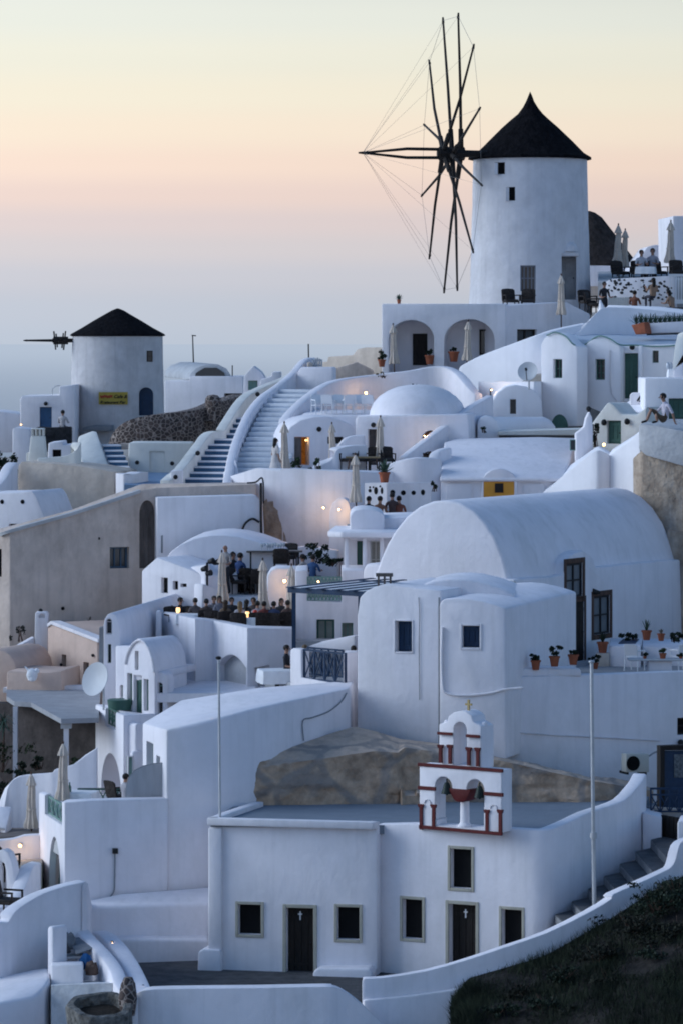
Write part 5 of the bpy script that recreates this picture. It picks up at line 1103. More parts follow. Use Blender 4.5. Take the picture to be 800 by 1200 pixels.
# ================================================================== ROCK, CHURCH
def rock():
    bm = BM()
    topl = [(292, 899, 114.7), (300, 895, 114.9), (340, 876, 116.2), (380, 862, 117.5), (415, 851, 117.9), (440, 857, 117.9), (470, 866, 118.0), (520, 872, 117.9), (560, 880, 117.9), (600, 889, 118), (640, 899, 118.2), (690, 911, 118.4), (740, 917, 118.4), (765, 925, 118.4)]
    lip = [(292, 902), (320, 897), (350, 893), (380, 889), (410, 884), (440, 880), (466, 882), (474, 876), (500, 880), (560, 886), (620, 899), (690, 915), (765, 927)]
    def look(tab, px):
        for a, b in zip(tab, tab[1:]):
            if a[0] <= px <= b[0]:
                k = (px - a[0]) / (b[0] - a[0]); return [a[i] + (b[i] - a[i]) * k for i in range(len(a))]
        return list(tab[-1])
    def fr_(p): return sum(noise.noise(p * (2 ** k)) / (1.8 ** k) for k in range(5))
    n, m1, m2 = 220, 26, 14; rows = []
    for i in range(n + 1):
        px = 292 + (765 - 292) * i / n
        tp = P(*look(topl, px)); D0 = 114.45 + min(1, max(0, px - 296) / 120) * .55 + (max(0, px - 690) / 75) * 1.5
        if 466 < px < 476: D0 += .35 * (px - 466) / 10
        elif px >= 476: D0 += .35
        ly = look(lip, px)[1]; row = []
        lipz = Z(ly, D0 + .35); base = Z(952, D0) - .3
        for j in range(m1 + 1):
            g = j / m1; z = base + (lipz - base) * g; p = W(px, D0 + .30 * g, z)
            q = Vector((p.x * .55, 3.1, p.z * 1.1)); dn = .16 * fr_(q) + .06 * abs(noise.noise(q * 6))
            st = .05 * noise.noise(Vector((p.x * .3, 0, p.z * 5)))
            p.y -= dn + st - .1; 
            if px < 480 and g < .45: p.y -= (.45 - g) * .5 * max(0, noise.noise(Vector((p.x * .8, 7, 1))) + .2)
            if 470 < px < 500 and z < Z(928, D0): p.y -= .55
            row.append(bm.verts.new(p))
        lp = row[-1].co.copy()
        for j in range(1, m2 + 1):
            g = j / m2; p = lp.lerp(tp, g); q = Vector((p.x * .7, p.y * .7, 5)); p.z += .16 * fr_(q) * math.sin(math.pi * g) ; p.y += .1 * noise.noise(q * 3)
            row.append(bm.verts.new(p))
        rows.append(row)
    for a, b_ in zip(rows, rows[1:]):
        for j in range(m1 + m2): face(bm, [a[j], b_[j], b_[j + 1], a[j + 1]])
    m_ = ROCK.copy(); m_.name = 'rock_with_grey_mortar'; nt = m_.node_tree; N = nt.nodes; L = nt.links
    g = N.new('ShaderNodeNewGeometry'); v = N.new('ShaderNodeTexVoronoi'); v.feature = 'DISTANCE_TO_EDGE'; v.inputs['Scale'].default_value = .5
    nz = N.new('ShaderNodeTexNoise'); nz.inputs['Scale'].default_value = .7; L.new(g.outputs['Position'], nz.inputs['Vector'])
    ad = N.new('ShaderNodeMix'); ad.data_type = 'RGBA'; ad.blend_type = 'ADD'; ad.inputs['Factor'].default_value = .55; L.new(g.outputs['Position'], ad.inputs['A']); L.new(nz.outputs['Color'], ad.inputs['B']); L.new(ad.outputs['Result'], v.inputs['Vector'])
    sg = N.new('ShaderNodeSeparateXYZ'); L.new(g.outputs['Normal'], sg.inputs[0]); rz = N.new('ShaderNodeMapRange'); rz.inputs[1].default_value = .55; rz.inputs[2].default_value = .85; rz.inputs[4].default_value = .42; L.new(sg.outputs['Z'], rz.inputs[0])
    r = N.new('ShaderNodeMapRange'); r.inputs[1].default_value = .03; r.inputs[2].default_value = .075; r.inputs[3].default_value = .6; r.inputs[4].default_value = 0; L.new(v.outputs['Distance'], r.inputs[0])
    b = N['Principled BSDF']; src = b.inputs['Base Color'].links[0].from_socket
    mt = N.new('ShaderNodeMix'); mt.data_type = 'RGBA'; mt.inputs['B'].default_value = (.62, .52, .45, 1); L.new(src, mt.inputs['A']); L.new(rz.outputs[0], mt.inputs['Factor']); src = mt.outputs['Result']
    mx = N.new('ShaderNodeMix'); mx.data_type = 'RGBA'; mx.inputs['B'].default_value = (.20, .195, .195, 1); L.new(src, mx.inputs['A']); L.new(r.outputs[0], mx.inputs['Factor']); L.new(mx.outputs['Result'], b.inputs['Base Color'])
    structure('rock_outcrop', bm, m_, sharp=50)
rock()

zc, zg = -13.75, -18.1
fl = Fr((262, 110.6), (441, 109.7)); frr = Fr((441, 110.2), (640, 107.9))
t = thing('twin_church', 'white twin church with sand trimmed doors and windows and a flat grey roof', 'church', fl.pt(0, 0, zg))
b = BM(); fl.px(b, [(245, 1165), (245, 969), (442, 969), (442, 1165)], 0, 3.9); soften(b, .05, 2); wl = part('left_wall', b, WHITE2, t)
b = BM(); fl.px(b, [(245, 1130), (245, 969.5), (261, 969.5), (261, 1130)], -.10, .3); soften(b, .05); part('corner_pilaster', b, WHITE2, t)
b = BM(); fl.px(b, [(233, 1150), (234, 1114), (240, 1111), (261, 1112), (262, 1150)], -.22, .5); soften(b, .08); part('corner_foot', b, WHITE2, t)
# parapet cap around the left roof
b = BM(); pts = [W(300, 114.4, zc), W(246, 111.0, zc), W(244, 110.45, zc), W(441, 109.55, zc), W(446, 109.62, zc)]
ribbon(b, [W(298, 114.6, zc + .02), W(262, 112.1, zc + .02), W(243.5, 110.72, zc + .02)], .30, ('drop', .2), smooth=0, raw=True); soften(b, .03); part('roof_coping', b, WHITE, t)
b = BM(); ribbon(b, [W(243, 110.52, zc + .02), W(330, 110.07, zc + .02), W(436, 109.55, zc + .02), W(444, 109.75, zc + .02)], .34, ('drop', .2), smooth=0, raw=True); soften(b, .03); part('roof_coping', b, WHITE, t)
for q, k in (((279.5, 1060, 306, 1095), 'window'), ((395, 1063, 421, 1101), 'window')):
    opening(t, wl, fl, *q, 'void', d=.2, surround=(.085, SURR, .04))
opening(t, wl, fl, 335.5, 1064, 367.5, 1142, 'door', m=DWOOD, d=.26, surround=(.10, SURR, .04))
b = BM(); fl.px(b, [(371, 1160), (371, 1136), (376, 1131), (436, 1131), (441, 1136), (441, 1160)], -.55, .3); soften(b, .07, 3); part('stone_bench', b, WHITE2, t)
# right church: rotated front that turns the corner
up = [W(441, 110.2, Z(966, 110.2)), W(500, 109.5, zc), W(560, 108.8, zc), W(610, 108.22, zc), W(630, 108.05, zc), W(645, 108.2, zc + .01), W(656, 108.7, zc + .04), W(672, 109.4, zc + .12), W(690, 110.3, Z(952, 110.3)), W(712, 111.4, Z(945, 111.4)), W(732, 112.4, Z(937, 112.4)), W(745, 113.2, Z(924, 113.2)), W(753, 113.9, Z(914, 113.9)), W(757, 114.6, Z(906, 114.6))]
b = BM(); ribbon(b, up, .42, zg - .5, smooth=2, raw=True); soften(b, .06, 2); wr = part('right_wall', b, WHITE2, t)
SU = (.085, SURR, .04)
opening(t, wr, frr, 471.5, 1054, 494.5, 1100, 'void', d=.2, surround=SU)
opening(t, wr, frr, 587.5, 1066, 611, 1110, 'void', d=.2, surround=SU)
opening(t, wr, frr, 527.5, 995, 552, 1041, 'void', d=.2, surround=SU)
opening(t, wr, frr, 525.5, 1060, 557, 1142, 'door', m=DWOOD, d=.26, surround=(.10, SURR, .04))
b = BM(); sheet(b, [W(247, 110.7, zc - .12), W(440, 109.9, zc - .12), W(460, 110.3, zc - .12), W(632, 108.4, zc - .12), W(662, 109.4, zc - .12), W(752, 114.2, zc - .12), W(760, 117, zc - .12), W(290, 117, zc - .12)], .25); part('roof', b, ROOFG, t)
for f_, px, py in ((fl, 352, 1072), (frr, 545, 1069.5)):
    b = BM(); u, z = f_.uz(px, py, .21); f_.bx(b, u - .018, u + .018, .2, .222, z - .15, z + .10); f_.bx(b, u - .06, u + .06, .198, .224, z + .0, z + .04); part('door_cross', b, CLOTH, t)
# ---- bell gable
fb = Fr((490, 109.60), (588, 107.95)); BW = fb.w
t = thing('bell_gable', 'white two-tier bell gable with oxblood trim and two bells on the church front', 'bell gable', fb.pt(0, 0, -13.95))
def uz(px, py): return fb.uz(px, py)
zb0 = uz(539, 972)[1]; ztop = uz(539, 899)[1]; dep = .55
b = BM(); fb.bx(b, .03, BW - .03, 0, dep, zb0, ztop); soften(b, .02); w = part('lower_wall', b, WHITE, t)
def archcut(w, x0, x1, ytop, ybase, mid):
    u0 = uz(x0, 940)[0]; u1 = uz(x1, 940)[0]; z1 = uz(mid, ytop)[1]; z0 = uz(mid, ybase)[1]; h = (u1 - u0) / 2
    cutter(w, lambda k: fb.prism(k, arch_out(u0, u1, z0, z1 - h, h), -.5, 1.2))
    return u0, u1, z0, z1
archcut(w, 509, 529.5, 910, 961, 519); archcut(w, 546, 567, 913, 945, 556)
u0 = uz(510.5, 940)[0]; u1 = uz(566.5, 940)[0]
cutter(w, lambda k: fb.prism(k, [(u0, zb0 + .05), (u1, zb0 + .05), (u1, uz(539, 931)[1]), (u0, uz(539, 931)[1])], -.5, 1.2))
# hanging boss between the arches and its column
b = BM(); uc = (u0 + u1) / 2; zz1 = uz(543, 925)[1]; zz0 = uz(543, 940)[1]
fb.prism(b, [(uc - .36, zz1), (uc - .33, zz1 - .1), (uc - .2, zz0 + .06), (uc - .1, zz0), (uc + .1, zz0), (uc + .2, zz0 + .06), (uc + .33, zz1 - .1), (uc + .36, zz1)], -.03, dep * .9); soften(b, .01); part('red_boss', b, RED, t)
b = BM(); p = fb.pt(uc, dep * .45, zb0 + .05); h = zz0 - zb0 - .05; lathe(b, p, [(0, 0), (.21, 0), (.21, .05), (.16, .09), (.135, .14), (.125, h), (0, h)], 20); part('column', b, WHITE, t)
def bar(px0, px1, py0, py1, pr=.035, m=RED, nm='red_band'):
    b = BM(); mx = (px0 + px1) / 2; a, c = uz(px0, 940)[0], uz(px1, 940)[0]; fb.bx(b, a, c, -pr, .03, uz(mx, py1)[1], uz(mx, py0)[1]); soften(b, .008, 1); part(nm, b, m, t)
bar(489.4, 588.8, 897.5, 901.5); bar(489.6, 510, 921.5, 925.8); bar(566.5, 589, 928.5, 932.8)
bar(491, 588, 971.0, 975.0, .045)
# little red columns with capitals and arches painted between
def redcol(px, y0, y1):
    b = BM(); u = uz(px, 940)[0]; a, c = uz(px, y1)[1], uz(px, y0)[1]
    fb.bx(b, u - .048, u + .048, -.045, .02, a, c - .07); fb.bx(b, u - .075, u + .075, -.06, .02, c - .075, c - .03); fb.bx(b, u - .09, u + .09, -.07, .02, c - .03, c + .02); part('red_column', b, RED, t)
for px, y0, y1 in ((493.5, 943, 972), (508, 943.5, 972), (570.5, 949.5, 974.5), (586, 949.5, 975)): redcol(px, y0, y1)
for px, y in ((500.7, 937.5), (578, 943.5)):
    b = BM(); u, z = uz(px, y); pipe(b, [fb.pt(u + .11 * math.cos(math.pi * i / 8), -.01, z - .1 + .11 * math.sin(math.pi * i / 8)) for i in range(9)], .022); part('blind_arch', b, WHITE, t)
# upper tier
a0 = uz(512.5, 890)[0]; a1 = uz(561.5, 890)[0]; zt1 = uz(537, 846)[1]
um = (a0 + a1) / 2; hw = (a1 - a0) / 2
o = [(a0, ztop - .02), (a1, ztop - .02), (a1, uz(556, 851)[1]), (um + hw * .62, uz(550, 846)[1]), (um + hw * .55, uz(549, 839)[1]), (um + hw * .3, uz(543, 834.5)[1]), (um + .06, uz(539, 833)[1]), (um - hw * .3, uz(531, 835)[1]), (um - hw * .55, uz(526, 840)[1]), (um - hw * .62, uz(525, 846)[1]), (a0, uz(514, 849)[1])]
b = BM(); fb.prism(b, o, .06, dep + .18); soften(b, .025); w2 = part('upper_wall', b, WHITE, t)
uu0 = uz(529.5, 870)[0]; uu1 = uz(545, 870)[0]; z1 = uz(536, 846)[1]
cutter(w2, lambda k: fb.prism(k, arch_out(uu0, uu1, ztop + .04, z1 - (uu1 - uu0) / 2, (uu1 - uu0) / 2), -.5, 1.4))
bar(512, 529.5, 858, 861.3, -.02 + .05, RED); bar(545.5, 561.5, 861.0, 864.4, .03, RED)
for px, y0, y1 in ((516, 873.5, 894), (527, 873.5, 895), (549, 876.5, 897), (559.5, 877, 898)): redcol(px, y0, y1)
for px, y in ((515, 848), (559, 850)): b = BM(); u, z = uz(px, y); ball(b, fb.pt(u, .35, z), .09, 10); part('knob', b, WHITE, t)
b = BM(); u, z = uz(540.5, 836); c = fb.pt(u, .35, z); tube(b, c - Vector((0, 0, .1)), c + Vector((0, 0, .02)), .12, .06, 10); part('cross_base', b, WHITE, t)
b = BM(); fb.bx(b, u - .028, u + .028, .32, .38, z, z + .36); fb.bx(b, u - .11, u + .11, .325, .375, z + .2, z + .255); part('cross', b, GOLD, t)
for px, y in ((522.5, 922), (561, 926.5)):
    b = BM(); u, z = uz(px, y + 8); p = fb.pt(u, .02, z)
    lathe(b, p, [(0, .02), (.165, 0), (.15, .05), (.115, .14), (.095, .24), (.06, .31), (0, .33)], 18); tube(b, p + Vector((0, 0, .32)), p + Vector((0, 0, .42)), .02); ball(b, p + Vector((0, 0, -.02)), .035, 8); part('bell', b, BRONZE, t)
# ================================================================== LEFT MIDDLE: stacked vault house
t = thing('stacked_vault_house', 'white house of stacked narrow vaults with green doors and windows on the left', 'house', P(150, 920, 125))
b = BM(); s1 = [P(x, y, 127.5) for x, y in ((121.5, 880), (121.5, 733), (123, 725), (126.5, 720), (131, 718), (135.5, 721), (139, 728), (140.5, 738), (141, 760), (141, 880))]
sweep(b, s1, P(214, 693, 136.5) - P(131, 718, 127.5)); soften(b, .03); w = part('rear_vault', b, WHITE2, t)
fr = Fr((121, 127.5), (142, 127.5))
u0, z0 = fr.uz(124.8, 743); u1, z1 = fr.uz(131.5, 725); opening(t, w, fr, 0, 0, 0, 0, 'window', uz=(u0, u1, z0, z1), arch=1.0, m=WHITE, bars=(0, 0), d=.12)
opening(t, w, fr, 126.8, 755, 130.6, 777, 'window', m=GREENL, bars=(0, 0), d=.12)
b = BM(); fr.px(b, [(116, 800), (116.5, 736), (121, 735), (121.4, 800)], .1, .6); part('side_pilaster', b, GREYC, t)
b = BM(); plan(b, [(136, 757, 127.3), (170, 757, 126.6), (170, 753, 129), (138, 753, 129.6)], -13); soften(b, .05); w = part('link_wall', b, WHITE2, t)
opening(t, w, Fr((136, 127.3), (170, 126.6)), 141, 803, 144.4, 822, 'window', m=GREENL, bars=(0, 0), d=.12)
fr = Fr((146, 125.6), (182, 124.4))
s2 = [fr.at(*q) for q in ((146, 860), (146, 778), (148, 768), (151.5, 759), (156, 752), (161, 748.5), (166, 748.5), (171, 752), (176, 760), (180, 772), (182, 788), (182.4, 860))]
b = BM(); sweep(b, s2, P(200, 744, 128.5) - P(162, 748, 125.2)); soften(b, .04); w = part('front_vault', b, WHITE2, t)
for q, m_, k in (((158.4, 763, 162.6, 785), GREEN, 'window'), ((149.5, 789, 155.2, 826), GREENL, 'window'), ((168.8, 796, 174.4, 833), GREENL, 'window')): opening(t, w, fr, *q, k, m=m_, bars=(0, 1), d=.14)
opening(t, w, fr, 157, 791.5, 166.6, 836, 'door', m=GREEN, d=.14)
b = BM(); pts = [fr.at(x, y, -.03) for x, y in ((147, 778), (149, 768), (152.5, 760), (157, 753.5), (161.5, 750.5), (166, 750.5), (170.5, 754), (175, 761.5), (178.6, 773), (180.6, 788))]; pipe(b, pts, .045); part('gable_moulding', b, WHITE, t)
fr3 = Fr((182, 124.7), (197, 124.6)); b = BM(); fr3.px(b, [(182, 860), (182, 792), (184, 788), (190, 787), (195, 791), (196.5, 797), (196.5, 860)], 0, .8); soften(b, .05); w = part('arch_pier', b, WHITE2, t)
u0, z0 = fr3.uz(183.8, 837); u1, z1 = fr3.uz(191, 800); opening(t, w, fr3, 0, 0, 0, 0, 'window', uz=(u0, u1, z0, z1), arch=1.0, m=GREENL, bars=(0, 0), d=.14)
b = BM(); ribbon(b, [(183, 790, 124.8), (192, 787, 125.2), (205, 783, 126.2), (218, 780, 127.4), (230, 778, 129)], .9, ('drop', .25), smooth=3); soften(b, .05); part('curved_ledge', b, WHITE2, t)
# balcony with green rail, arch below
fa = Fr((112, 127), (145, 122.6))
b = BM(); plan(b, [(112, 825, 127), (145, 838, 122.6), (183, 836, 123.4), (190, 836, 126.5), (150, 826, 127)], -15.4); soften(b, .05); w = part('balcony_block', b, WHITE2, t)
b = BM(); u0, z1 = fa.uz(124, 829); u1, z0 = fa.uz(136, 856); cutter(w, lambda k: fa.prism(k, [(u0, z0), (u1, z0), (u1, z1 + .5), (u0, z1 + .5)], -.3, .35))
lattice(b, fa, u0, u1, z0 + .05, z1 - .02, .1, 3, t=.045); part('balcony_rail', b, GREEN, t)
b = BM(); p = P(141, 826, 125.4); lathe(b, p + Vector((0, 0, -.15)), [(0, 0), (.38, 0), (.42, .32), (.36, .34), (0, .28)], 18); part('green_tub', b, GREEN, t)
u0, z0 = fa.uz(119, 930); u1, z1 = fa.uz(142.5, 889)
cutter(w, lambda k: fa.prism(k, arch_out(u0, u1, z0, z1 - (u1 - u0) * .42, (u1 - u0) * .42), -.5, 1.1))
fp = Fr((145, 122.4), (185, 123.2)); b = BM(); fp.px(b, [(154, 930), (154, 850), (156, 847), (165, 847), (166, 850), (166, 930)], -.25, .2); fp.px(b, [(147, 930), (147, 882), (149, 879), (160, 879), (160, 930)], -.42, -.26); soften(b, .03); part('pilaster', b, WHITE2, t)
opening(t, None, fp, 150, 886, 157, 912, 'window', m=WHITE, d=-.02, v=-.42, bars=(0, 0), pane=GREENL)
# ---- tall white block with sloping roof, terrace below
t = thing('terraced_white_block', 'large plain white house block with sloping roof and a lower guest terrace', 'house', P(160, 1100, 113))
b = BM(); plan(b, [(195, 855, 113.8), (230, 849, 114), (298, 830, 114.7), (409, 806.5, 118.7), (416, 797, 122), (300, 806, 120), (212, 820, 119), (167, 847, 117)], -19.5); soften(b, .08); w = part('upper_wall', b, WHITE2, t)
fl_ = Fr((167, 117), (195, 113.8))
opening(t, w, fl_, 172, 870, 180, 900, 'window', m=GREENL, d=.2, bars=(0, 0)); opening(t, w, fl_, 183.5, 886, 188, 905, 'window', m=GREENL, d=.2, bars=(0, 0))
fd = Fr((298, 114.7), (409, 118.7)); b = BM(); pipe(b, catmull([fd.at(356, 868, -.04), fd.at(355, 845, -.04), fd.at(366, 841, -.04), fd.at(385, 834, -.04), fd.at(400, 822, -.04), fd.at(406, 812, -.04)], 4), .02); part('cable', b, GREYC, t)
ft = Fr((76, 113), (197, 113.7)); fL = Fr((46, 117), (76, 113))
b = BM(); plan(b, [(46, 929, 117), (76, 940.5, 113), (110, 938, 113.2), (197, 936, 113.72), (197, 933, 114.3), (80, 936, 113.5), (52, 927, 117.3)], -19.5); soften(b, .035); w = part('lower_wall', b, WHITE2, t)
b = BM(); sheet(b, [W(48, 117, -14.3), W(78, 113.3, -14.3), W(200, 114, -14.3), W(190, 121, -14.3), W(60, 121, -14.3)], 1); part('terrace_floor', b, PALEC, t)
u0, z1 = fL.uz(53, 927); u1, z0 = fL.uz(73, 967)
cutter(w, lambda k: fL.prism(k, [(u0, z0), (u1, z0), (u1, z1 + .6), (u0, z1 + .6)], -.4, .5))
b = BM(); lattice(b, fL, u0, u1, z0 + .02, fL.uz(63, 939)[1], .1, 4, t=.05); part('lattice_rail', b, GREENL, t)
u0, z0 = fL.uz(58, 1062); u1, z1 = fL.uz(71, 985)
opening(t, w, fL, 0, 0, 0, 0, 'door', uz=(u0, u1, z0, z1), arch=1.5, m=GREENL, d=.3)
fq = Fr((185, 114.6), (196, 113.9))
b = BM(); fk = Fr((92, 118.5), (150, 118.5)); u0, z1 = fk.uz(92, 924); u1, z0 = fk.uz(150, 944); lattice(b, fk, u0, u1, z0, z1, 0, 5, t=.05); part('rear_rail', b, GREEN, t)
# wall lamp and pipe
b = BM(); ft.px(b, [(132, 1000), (132, 994), (138, 994), (138, 1000)], -.12, .03); part('wall_box', b, IRON, t)
b = BM(); pipe(b, catmull([ft.at(135, 1000, -.04), ft.at(134.5, 1030, -.04), ft.at(133, 1046, -.04), ft.at(122, 1058, -.04), ft.at(108, 1068, -.04)], 4), .025); part('conduit', b, GREYC, t)
# plinths
b = BM(); plan(b, [(100, 1062, 112.2), (250, 1058, 112.9), (250, 1038, 114), (135, 1047, 113.2), (100, 1055, 113)], -19.5); soften(b, .12, 3); part('plinth', b, WHITE2, t)
b = BM(); plan(b, [(112, 1100, 111.6), (245, 1101, 112.3), (245, 1092, 113.3), (112, 1092, 112.8)], -19.5); soften(b, .1, 3); part('low_ledge', b, WHITE2, t)
# grey shade screen on the parapet
t = thing('shade_screen', 'quarter-round grey mesh wind screen on the guest terrace parapet', 'screen', P(170, 938, 114.2))
fs_ = Fr((146, 114.1), (193, 114.3)); b = BM(); fs_.px(b, [(148, 938), (148, 924), (151, 912), (158, 903), (168, 898), (180, 895), (191.5, 894), (191.5, 938)], 0, .03); part('mesh_panel', b, SCREEN, t)
b = BM(); pipe(b, [fs_.at(x, y, .015) for x, y in ((148, 938), (148, 924), (151, 912), (158, 903), (168, 898), (180, 895), (191.5, 894), (191.5, 938))], .02); part('frame', b, GREYC, t)
# ---- white walls lower left
b = BM(); ribbon(b, [(4, 960, 121.5), (9, 925, 121.6), (16, 914, 121.6), (28, 909, 121.6), (50, 907, 121.4), (62, 905, 121.2), (66, 901, 121.2), (86, 896, 121), (100, 886, 121), (114, 877, 121)], .35, -18, smooth=2); soften(b, .06); single('garden_wall', b, WHITE2, 'white garden wall rising to the right behind the folded parasols', 'wall')
b = BM(); ribbon(b, [(-10, 1000, 118), (2, 985, 118.5), (8, 970, 118.6), (12, 955, 119.2), (14, 945, 120)], .5, -18, smooth=3); soften(b, .1); single('curved_bench_wall', b, WHITE2, 'small curved white wall at the left edge below the garden wall', 'wall')
b = BM(); plan(b, [(-20, 982, 117.4), (48, 977, 117.2), (48, 970, 120.8), (-20, 970, 120.8)], -17.5); soften(b, .05); structure('guest_terrace', b, mat('brown_paving', (.19, .16, .145), rough=.9, var=.2, bump=.2))
b = BM(); ribbon(b, [(-20, 986, 116.8), (15, 983, 116.8), (28, 979, 116.8), (48, 978, 116.8)], .35, -18.5, smooth=2); soften(b, .06); single('low_parapet', b, WHITE2, 'low white parapet with a glowing lamp above the pool corner', 'wall')
lamp(24, 991, 116.5, 'glowing amber lamp on the low parapet at the lower left', 5, r=.09)
b = BM(); plan(b, [(14, 1018, 114.6), (50, 1013, 114.6), (50, 1006, 116.6), (14, 1008, 116.6)], -18.5); soften(b, .05); structure('lower_terrace', b, mat('warm_paving', (.36, .31, .27), rough=.9, var=.15))
b = BM(); ribbon(b, [(-20, 1066, 111.4), (0, 1064, 111.6), (12, 1058, 111.9), (24, 1049, 112.2), (32, 1036, 112.6), (38, 1020, 113), (43, 1013, 113.4), (50, 1010, 113.6)], .45, -20, smooth=3); soften(b, .1); single('wavy_pool_wall', b, WHITE2, 'wavy white parapet curling around the small pool corner', 'wall')
b = BM(); sheet(b, [W(-20, 112.4, -16.35), W(34, 113.0, -16.35), W(38, 114.6, -16.35), W(-20, 114.6, -16.35)], .2); structure('pool_water', b, mat('pool_water_teal', (.06, .16, .19), rough=.08, var=.1, bump=.05, spec=.6))
b = BM(); fr = Fr((-14, 113.2), (17, 112.8)); fr.px(b, [(-14, 1052), (-12, 1008), (-4, 997), (4, 995), (10, 999), (15, 1012), (18, 1030), (19, 1052), (8, 1052), (7, 1022), (5, 1012), (1, 1010), (1, 1052)], 0, .35); soften(b, .05); single('arched_wall_end', b, WHITE2, 'white arched wall end with a narrow opening at the left edge', 'wall')

# ================================================================== FOREGROUND WALLS
b = BM(); sheet(b, [W(130, 113.2, zg), W(300, 114, zg), W(700, 112, zg), W(700, 105.0, zg), W(420, 104.3, zg), W(390, 103.35, zg), W(165, 103.3, zg), W(150, 107, zg)], .5); structure('church_yard', b, YARD)
b = BM(); ribbon(b, [(-30, 1086, 106.8), (0, 1081, 107), (9, 1081, 107.2), (14, 1075, 107.3), (20, 1067, 107.5), (34, 1057, 107.9), (52, 1047, 108.3), (76, 1039, 108.7), (102, 1033, 109.2)], .45, -22, smooth=3); soften(b, .09); single('curved_front_wall', b, WHITE2, 'white wall with a curved rising top at the bottom left corner', 'wall')
b = BM(); plan(b, [(96, 1035, 109.0), (104, 1034, 109.4), (108, 1060, 112.6), (100, 1058, 112.8)], -22); soften(b, .05); single('wall_return', b, WHITE2, 'short white wall return joining the curved front wall to the big block', 'wall')
b = BM(); plan(b, [(-30, 1184, 103.6), (0, 1175, 104), (40, 1168, 104.4), (52, 1158, 104.8), (59, 1146, 105.4), (58, 1134, 107.2), (40, 1136, 107.4), (-30, 1152, 107)], -22); soften(b, .15, 3); single('sloping_base_wall', b, WHITE2, 'broad white sloping base at the bottom left corner', 'wall')
b = BM(); plan(b, [(57, 1092, 106.6), (62, 1092, 106.5), (62, 1132, 105.2), (56.5, 1132, 105.3)], -22); b.free()
b = BM(); fr = Fr((56, 106.4), (63, 106.2)); fr.px(b, [(56, 1210), (56, 1088), (57.5, 1085.5), (61, 1085.5), (62.5, 1088), (62.5, 1210)], 0, .5); soften(b, .04); single('wall_stub', b, WHITE2, 'thin upright white wall stub beside the rubbish corner', 'wall')
b = BM(); plan(b, [(60, 1131, 105.6), (98, 1130, 105.4), (98, 1126, 106.3), (60, 1127, 106.4)], -22); soften(b, .06); single('white_plinth_box', b, WHITE2, 'plain white box plinth in front of the rubbish corner', 'wall')
b = BM(); plan(b, [(60, 1155, 104.8), (132, 1152, 104.4), (118, 1148, 108.6), (62, 1148, 108.4)], -22); structure('corner_pavement', b, mat('pale_paving', (.74, .74, .75), rough=.9, var=.2, bump=.3))
b = BM(); ribbon(b, [(103, 1086, 109.6), (112, 1096, 108.6), (124, 1108, 107.4), (136, 1121, 106.2), (146, 1136, 105.2), (151, 1150, 104.4), (158, 1160, 103.6), (168, 1164, 103.0)], -.42, ('drop', 2.2), smooth=3); soften(b, .09); single('descending_parapet', b, WHITE2, 'white parapet stepping down toward the viewer left of the church yard', 'wall')
b = BM(); ribbon(b, [(126, 1090, 110.6), (136, 1094, 109.8), (150, 1108, 108.2), (160, 1122, 107.0), (166, 1132, 106.2), (174, 1148, 105.0), (180, 1162, 103.8)], -.5, -18.6, smooth=3); soften(b, .09); single('yard_kerb_wall', b, WHITE2, 'low white kerb wall with hidden floor lights along the church yard', 'wall')
lamp(131.5, 1104.5, 108.6, 'small floor light against the parapet near the top of the kerb wall', 1.2, r=.03, push=.0); lamp(168, 1156, 104.4, 'small floor light at the foot of the kerb wall', 1.2, r=.03, push=.0)
b = BM(); ribbon(b, [(158, 1166, 103.0), (168, 1161, 102.9), (200, 1159, 102.9), (300, 1158, 102.9), (380, 1156.5, 103), (394, 1157.5, 103.05), (404, 1162, 103.1), (420, 1174, 103.15), (436, 1188, 103.2), (456, 1206, 103.3)], .55, -22, smooth=2); soften(b, .1, 3)
t = thing('bottom_wall', 'thick rounded white wall along the bottom edge in front of the dark yard', 'wall', P(280, 1200, 103)); part('wall', b, WHITE2, t)
b = BM(); ribbon(b, [(160, 1176, 102.86), (300, 1171, 102.84), (380, 1170, 102.92), (400, 1173, 103.0)], .3, ('drop', .5), smooth=2); b.free()
# basin
c = xy(117, 102.4); t = thing('stone_basin', 'round rubble stone basin at the bottom left corner', 'basin', (c.x, c.y, Z(1205, 102.4)))
zt = Z(1178, 102.4); TILT = Matrix.Translation((c.x, c.y, zt)) @ Matrix.Rotation(R(13), 4, 'X') @ Matrix.Translation((-c.x, -c.y, -zt)); b = BM(); lathe(b, (c.x, c.y, zt), [(0, -.5), (.62, -.45), (.66, -.02), (.70, .03), (.86, .02), (.90, -.06), (.86, -1.0), (0, -1.0)], 40, wob=.17); b.transform(TILT); part('rim', b, mat('basin_stone', (.20, .19, .175), rough=.95, var=.45, scale=5, bump=1.0, bscale=9), t)
b = BM(); lathe(b, (c.x, c.y, zt - .22), [(0, .04), (.3, .02), (.63, -.02)], 24, wob=.05); b.transform(TILT); part('soil', b, SOIL, t)
b = BM(); p = P(150, 1190, 102.7); lathe(b, p, [(0, 0), (.22, 0), (.2, .45), (.15, .85), (.06, 1.02), (0, 1.04)], 14, wob=.14); single('stone_stump', b, RUBBLE, 'upright rough stone stump beside the round basin', 'stone')
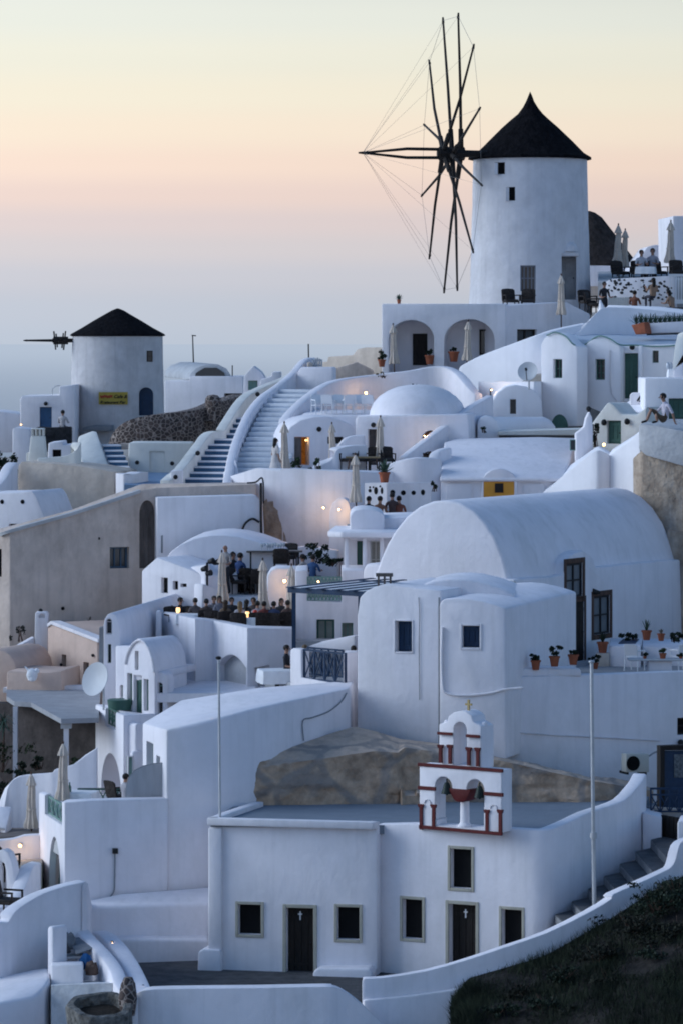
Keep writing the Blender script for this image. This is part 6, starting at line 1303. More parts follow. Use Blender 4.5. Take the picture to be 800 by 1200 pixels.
# curved church wall on the right
wp = [(424, 1149, 104.1), (428, 1147, 104.1), (450, 1146, 104.2), (500, 1138, 104.4), (550, 1124, 104.6), (590, 1110.5, 104.8), (640, 1093.5, 105.1), (690, 1069, 105.6), (716, 1053.5, 105.95), (718, 1048, 106.0), (750, 1034, 106.5), (778, 1021, 106.9), (786, 1016, 107.0), (791, 1008, 107.1), (795, 992, 107.2), (802, 984, 107.3), (830, 976, 107.5)]
b = BM(); ribbon(b, wp, .34, -20.5, smooth=2); soften(b, .07, 2); single('curving_church_wall', b, WHITE2, 'long curving white wall sweeping up in front of the church to the right edge', 'wall')
b = BM(); ribbon(b, [(426, 1172, 103.92), (450, 1170, 104.0), (480, 1167, 104.1), (510, 1163, 104.2), (545, 1158, 104.3)], .3, ('drop', 4), smooth=2); soften(b, .06); single('wall_footing', b, WHITE2, 'stepped white footing at the left end of the curving church wall', 'wall')
t = stairs('church_steps', 'grey concrete steps climbing right between the church and the curving wall', (664, 105.9, Z(1085, 106)), (650, 108.2, Z(1085, 106)), (806, 108.2, Z(1004, 109)), (780, 113.6, Z(1004, 109)), 7, mat('dark_tread', (.10, .10, .105), rough=.9, var=.25, bump=.3), mat('pale_riser', (.24, .245, .26), rough=.9, var=.2, bump=.2), split=.9)
# entrance at the right edge
t = thing('blue_gate_house', 'dark blue door leaf and frame at the right edge above the steps', 'gate', P(790, 960, 115))
fr = Fr((774, 115.6), (820, 116)); b = BM(); fr.px(b, [(777, 960), (777, 880), (820, 880), (820, 960)], 0, .12); part('door', b, BLUE, t)
b = BM(); fr.px(b, [(789, 911), (789, 884), (812, 884), (812, 911)], -.03, .02); part('pane', b, mat('frosted_pane', (.15, .17, .19), rough=.4, var=.5, scale=12, bump=0), t)
b = BM(); fr.px(b, [(772, 879), (772, 874), (820, 872), (820, 879)], -.08, .2); fr.px(b, [(772, 960), (772, 879.1), (777, 879.1), (777, 960)], -.08, .2); part('frame', b, DWOOD, t)
b = BM(); fr = Fr((760, 114.8), (806, 114.8)); u0, z1 = fr.uz(762, 923); u1, z0 = fr.uz(806, 952)
for i in range(5): fr.bx(b, u0 + (u1 - u0) * i / 4 - .025, u0 + (u1 - u0) * i / 4 + .025, 0, .05, z0, z1)
fr.bx(b, u0, u1, .004, .046, z1 - .06, z1); fr.bx(b, u0, u1, .004, .046, z1 - .24, z1 - .19); fr.bx(b, u0, u1, .004, .046, z0, z0 + .05)
for i in range(4):
    a = u0 + (u1 - u0) * i / 4; w_ = (u1 - u0) / 4; tube(b, fr.pt(a, .025, z0), fr.pt(a + w_, .025, z1 - .22), .02, .02, 5); tube(b, fr.pt(a + w_, .025, z0), fr.pt(a, .025, z1 - .22), .02, .02, 5)
single('blue_railing', b, BLUE, 'navy blue crossed railing in front of the blue door', 'railing')
b = BM(); plan(b, [(752, 952, 113.6), (775, 957, 113.2), (775, 952, 115.0), (755, 946, 115.4)], -18.5); soften(b, .06); single('gate_pier', b, WHITE2, 'white block pier left of the dark brown gate', 'wall')
fr = Fr((774, 113.6), (796, 112.6)); b = BM(); fr.px(b, [(774, 1030), (774, 955), (792, 958), (794, 1030)], 0, .08); 
for x in (778, 783, 788): fr.px(b, [(x, 1028), (x, 958), (x + .7, 958), (x + .7, 1028)], -.015, .02)
single('brown_gate', b, DWOOD, 'dark brown plank gate at the head of the church steps', 'gate')
b = BM(); plan(b, [(793, 962, 111.0), (830, 960, 111), (830, 955, 113), (796, 955, 113)], -18); soften(b, .08); single('gate_wall', b, WHITE2, 'white wall end right of the dark brown gate', 'wall')
b = BM(); plan(b, [(756, 945, 115.4), (830, 952, 114.4), (830, 948, 117.5), (756, 940, 117.5)], -16); structure('gate_landing', b, GREYC)
# AC unit
t = thing('air_conditioner', 'beige air conditioner outdoor unit on the white wall by the blue door', 'air conditioner', P(746, 907, 117.6))
fr = Fr((732, 117.7), (760, 118.0)); b = BM(); fr.px(b, [(733, 905), (733, 883.5), (760, 883.5), (760, 905)], 0, .35); soften(b, .02); part('casing', b, BEIGEP, t)
b = BM(); u, z = fr.uz(741, 894.5)
for k in range(5): 
    r = .05 + k * .042; pipe(b, [fr.pt(u + r * math.cos(a * math.pi / 10), -.02, z + r * math.sin(a * math.pi / 10)) for a in range(21)], .012, 4)
fr.prism(b, [(u + .21 * math.cos(a * math.pi / 10), z + .21 * math.sin(a * math.pi / 10)) for a in range(20)], -.012, .02); part('fan_grille', b, BLACK, t)
b = BM(); fr.px(b, [(735, 908), (735, 905.01), (737, 905.01), (737, 908)], .05, .6); fr.px(b, [(756, 908), (756, 905.01), (758, 905.01), (758, 908)], .05, .6); part('bracket', b, IRON, t)
b = BM(); pipe(b, catmull([fr.at(760, 886, .1), fr.at(766, 882, .1), fr.at(776, 879, .0)], 5), .03); part('hose', b, GREYC, t)
# poles
t = thing('flag_pole', 'tall bare pale pole standing in front of the right church wall', 'pole', P(695, 1068, 107.6))
b = BM(); tube(b, P(696, 1072, 107.6), P(694.5, 977, 107.6), .062, .062, 12); tube(b, P(694.5, 977, 107.6), P(692.5, 776, 107.6), .055, .05, 12); part('shaft', b, STEEL, t)
b = BM(); ball(b, P(692.5, 775.5, 107.6), .075, 10, (1.2, 1.2, .6)); part('cap', b, STEEL, t)
b = BM(); p = P(694.6, 979, 107.6); lathe(b, p, [(0, -.08), (.10, -.08), (.10, .08), (0, .08)], 12); part('clamp', b, STEEL, t)
t = thing('flag_pole', 'thin grey pole rising from the church roof corner in front of the plain block', 'pole', P(258, 957, 110.9))
b = BM(); tube(b, P(258, 962, 110.9), P(256.5, 772, 110.9), .038, .034, 10); part('shaft', b, STEEL, t)
b = BM(); ball(b, P(256.3, 771, 110.9), .07, 8, (1.3, 1.3, .8)); part('cap', b, IRON, t)
# satellite dishes
def dish(px, py, D, r, look, label, feed=True):
    t = thing('satellite_dish', label, 'satellite dish', P(px, py, D)); n = Vector(look).normalized()
    q = n.to_track_quat('Z', 'Y').to_matrix().to_4x4()
    b = BM(); lathe(b, (0, 0, 0), [(0, -.0), (r * .35, r * .03), (r * .7, r * .12), (r * .97, r * .235), (r, r * .25), (r * .985, r * .27), (r * .68, r * .16), (r * .35, r * .07), (0, r * .04)], 36); b.transform(q); part('bowl', b, DISH, t, local=True)
    if not feed: b = None
    if feed: b = BM(); tube(b, (0, -r * .95, r * .22), (0, -r * .1, r * .95), .018); tube(b, (0, -r * .1, r * .85), (0, 0, r * 1.05), .05); b.transform(q); part('feed_arm', b, IRON, t, local=True)
    b = BM(); tube(b, (0, 0, 0), -n * r * .5, .05); tube(b, -n * r * .5, -n * r * .5 + Vector((0, 0, -r * 1.6)), .035); part('mount', b, STEEL, t, local=True)
dish(115, 797, 123.6, .56, (-.62, -.72, .30), 'large pale satellite dish beside the peach house', False)
dish(618, 436, 152.6, .40, (-.25, -.9, .35), 'small round satellite dish beside the green door house row')
# ================================================================== FURNITURE (origins on the floor, front towards -Y)
def make_parasol(label, m=FABRIC, H=2.55, low=.85, group='folded parasols'):
    t = thing('closed_parasol', label, 'parasol', (0, 0, 0), group)
    b = BM(); tube(b, (0, 0, .04), (0, 0, H - .02), .028, .024, 10); part('pole', b, BWOOD, t, local=True)
    b = BM(); box(b, (0, 0, .04), (.5, .5, .08)); soften(b, .02); part('base', b, GREYC, t, local=True)
    def pl(a, z): return .20 * math.cos(8 * a + z * 1.1) + .07 * math.sin(3 * a + z * 2.3)
    prof = [(.0, H - .30), (.09, H - .31), (.105, H - .5), (.115, H - .8), (.125, H - 1.1), (.15, H - 1.35), (.205, low + .12), (.20, low + .02), (.12, low + .03), (0, low + .1)]
    b = BM(); lathe(b, (0, 0, 0), prof, 48, pleat=pl, wob=.02)
    for v in b.verts:
        v.co.x += .035 * noise.noise(Vector((v.co.z * 1.6, 1, 3))); v.co.z += .05 * math.cos(4 * math.atan2(v.co.y, v.co.x)) * max(0, (low + .35 - v.co.z))
    part('canopy', b, m, t, local=True, sharp=60)
    b = BM(); lathe(b, (0, 0, 0), [(0, H + .02), (.03, H), (.085, H - .12), (.15, H - .30), (.155, H - .34), (.10, H - .33)], 40, pleat=lambda a, z: .16 * math.cos(8 * a), wob=.01); part('top_flap', b, m, t, local=True, sharp=60)
    b = BM(); ball(b, (0, 0, H + .05), .035, 8, (1, 1, 1.6)); part('finial', b, BWOOD, t, local=True)
    b = BM(); lathe(b, (0, 0, 0), [(.128, H - 1.13), (.15, H - 1.12), (.15, H - 1.07), (.128, H - 1.06)], 24, pleat=lambda a, z: .1 * math.cos(8 * a)); part('tie_strap', b, m, t, local=True)
    return t
PARA = make_parasol('cream folded parasol standing on the guest terrace with a white clothed table beside it')
def foot(px, py, D): return P(px, py, D)
# (px, top y, depth, floor z or None, scale, label)
paras = [(74.5, 869, 115.2, None, 1.0, None), (37.5, 905, 118.6, None, .98, 'cream folded parasol in front of the white garden wall at the lower left'),
         (261, 645, 133.6, None, 1, 'leftmost cream folded parasol on the lower dining terrace'), (309, 654, 131.6, None, 1, 'middle cream folded parasol on the lower dining terrace'), (341, 661, 130.4, None, 1, 'cream folded parasol nearest the navy pergola on the dining terrace'),
         (333.5, 494, 145.4, None, 1.0, 'cream folded parasol beside the woman in white at the foot of the white stairs'), (390.5, 495, 146.6, None, .92, 'beige folded parasol between the amber doorway and the dome house'), (443.5, 487, 145.6, None, 1.0, 'cream folded parasol directly in front of the dome house door'),
         (417.5, 531, 138.2, None, 1.0, 'cream folded parasol left of the pierced white wall'),
         (462, 379, 164.6, None, .98, 'beige folded parasol under the left arch of the arched terrace house'), (546, 375, 164.4, None, .98, 'beige folded parasol under the right arch of the arched terrace house'),
         (657, 321, 166.2, None, 1.0, 'beige folded parasol on the terrace in front of the large windmill door'), (722.5, 262, 175.6, None, 1.05, 'left one of two twin folded parasols on the hilltop terrace'), (730.5, 268, 176.2, None, 1.0, 'right one of two twin folded parasols on the hilltop terrace'), (783.5, 258, 174, None, 1.1, 'folded parasol beside the flat roofed house on the hilltop terrace')]
for i, (px, py, D, fz, sc, lb) in enumerate(paras):
    h = (2.55 + .08) * sc; z = Z(py, D) - h
    o = PARA if i == 0 else dup(PARA, (0, 0, 0), rng.uniform(0, 6), lb)
    o.location = W(px, D, z); o.scale = (sc, sc, sc)
    o.rotation_euler = (R(rng.uniform(-1.5, 1.5)), R(rng.uniform(-1.5, 1.5)), rng.uniform(0, 6))

def make_wicker(label):
    t = thing('wicker_armchair', label, 'chair', (0, 0, 0), 'dark wicker armchairs')
    for x in (-.25, .25):
        for y in (-.24, .24): b = BM(); tube(b, (x, y, 0), (x * .98, y * .98, .42), .022, .026, 8); part('leg', b, WICKER, t, local=True)
    b = BM(); box(b, (0, 0, .40), (.56, .54, .07)); soften(b, .02); part('seat', b, WICKER, t, local=True)
    b = BM(); sweep(b, [Vector((x, .24 + .05 * (1 - (x / .28) ** 2), z)) for x, z in ((-.28, .42), (.28, .42), (.28, .86), (.22, .91), (0, .93), (-.22, .91), (-.28, .86))], Vector((0, .06, 0)))
    for v in b.verts: v.co.y += (v.co.z - .42) * .22
    soften(b, .015); part('backrest', b, WICKER, t, local=True)
    for x in (-.28, .28): b = BM(); box(b, (x, 0, .655), (.055, .52, .045)); box(b, (x, -.235, .53), (.05, .045, .21)); soften(b, .012); part('armrest', b, WICKER, t, local=True)
    b = BM(); box(b, (0, -.01, .46), (.48, .46, .06)); soften(b, .02); part('cushion', b, colr('charcoal_cushion', (.05, .045, .045)), t, local=True)
    return t
WCH = make_wicker('dark wicker armchair at the left end of the lower dining terrace')
def zf_low(): return -10.04
chairs = [(216, 132.6, 1.7), (224, 131.9, .3), (233, 132.2, 2.6), (241.5, 130.9, 3.2), (252, 130.6, 2.9), (262, 130.2, 3.4), (281.5, 129.5, 3.0), (309, 129.4, 3.2), (321.5, 129.4, 2.9), (333, 129.8, 3.4), (316, 131.4, .2), (327, 131.5, 6.0)]
cl = [None, 'second dark wicker armchair from the left end of the lower dining terrace', 'dark wicker armchair behind the left dinner table of the lower terrace', 'dark wicker armchair under the guest left of the leftmost terrace parasol', 'dark wicker armchair right behind the parapet below the leftmost parasol', 'dark wicker armchair of the blond guest on the lower terrace', 'dark wicker armchair of the woman with long hair near the candles', 'dark wicker armchair of the guest left of the middle parasol', 'dark wicker armchair of the guest right of the middle parasol', 'empty dark wicker armchair beside the rightmost terrace parasol', 'empty dark wicker armchair facing the viewer behind the middle parasol', 'empty dark wicker armchair facing the viewer between middle and right parasol']
for i, (px, D, rz) in enumerate(chairs):
    if i == 0: WCH.location = W(px, D, -10.04); WCH.rotation_euler.z = rz
    else: dup(WCH, W(px, D, -10.04), rz, cl[i])
up = [(292, 136.6, 2.9, 'dark wicker armchair beside the white table of the upper dining terrace'), (283, 136.2, 1.2, 'dark wicker armchair turned sideways at the upper terrace edge'), (302, 136.2, 3.3, 'dark wicker armchair right of the upper white table'), (324, 139.2, .2, 'left dark wicker armchair behind the long glass table'), (338, 139.3, -.2, 'right dark wicker armchair behind the long glass table'), (330, 136.4, 3.1, 'dark wicker armchair in front of the long glass table'), (252, 138.6, .6, 'dark wicker armchair near the spotlight post on the upper terrace'), (275, 138.2, .1, 'dark wicker armchair of the dark haired guest on the upper terrace')]
for px, D, rz, lb in ((205, 131.8, .4, 'dark wicker armchair at the outer left corner of the lower dining terrace'), (272, 132.4, .2, 'dark wicker armchair facing the viewer in the middle of the lower terrace'), (298, 132.0, -.3, 'dark wicker armchair facing the viewer behind the candle table'), (302, 129.6, 3.1, 'dark wicker armchair behind the red candle glass'), (340, 131.0, 3.3, 'dark wicker armchair left of the rightmost parasol pole'), (257, 132.9, .1, 'dark wicker armchair at the back beside the leftmost parasol')): dup(WCH, W(px, D, -10.04), rz, lb)
for px, D, rz, lb in up: dup(WCH, W(px, D, -8.26 if 'glass table' in lb else -8.96), rz, lb)
hill_ch = [(748, 174, .1, 'dark wicker armchair at the left of the hilltop terrace table'), (760, 174.4, -.2, 'dark wicker armchair at the right of the hilltop terrace table'), (771, 174, .4, 'dark wicker armchair right of the hilltop guests'), (794, 173, .2, 'dark wicker armchair at the right edge of the hilltop terrace'), (727, 174.6, .5, 'dark wicker armchair below the twin hilltop parasols')]
for px, D, rz, lb in hill_ch: dup(WCH, W(px, D, 2.62), rz, lb, scale=1.15)
for px, D, z, rz, lb in ((598, 168.2, 1.66, .3, 'low dark wicker seat at the left foot of the large windmill'), (618, 168.4, 1.66, -.1, 'low dark wicker seat under the grey shutter of the large windmill'), (688, 168.6, 1.62, .4, 'dark wicker seat right of the large windmill door'), (697, 168.3, 1.5, 1.2, 'dark wicker seat beside the man in black near the mill')):
    dup(WCH, W(px, D, z - .36), rz, lb, scale=1.1)
dup(WCH, W(141, 116.8, -14.3), 2.2, 'dark wicker armchair of the guest beside the grey screen', scale=1.05)
dup(WCH, W(6, 113.6, -15.95), 2.4, 'dark wicker armchair at the left edge by the lower pool corner', scale=1.2)
dup(WCH, W(10, 110.4, -16.6), 1.2, 'dark wooden armchair in the bottom left corner behind the curved wall', scale=1.2)

def make_table(label, r=.45):
    t = thing('clothed_table', label, 'table', (0, 0, 0), 'tables under white cloths')
    b = BM(); box(b, (0, 0, .36), (.10, .10, .70)); box(b, (0, 0, .02), (.5, .5, .04)); soften(b, .008); part('pedestal', b, IRON, t, local=True)
    b = BM(); n = 32; rows = []
    for (k, z) in ((0, .745), (.98, .745), (1.0, .735), (1.02, .6), (1.05, .42)):
        row = []
        for i in range(n):
            a = 2 * math.pi * i / n; q = max(abs(math.cos(a)), abs(math.sin(a))); rr = r * k / q ** .85
            if z < .7: rr *= 1 + .05 * math.sin(a * 9)
            row.append(b.verts.new((rr * math.cos(a), rr * math.sin(a), z)) if k else None)
        if not k: row = [b.verts.new((0, 0, z))]
        rows.append(row)
    for A, B_ in zip(rows, rows[1:]):
        for i in range(n):
            j = (i + 1) % n
            if len(A) == 1: face(b, [A[0], B_[i], B_[j]])
            else: face(b, [A[i], B_[i], B_[j], A[j]])
    part('tablecloth', b, CLOTH, t, local=True)
    return t
TAB = make_table('white clothed dinner table at the left end of the lower dining terrace')
tabs = [(222, 131.0, -10.04, None), (246, 132.2, -10.04, 'white clothed dinner table behind the leftmost terrace parasol'), (272, 130.8, -10.04, 'white clothed dinner table in front of the group of guests'), (296, 129.6, -10.04, 'white clothed dinner table carrying the red candle glass'), (327, 130.4, -10.04, 'white clothed dinner table between the middle and right terrace parasols'),
        (262, 136.8, -8.96, 'white clothed table beside the waiter on the upper terrace'), (280, 137.4, -8.96, 'white clothed table in the middle of the upper terrace'), (96, 115.6, -14.3, 'white clothed table behind the pale green lattice rail'), (795, 151.2, Z(443, 150) - .40, 'white clothed table at the right edge above the green shutter'), (330, 147.0, -6.2, 'small white clothed table beside the amber doorway'), (357, 146.0, -6.1, 'white clothed table in front of the amber doorway'), (756, 173.4, 2.62, 'white clothed table between the hilltop guests')]
for i, (px, D, z, lb) in enumerate(tabs):
    if i == 0: TAB.location = W(px, D, z)
    else: dup(TAB, W(px, D, z), rng.uniform(-.3, .3), lb)
dup(TAB, W(325, 124.4, -11.6), .2, 'white clothed table beside the man in black under the pergola', scale=1.3)
# long glass table with glasses
t = thing('long_table', 'long dark table set with wine glasses on the upper dining terrace', 'table', W(322, 137.6, -8.26))
b = BM(); box(b, (0, 0, .74), (2.0, .75, .05)); soften(b, .01); part('tabletop', b, mat('dark_table', (.09, .08, .075), rough=.35), t, local=True)
for x in (-.85, .85):
    for y in (-.28, .28): b = BM(); tube(b, (x, y, 0), (x, y, .715), .03); part('leg', b, IRON, t, local=True)
GL = mat('clear_glassware', (.55, .58, .62), rough=.1, var=.1, bump=0, spec=.6)
def glass(loc, label, sc=1.0):
    t = thing('wine_glass', label, 'glass', loc, 'wine glasses on the long table')
    b = BM(); lathe(b, (0, 0, 0), [(0, 0), (.04, .0), (.008, .012), (.008, .09), (.035, .12), (.045, .17), (.035, .22), (.03, .21), (.035, .16), (0, .115)], 14); part('bowl', b, GL, t, local=True); t.scale = (sc,) * 3; return t
g0 = glass(W(314, 137.4, -7.495), 'clear wine glass standing on the long dark table', 1.2)
for i in range(9): dup(g0, W(307 + i * 3.2, 137.4 + .25 * (i % 3), -7.495), 0, None)
def small(name, loc, bm_fn, m, label, cat, group=None):
    b = BM(); bm_fn(b); b.transform(Matrix.Translation(loc)); return single(name, b, m, label, cat, group)
def candle(px, D, z, label): return small('candle_lamp', W(px, D, z), lambda b: lathe(b, (0, 0, 0), [(0, 0), (.06, 0), (.075, .1), (.06, .18), (0, .18)], 14), LAMPW, label, 'candle')
candle(290, 129.4, -9.29, 'glowing candle lamp on the table beside the red glass'); candle(209, 131.4, -9.29, 'glowing candle lamp at the left end of the lower terrace')
small('red_glass', W(299, 129.4, -9.29), lambda b: lathe(b, (0, 0, 0), [(0, 0), (.06, 0), (.075, .2), (.05, .24), (0, .24)], 14), REDCL, 'red glass standing on the dinner table beside the candle', 'glass')
small('green_bottle', W(82, 115.5, -13.56), lambda b: lathe(b, (0, 0, 0), [(0, 0), (.05, 0), (.05, .16), (.02, .22), (.02, .3), (0, .3)], 12), GREEN, 'small green bottle on the clothed table by the lattice rail', 'bottle')
# spotlight post on the upper terrace
t = thing('spotlight_post', 'dark post with paired spotlights at the left edge of the upper dining terrace', 'light post', W(243, 134.6, -8.75))
b = BM(); tube(b, (0, 0, 0), (0, 0, 1.0), .04); part('post', b, IRON, t, local=True)
for x, z in ((-.18, .75), (.06, 1.02), (.24, .98), (-.02, .6)): b = BM(); tube(b, (x, 0, z), (x + .16, -.12, z + .05), .08, .11, 10); part('spotlight', b, IRON, t, local=True)
# white chairs of the great terrace
def make_white_chair(label):
    t = thing('white_armchair', label, 'chair', (0, 0, 0), 'white armchairs')
    for x in (-.24, .24):
        b = BM(); tube(b, (x, -.24, 0), (x, -.22, .64), .02); part('leg', b, WPLAST, t, local=True)
        b = BM(); tube(b, (x, .27, 0), (x * .95, .21, .45), .02); tube(b, (x * .95, .21, .45), (x * .9, .30, .86), .02); part('leg', b, WPLAST, t, local=True)
        b = BM(); tube(b, (x, -.24, .64), (x * .95, .25, .66), .024); part('armrest', b, WPLAST, t, local=True)
    b = BM(); box(b, (0, 0, .44), (.48, .46, .03)); soften(b, .012); part('seat', b, WPLAST, t, local=True)
    b = BM(); sweep(b, [Vector((x, .22, z)) for x, z in ((-.22, .5), (.22, .5), (.22, .80), (.15, .87), (-.15, .87), (-.22, .80))], Vector((0, .02, 0)))
    for v in b.verts: v.co.y += (v.co.z - .5) * .25
    part('backrest', b, WPLAST, t, local=True)
    return t
wc = make_white_chair('white armchair turned toward the long terrace table, left of the pots'); wc.location = W(743, 124.6, -10.68); wc.rotation_euler.z = 2.6
dup(wc, W(797, 124.8, -10.68), 3.6, 'white armchair at the right end of the long terrace table')
for i in range(6):
    lb = ['leftmost of six white armchairs in a row under the curved wall lamp', 'second from left of six white armchairs under the curved wall lamp', 'third from left of six white armchairs under the curved wall lamp', 'third from right of six white armchairs under the curved wall lamp', 'second from right of six white armchairs under the curved wall lamp', 'rightmost of six white armchairs in a row under the curved wall lamp'][i]
    dup(wc, W(374 + i * 11.6, 152.2, Z(488, 152.2)), [.4, 2.8, .2, 3.3, 0.1, 2.9][i], lb)
t = thing('terrace_table', 'long grey topped table on a white pedestal behind the terrace wall', 'table', W(774, 122, -10.68)); t.scale = (1, 1, .80)
b = BM(); box(b, (0, 0, .72), (2.1, .8, .06)); soften(b, .015); part('tabletop', b, PALEC, t, local=True)
b = BM(); box(b, (-.05, 0, .345), (.75, .5, .69)); soften(b, .02); part('pedestal', b, WHITE2, t, local=True)
# pots
def leaf(b, root, d, L, w, droop=.3, seg=4):
    d = d.normalized(); s = d.cross(Vector((0, 0, 1)));
    s = s.normalized() if s.length > .01 else Vector((1, 0, 0)); prev = None
    for i in range(seg + 1):
        f = i / seg; p = root + d * L * f - Vector((0, 0, 1)) * droop * L * f * f; ww = w * (1 - f ** 1.6) * (.6 + .8 * f) + .004
        cur = (b.verts.new(p - s * ww), b.verts.new(p + s * ww))
        if prev: face(b, [prev[0], prev[1], cur[1], cur[0]])
        prev = cur
def leafcloud(b, c, r, n, size, rn, flat=.0):
    cl = [(Vector((rn.gauss(0, .5) * r[0], rn.gauss(0, .5) * r[1], rn.uniform(-.8, .8) * r[2])), rn.uniform(.25, .5)) for _ in range(max(4, n // 50))]
    for _ in range(n):
        q, k = rn.choice(cl); v = Vector((rn.gauss(0, 1), rn.gauss(0, 1), rn.gauss(0, 1))).normalized() * rn.random() ** .5
        p = Vector(c) + q + Vector((v.x * r[0] * k, v.y * r[1] * k, v.z * r[2] * k))
        d = Vector((rn.gauss(0, 1), rn.gauss(0, 1), rn.gauss(.3, .8))).normalized(); e = d.orthogonal().normalized(); f = d.cross(e); s = size * rn.uniform(.6, 1.4)
        face(b, [b.verts.new(p - e * s * .5), b.verts.new(p + f * s * .35), b.verts.new(p + e * s * .6), b.verts.new(p - f * s * .35)])
def potted(px, py, D, label, kind='bush', h=.35, pot=.28, m=LEAF, rn=None, potm=TERRA, group='plants in terracotta pots'):
    rn = rn or random.Random(int(px * 7 + py))
    t = thing('potted_plant', label, 'potted plant', P(px, py, D), group)
    r = pot * .5
    b = BM(); lathe(b, (0, 0, 0), [(0, 0), (r * .68, 0), (r * .95, pot * .82), (r * 1.1, pot * .83), (r * 1.1, pot), (r * .93, pot), (r * .9, pot * .9), (0, pot * .9)], 20); part('pot', b, potm, t, local=True)
    b = BM()
    if kind == 'agave':
        for i in range(26):
            a = i * 2.4; el = R(20 + 62 * (i / 26)); leaf(b, Vector((0, 0, pot * .9)), Vector((math.cos(a) * math.cos(el), math.sin(a) * math.cos(el), math.sin(el))), h * rn.uniform(.8, 1.1), .035 * h / .35, .18)
    elif kind == 'spike':
        for i in range(22):
            a = i * 2.4; el = R(55 + 30 * rn.random()); leaf(b, Vector((0, 0, pot * .9)), Vector((math.cos(a) * math.cos(el), math.sin(a) * math.cos(el), math.sin(el))), h * rn.uniform(.7, 1.1), .022, .1)
    else:
        for i in range(5): tube(b, (0, 0, pot * .85), (rn.uniform(-.5, .5) * h, rn.uniform(-.5, .5) * h, pot + h * rn.uniform(.4, .8)), .012, .005, 5)
        leafcloud(b, (0, 0, pot + h * .42), (h * .6, h * .6, h * .42), 420, .062, rn)
    part('foliage', b, m, t, local=True)
    return t
potted(627, 785, 119.1, 'leftmost terracotta pot of three on the white ledge, rounded dark plant', 'bush', .22, .30, LEAFD)
potted(649, 781, 119.2, 'middle terracotta pot of three on the white ledge, widest leafy plant', 'bush', .38, .32, LEAFD)
potted(671, 779, 119.2, 'rightmost terracotta pot of three on the white ledge', 'bush', .2, .32, LEAFD)
potted(705.5, 765, 126.6, 'terracotta pot with upright leaves standing on a stone block by the dark door', 'spike', .42, .36, LEAFD)
b = BM(); box(b, P(705.5, 774, 126.6) + Vector((0, 0, .0)), (.42, .42, .5)); soften(b, .03); single('stone_block', b, TAN2, 'pale square stone block carrying a pot by the dark terrace door', 'block')
potted(697, 784, 122.4, 'small dark trailing plant in a low pot beside the terrace door', 'bush', .3, .2, LEAFD)
potted(757, 750, 126.9, 'terracotta pot with pale spiky leaves on the white bench', 'spike', .45, .32, LEAFG)
potted(774, 751, 126.6, 'small bare terracotta pot near the right end of the white bench', 'spike', .2, .24, TWIG)
potted(776, 773.5, 122.0, 'broad terracotta bowl of small plants on the long terrace table', 'bush', .18, .22, LEAF)
potted(755, 773.5, 122.0, 'low dark bowl plant at the left end of the long terrace table', 'bush', .12, .12, LEAFD)
potted(797, 773.5, 122.0, 'low dark bowl plant at the right end of the long terrace table', 'bush', .12, .12, LEAFD)
def shrub(px, py, D, r, n, size, label, m=LEAFD, name='shrub', cat='shrub', group=None, sticks=True):
    rn = random.Random(int(px * 13 + py)); t = thing(name, label, cat, P(px, py, D), group)
    b = BM()
    for i in range(6): tube(b, (rn.uniform(-.1, .1), rn.uniform(-.1, .1), 0), (rn.uniform(-.6, .6) * r[0], rn.uniform(-.6, .6) * r[1], r[2] * rn.uniform(.9, 1.6)), .018, .006, 5)
    part('stem', b, BWOOD, t, local=True)
    b = BM(); leafcloud(b, (0, 0, r[2]), r, n, size, rn); part('foliage', b, m, t, local=True)
    return t
shrub(742, 751, 128.6, (.28, .2, .16), 260, .09, 'low dark green shrub behind the built-in white bench'); shrub(789, 752, 127.2, (.32, .2, .18), 300, .09, 'low dark shrub at the right end of the white bench')
shrub(372, 660, 138.4, (.42, .3, .36), 520, .10, 'dark leafy shrub behind the guests of the upper dining terrace')
shrub(390, 664, 136.6, (.45, .25, .16), 420, .09, 'low dark hedge plant along the right side of the upper dining terrace'); 
shrub(350, 552, 144.9, (.22, .2, .3), 240, .09, 'leafy plant left of the clothed table at the amber doorway', LEAF); shrub(371, 553, 144.6, (.22, .2, .28), 240, .09, 'leafy plant right of the clothed table at the amber doorway', LEAF)
shrub(502, 538, 145.2, (.30, .2, .16), 320, .08, 'low flowering plants along the straight stair parapet', mat('reddish_leaf', (.10, .06, .04), rough=.8, var=.6, scale=6, bump=0))
shrub(509, 576, 138.8, (.14, .12, .18), 160, .08, 'small dark plant at the right end of the pierced wall'); 
shrub(697, 524, 145.2, (.16, .16, .50), 420, .08, 'slim dark cypress-like plant between the pointed pier and the hut', name='cypress', cat='plant')
shrub(536, 509, 148.2, (.2, .15, .16), 160, .08, 'left dark plant on the slope beside the small vault'); shrub(565, 507, 147.8, (.14, .12, .12), 120, .07, 'right dark plant on the slope beside the small vault')
shrub(449, 443, 156.2, (.30, .2, .12), 70, .07, 'sparse dry bush on the curved wall above the dome', mat('dry_leaf', (.12, .11, .07), rough=.9, var=.5, bump=0)); shrub(487, 455, 151, (.1, .1, .1), 60, .06, 'tiny dark plant behind the top of the dome')
potted(447, 430, 163.6, 'dark plant in a red-brown box pot left of the arched terrace house', 'bush', .45, .32, LEAFD); potted(503, 427, 165.4, 'plant in a brown pot beside the dark door of the left arch', 'bush', .3, .4, LEAFD); potted(531, 424, 165.4, 'brown pot standing in the right arch', 'bush', .2, .45, LEAFD)
potted(467, 356, 166.5, 'small spiky plant pot on the roof corner of the arched terrace house', 'agave', .32, .18, LEAFG)
potted(450, 566, 140.6, 'agave in a terracotta trough above the pierced wall', 'agave', .62, .40, LEAFG); potted(653, 640 + 0, 138.0, 'hidden') if False else None
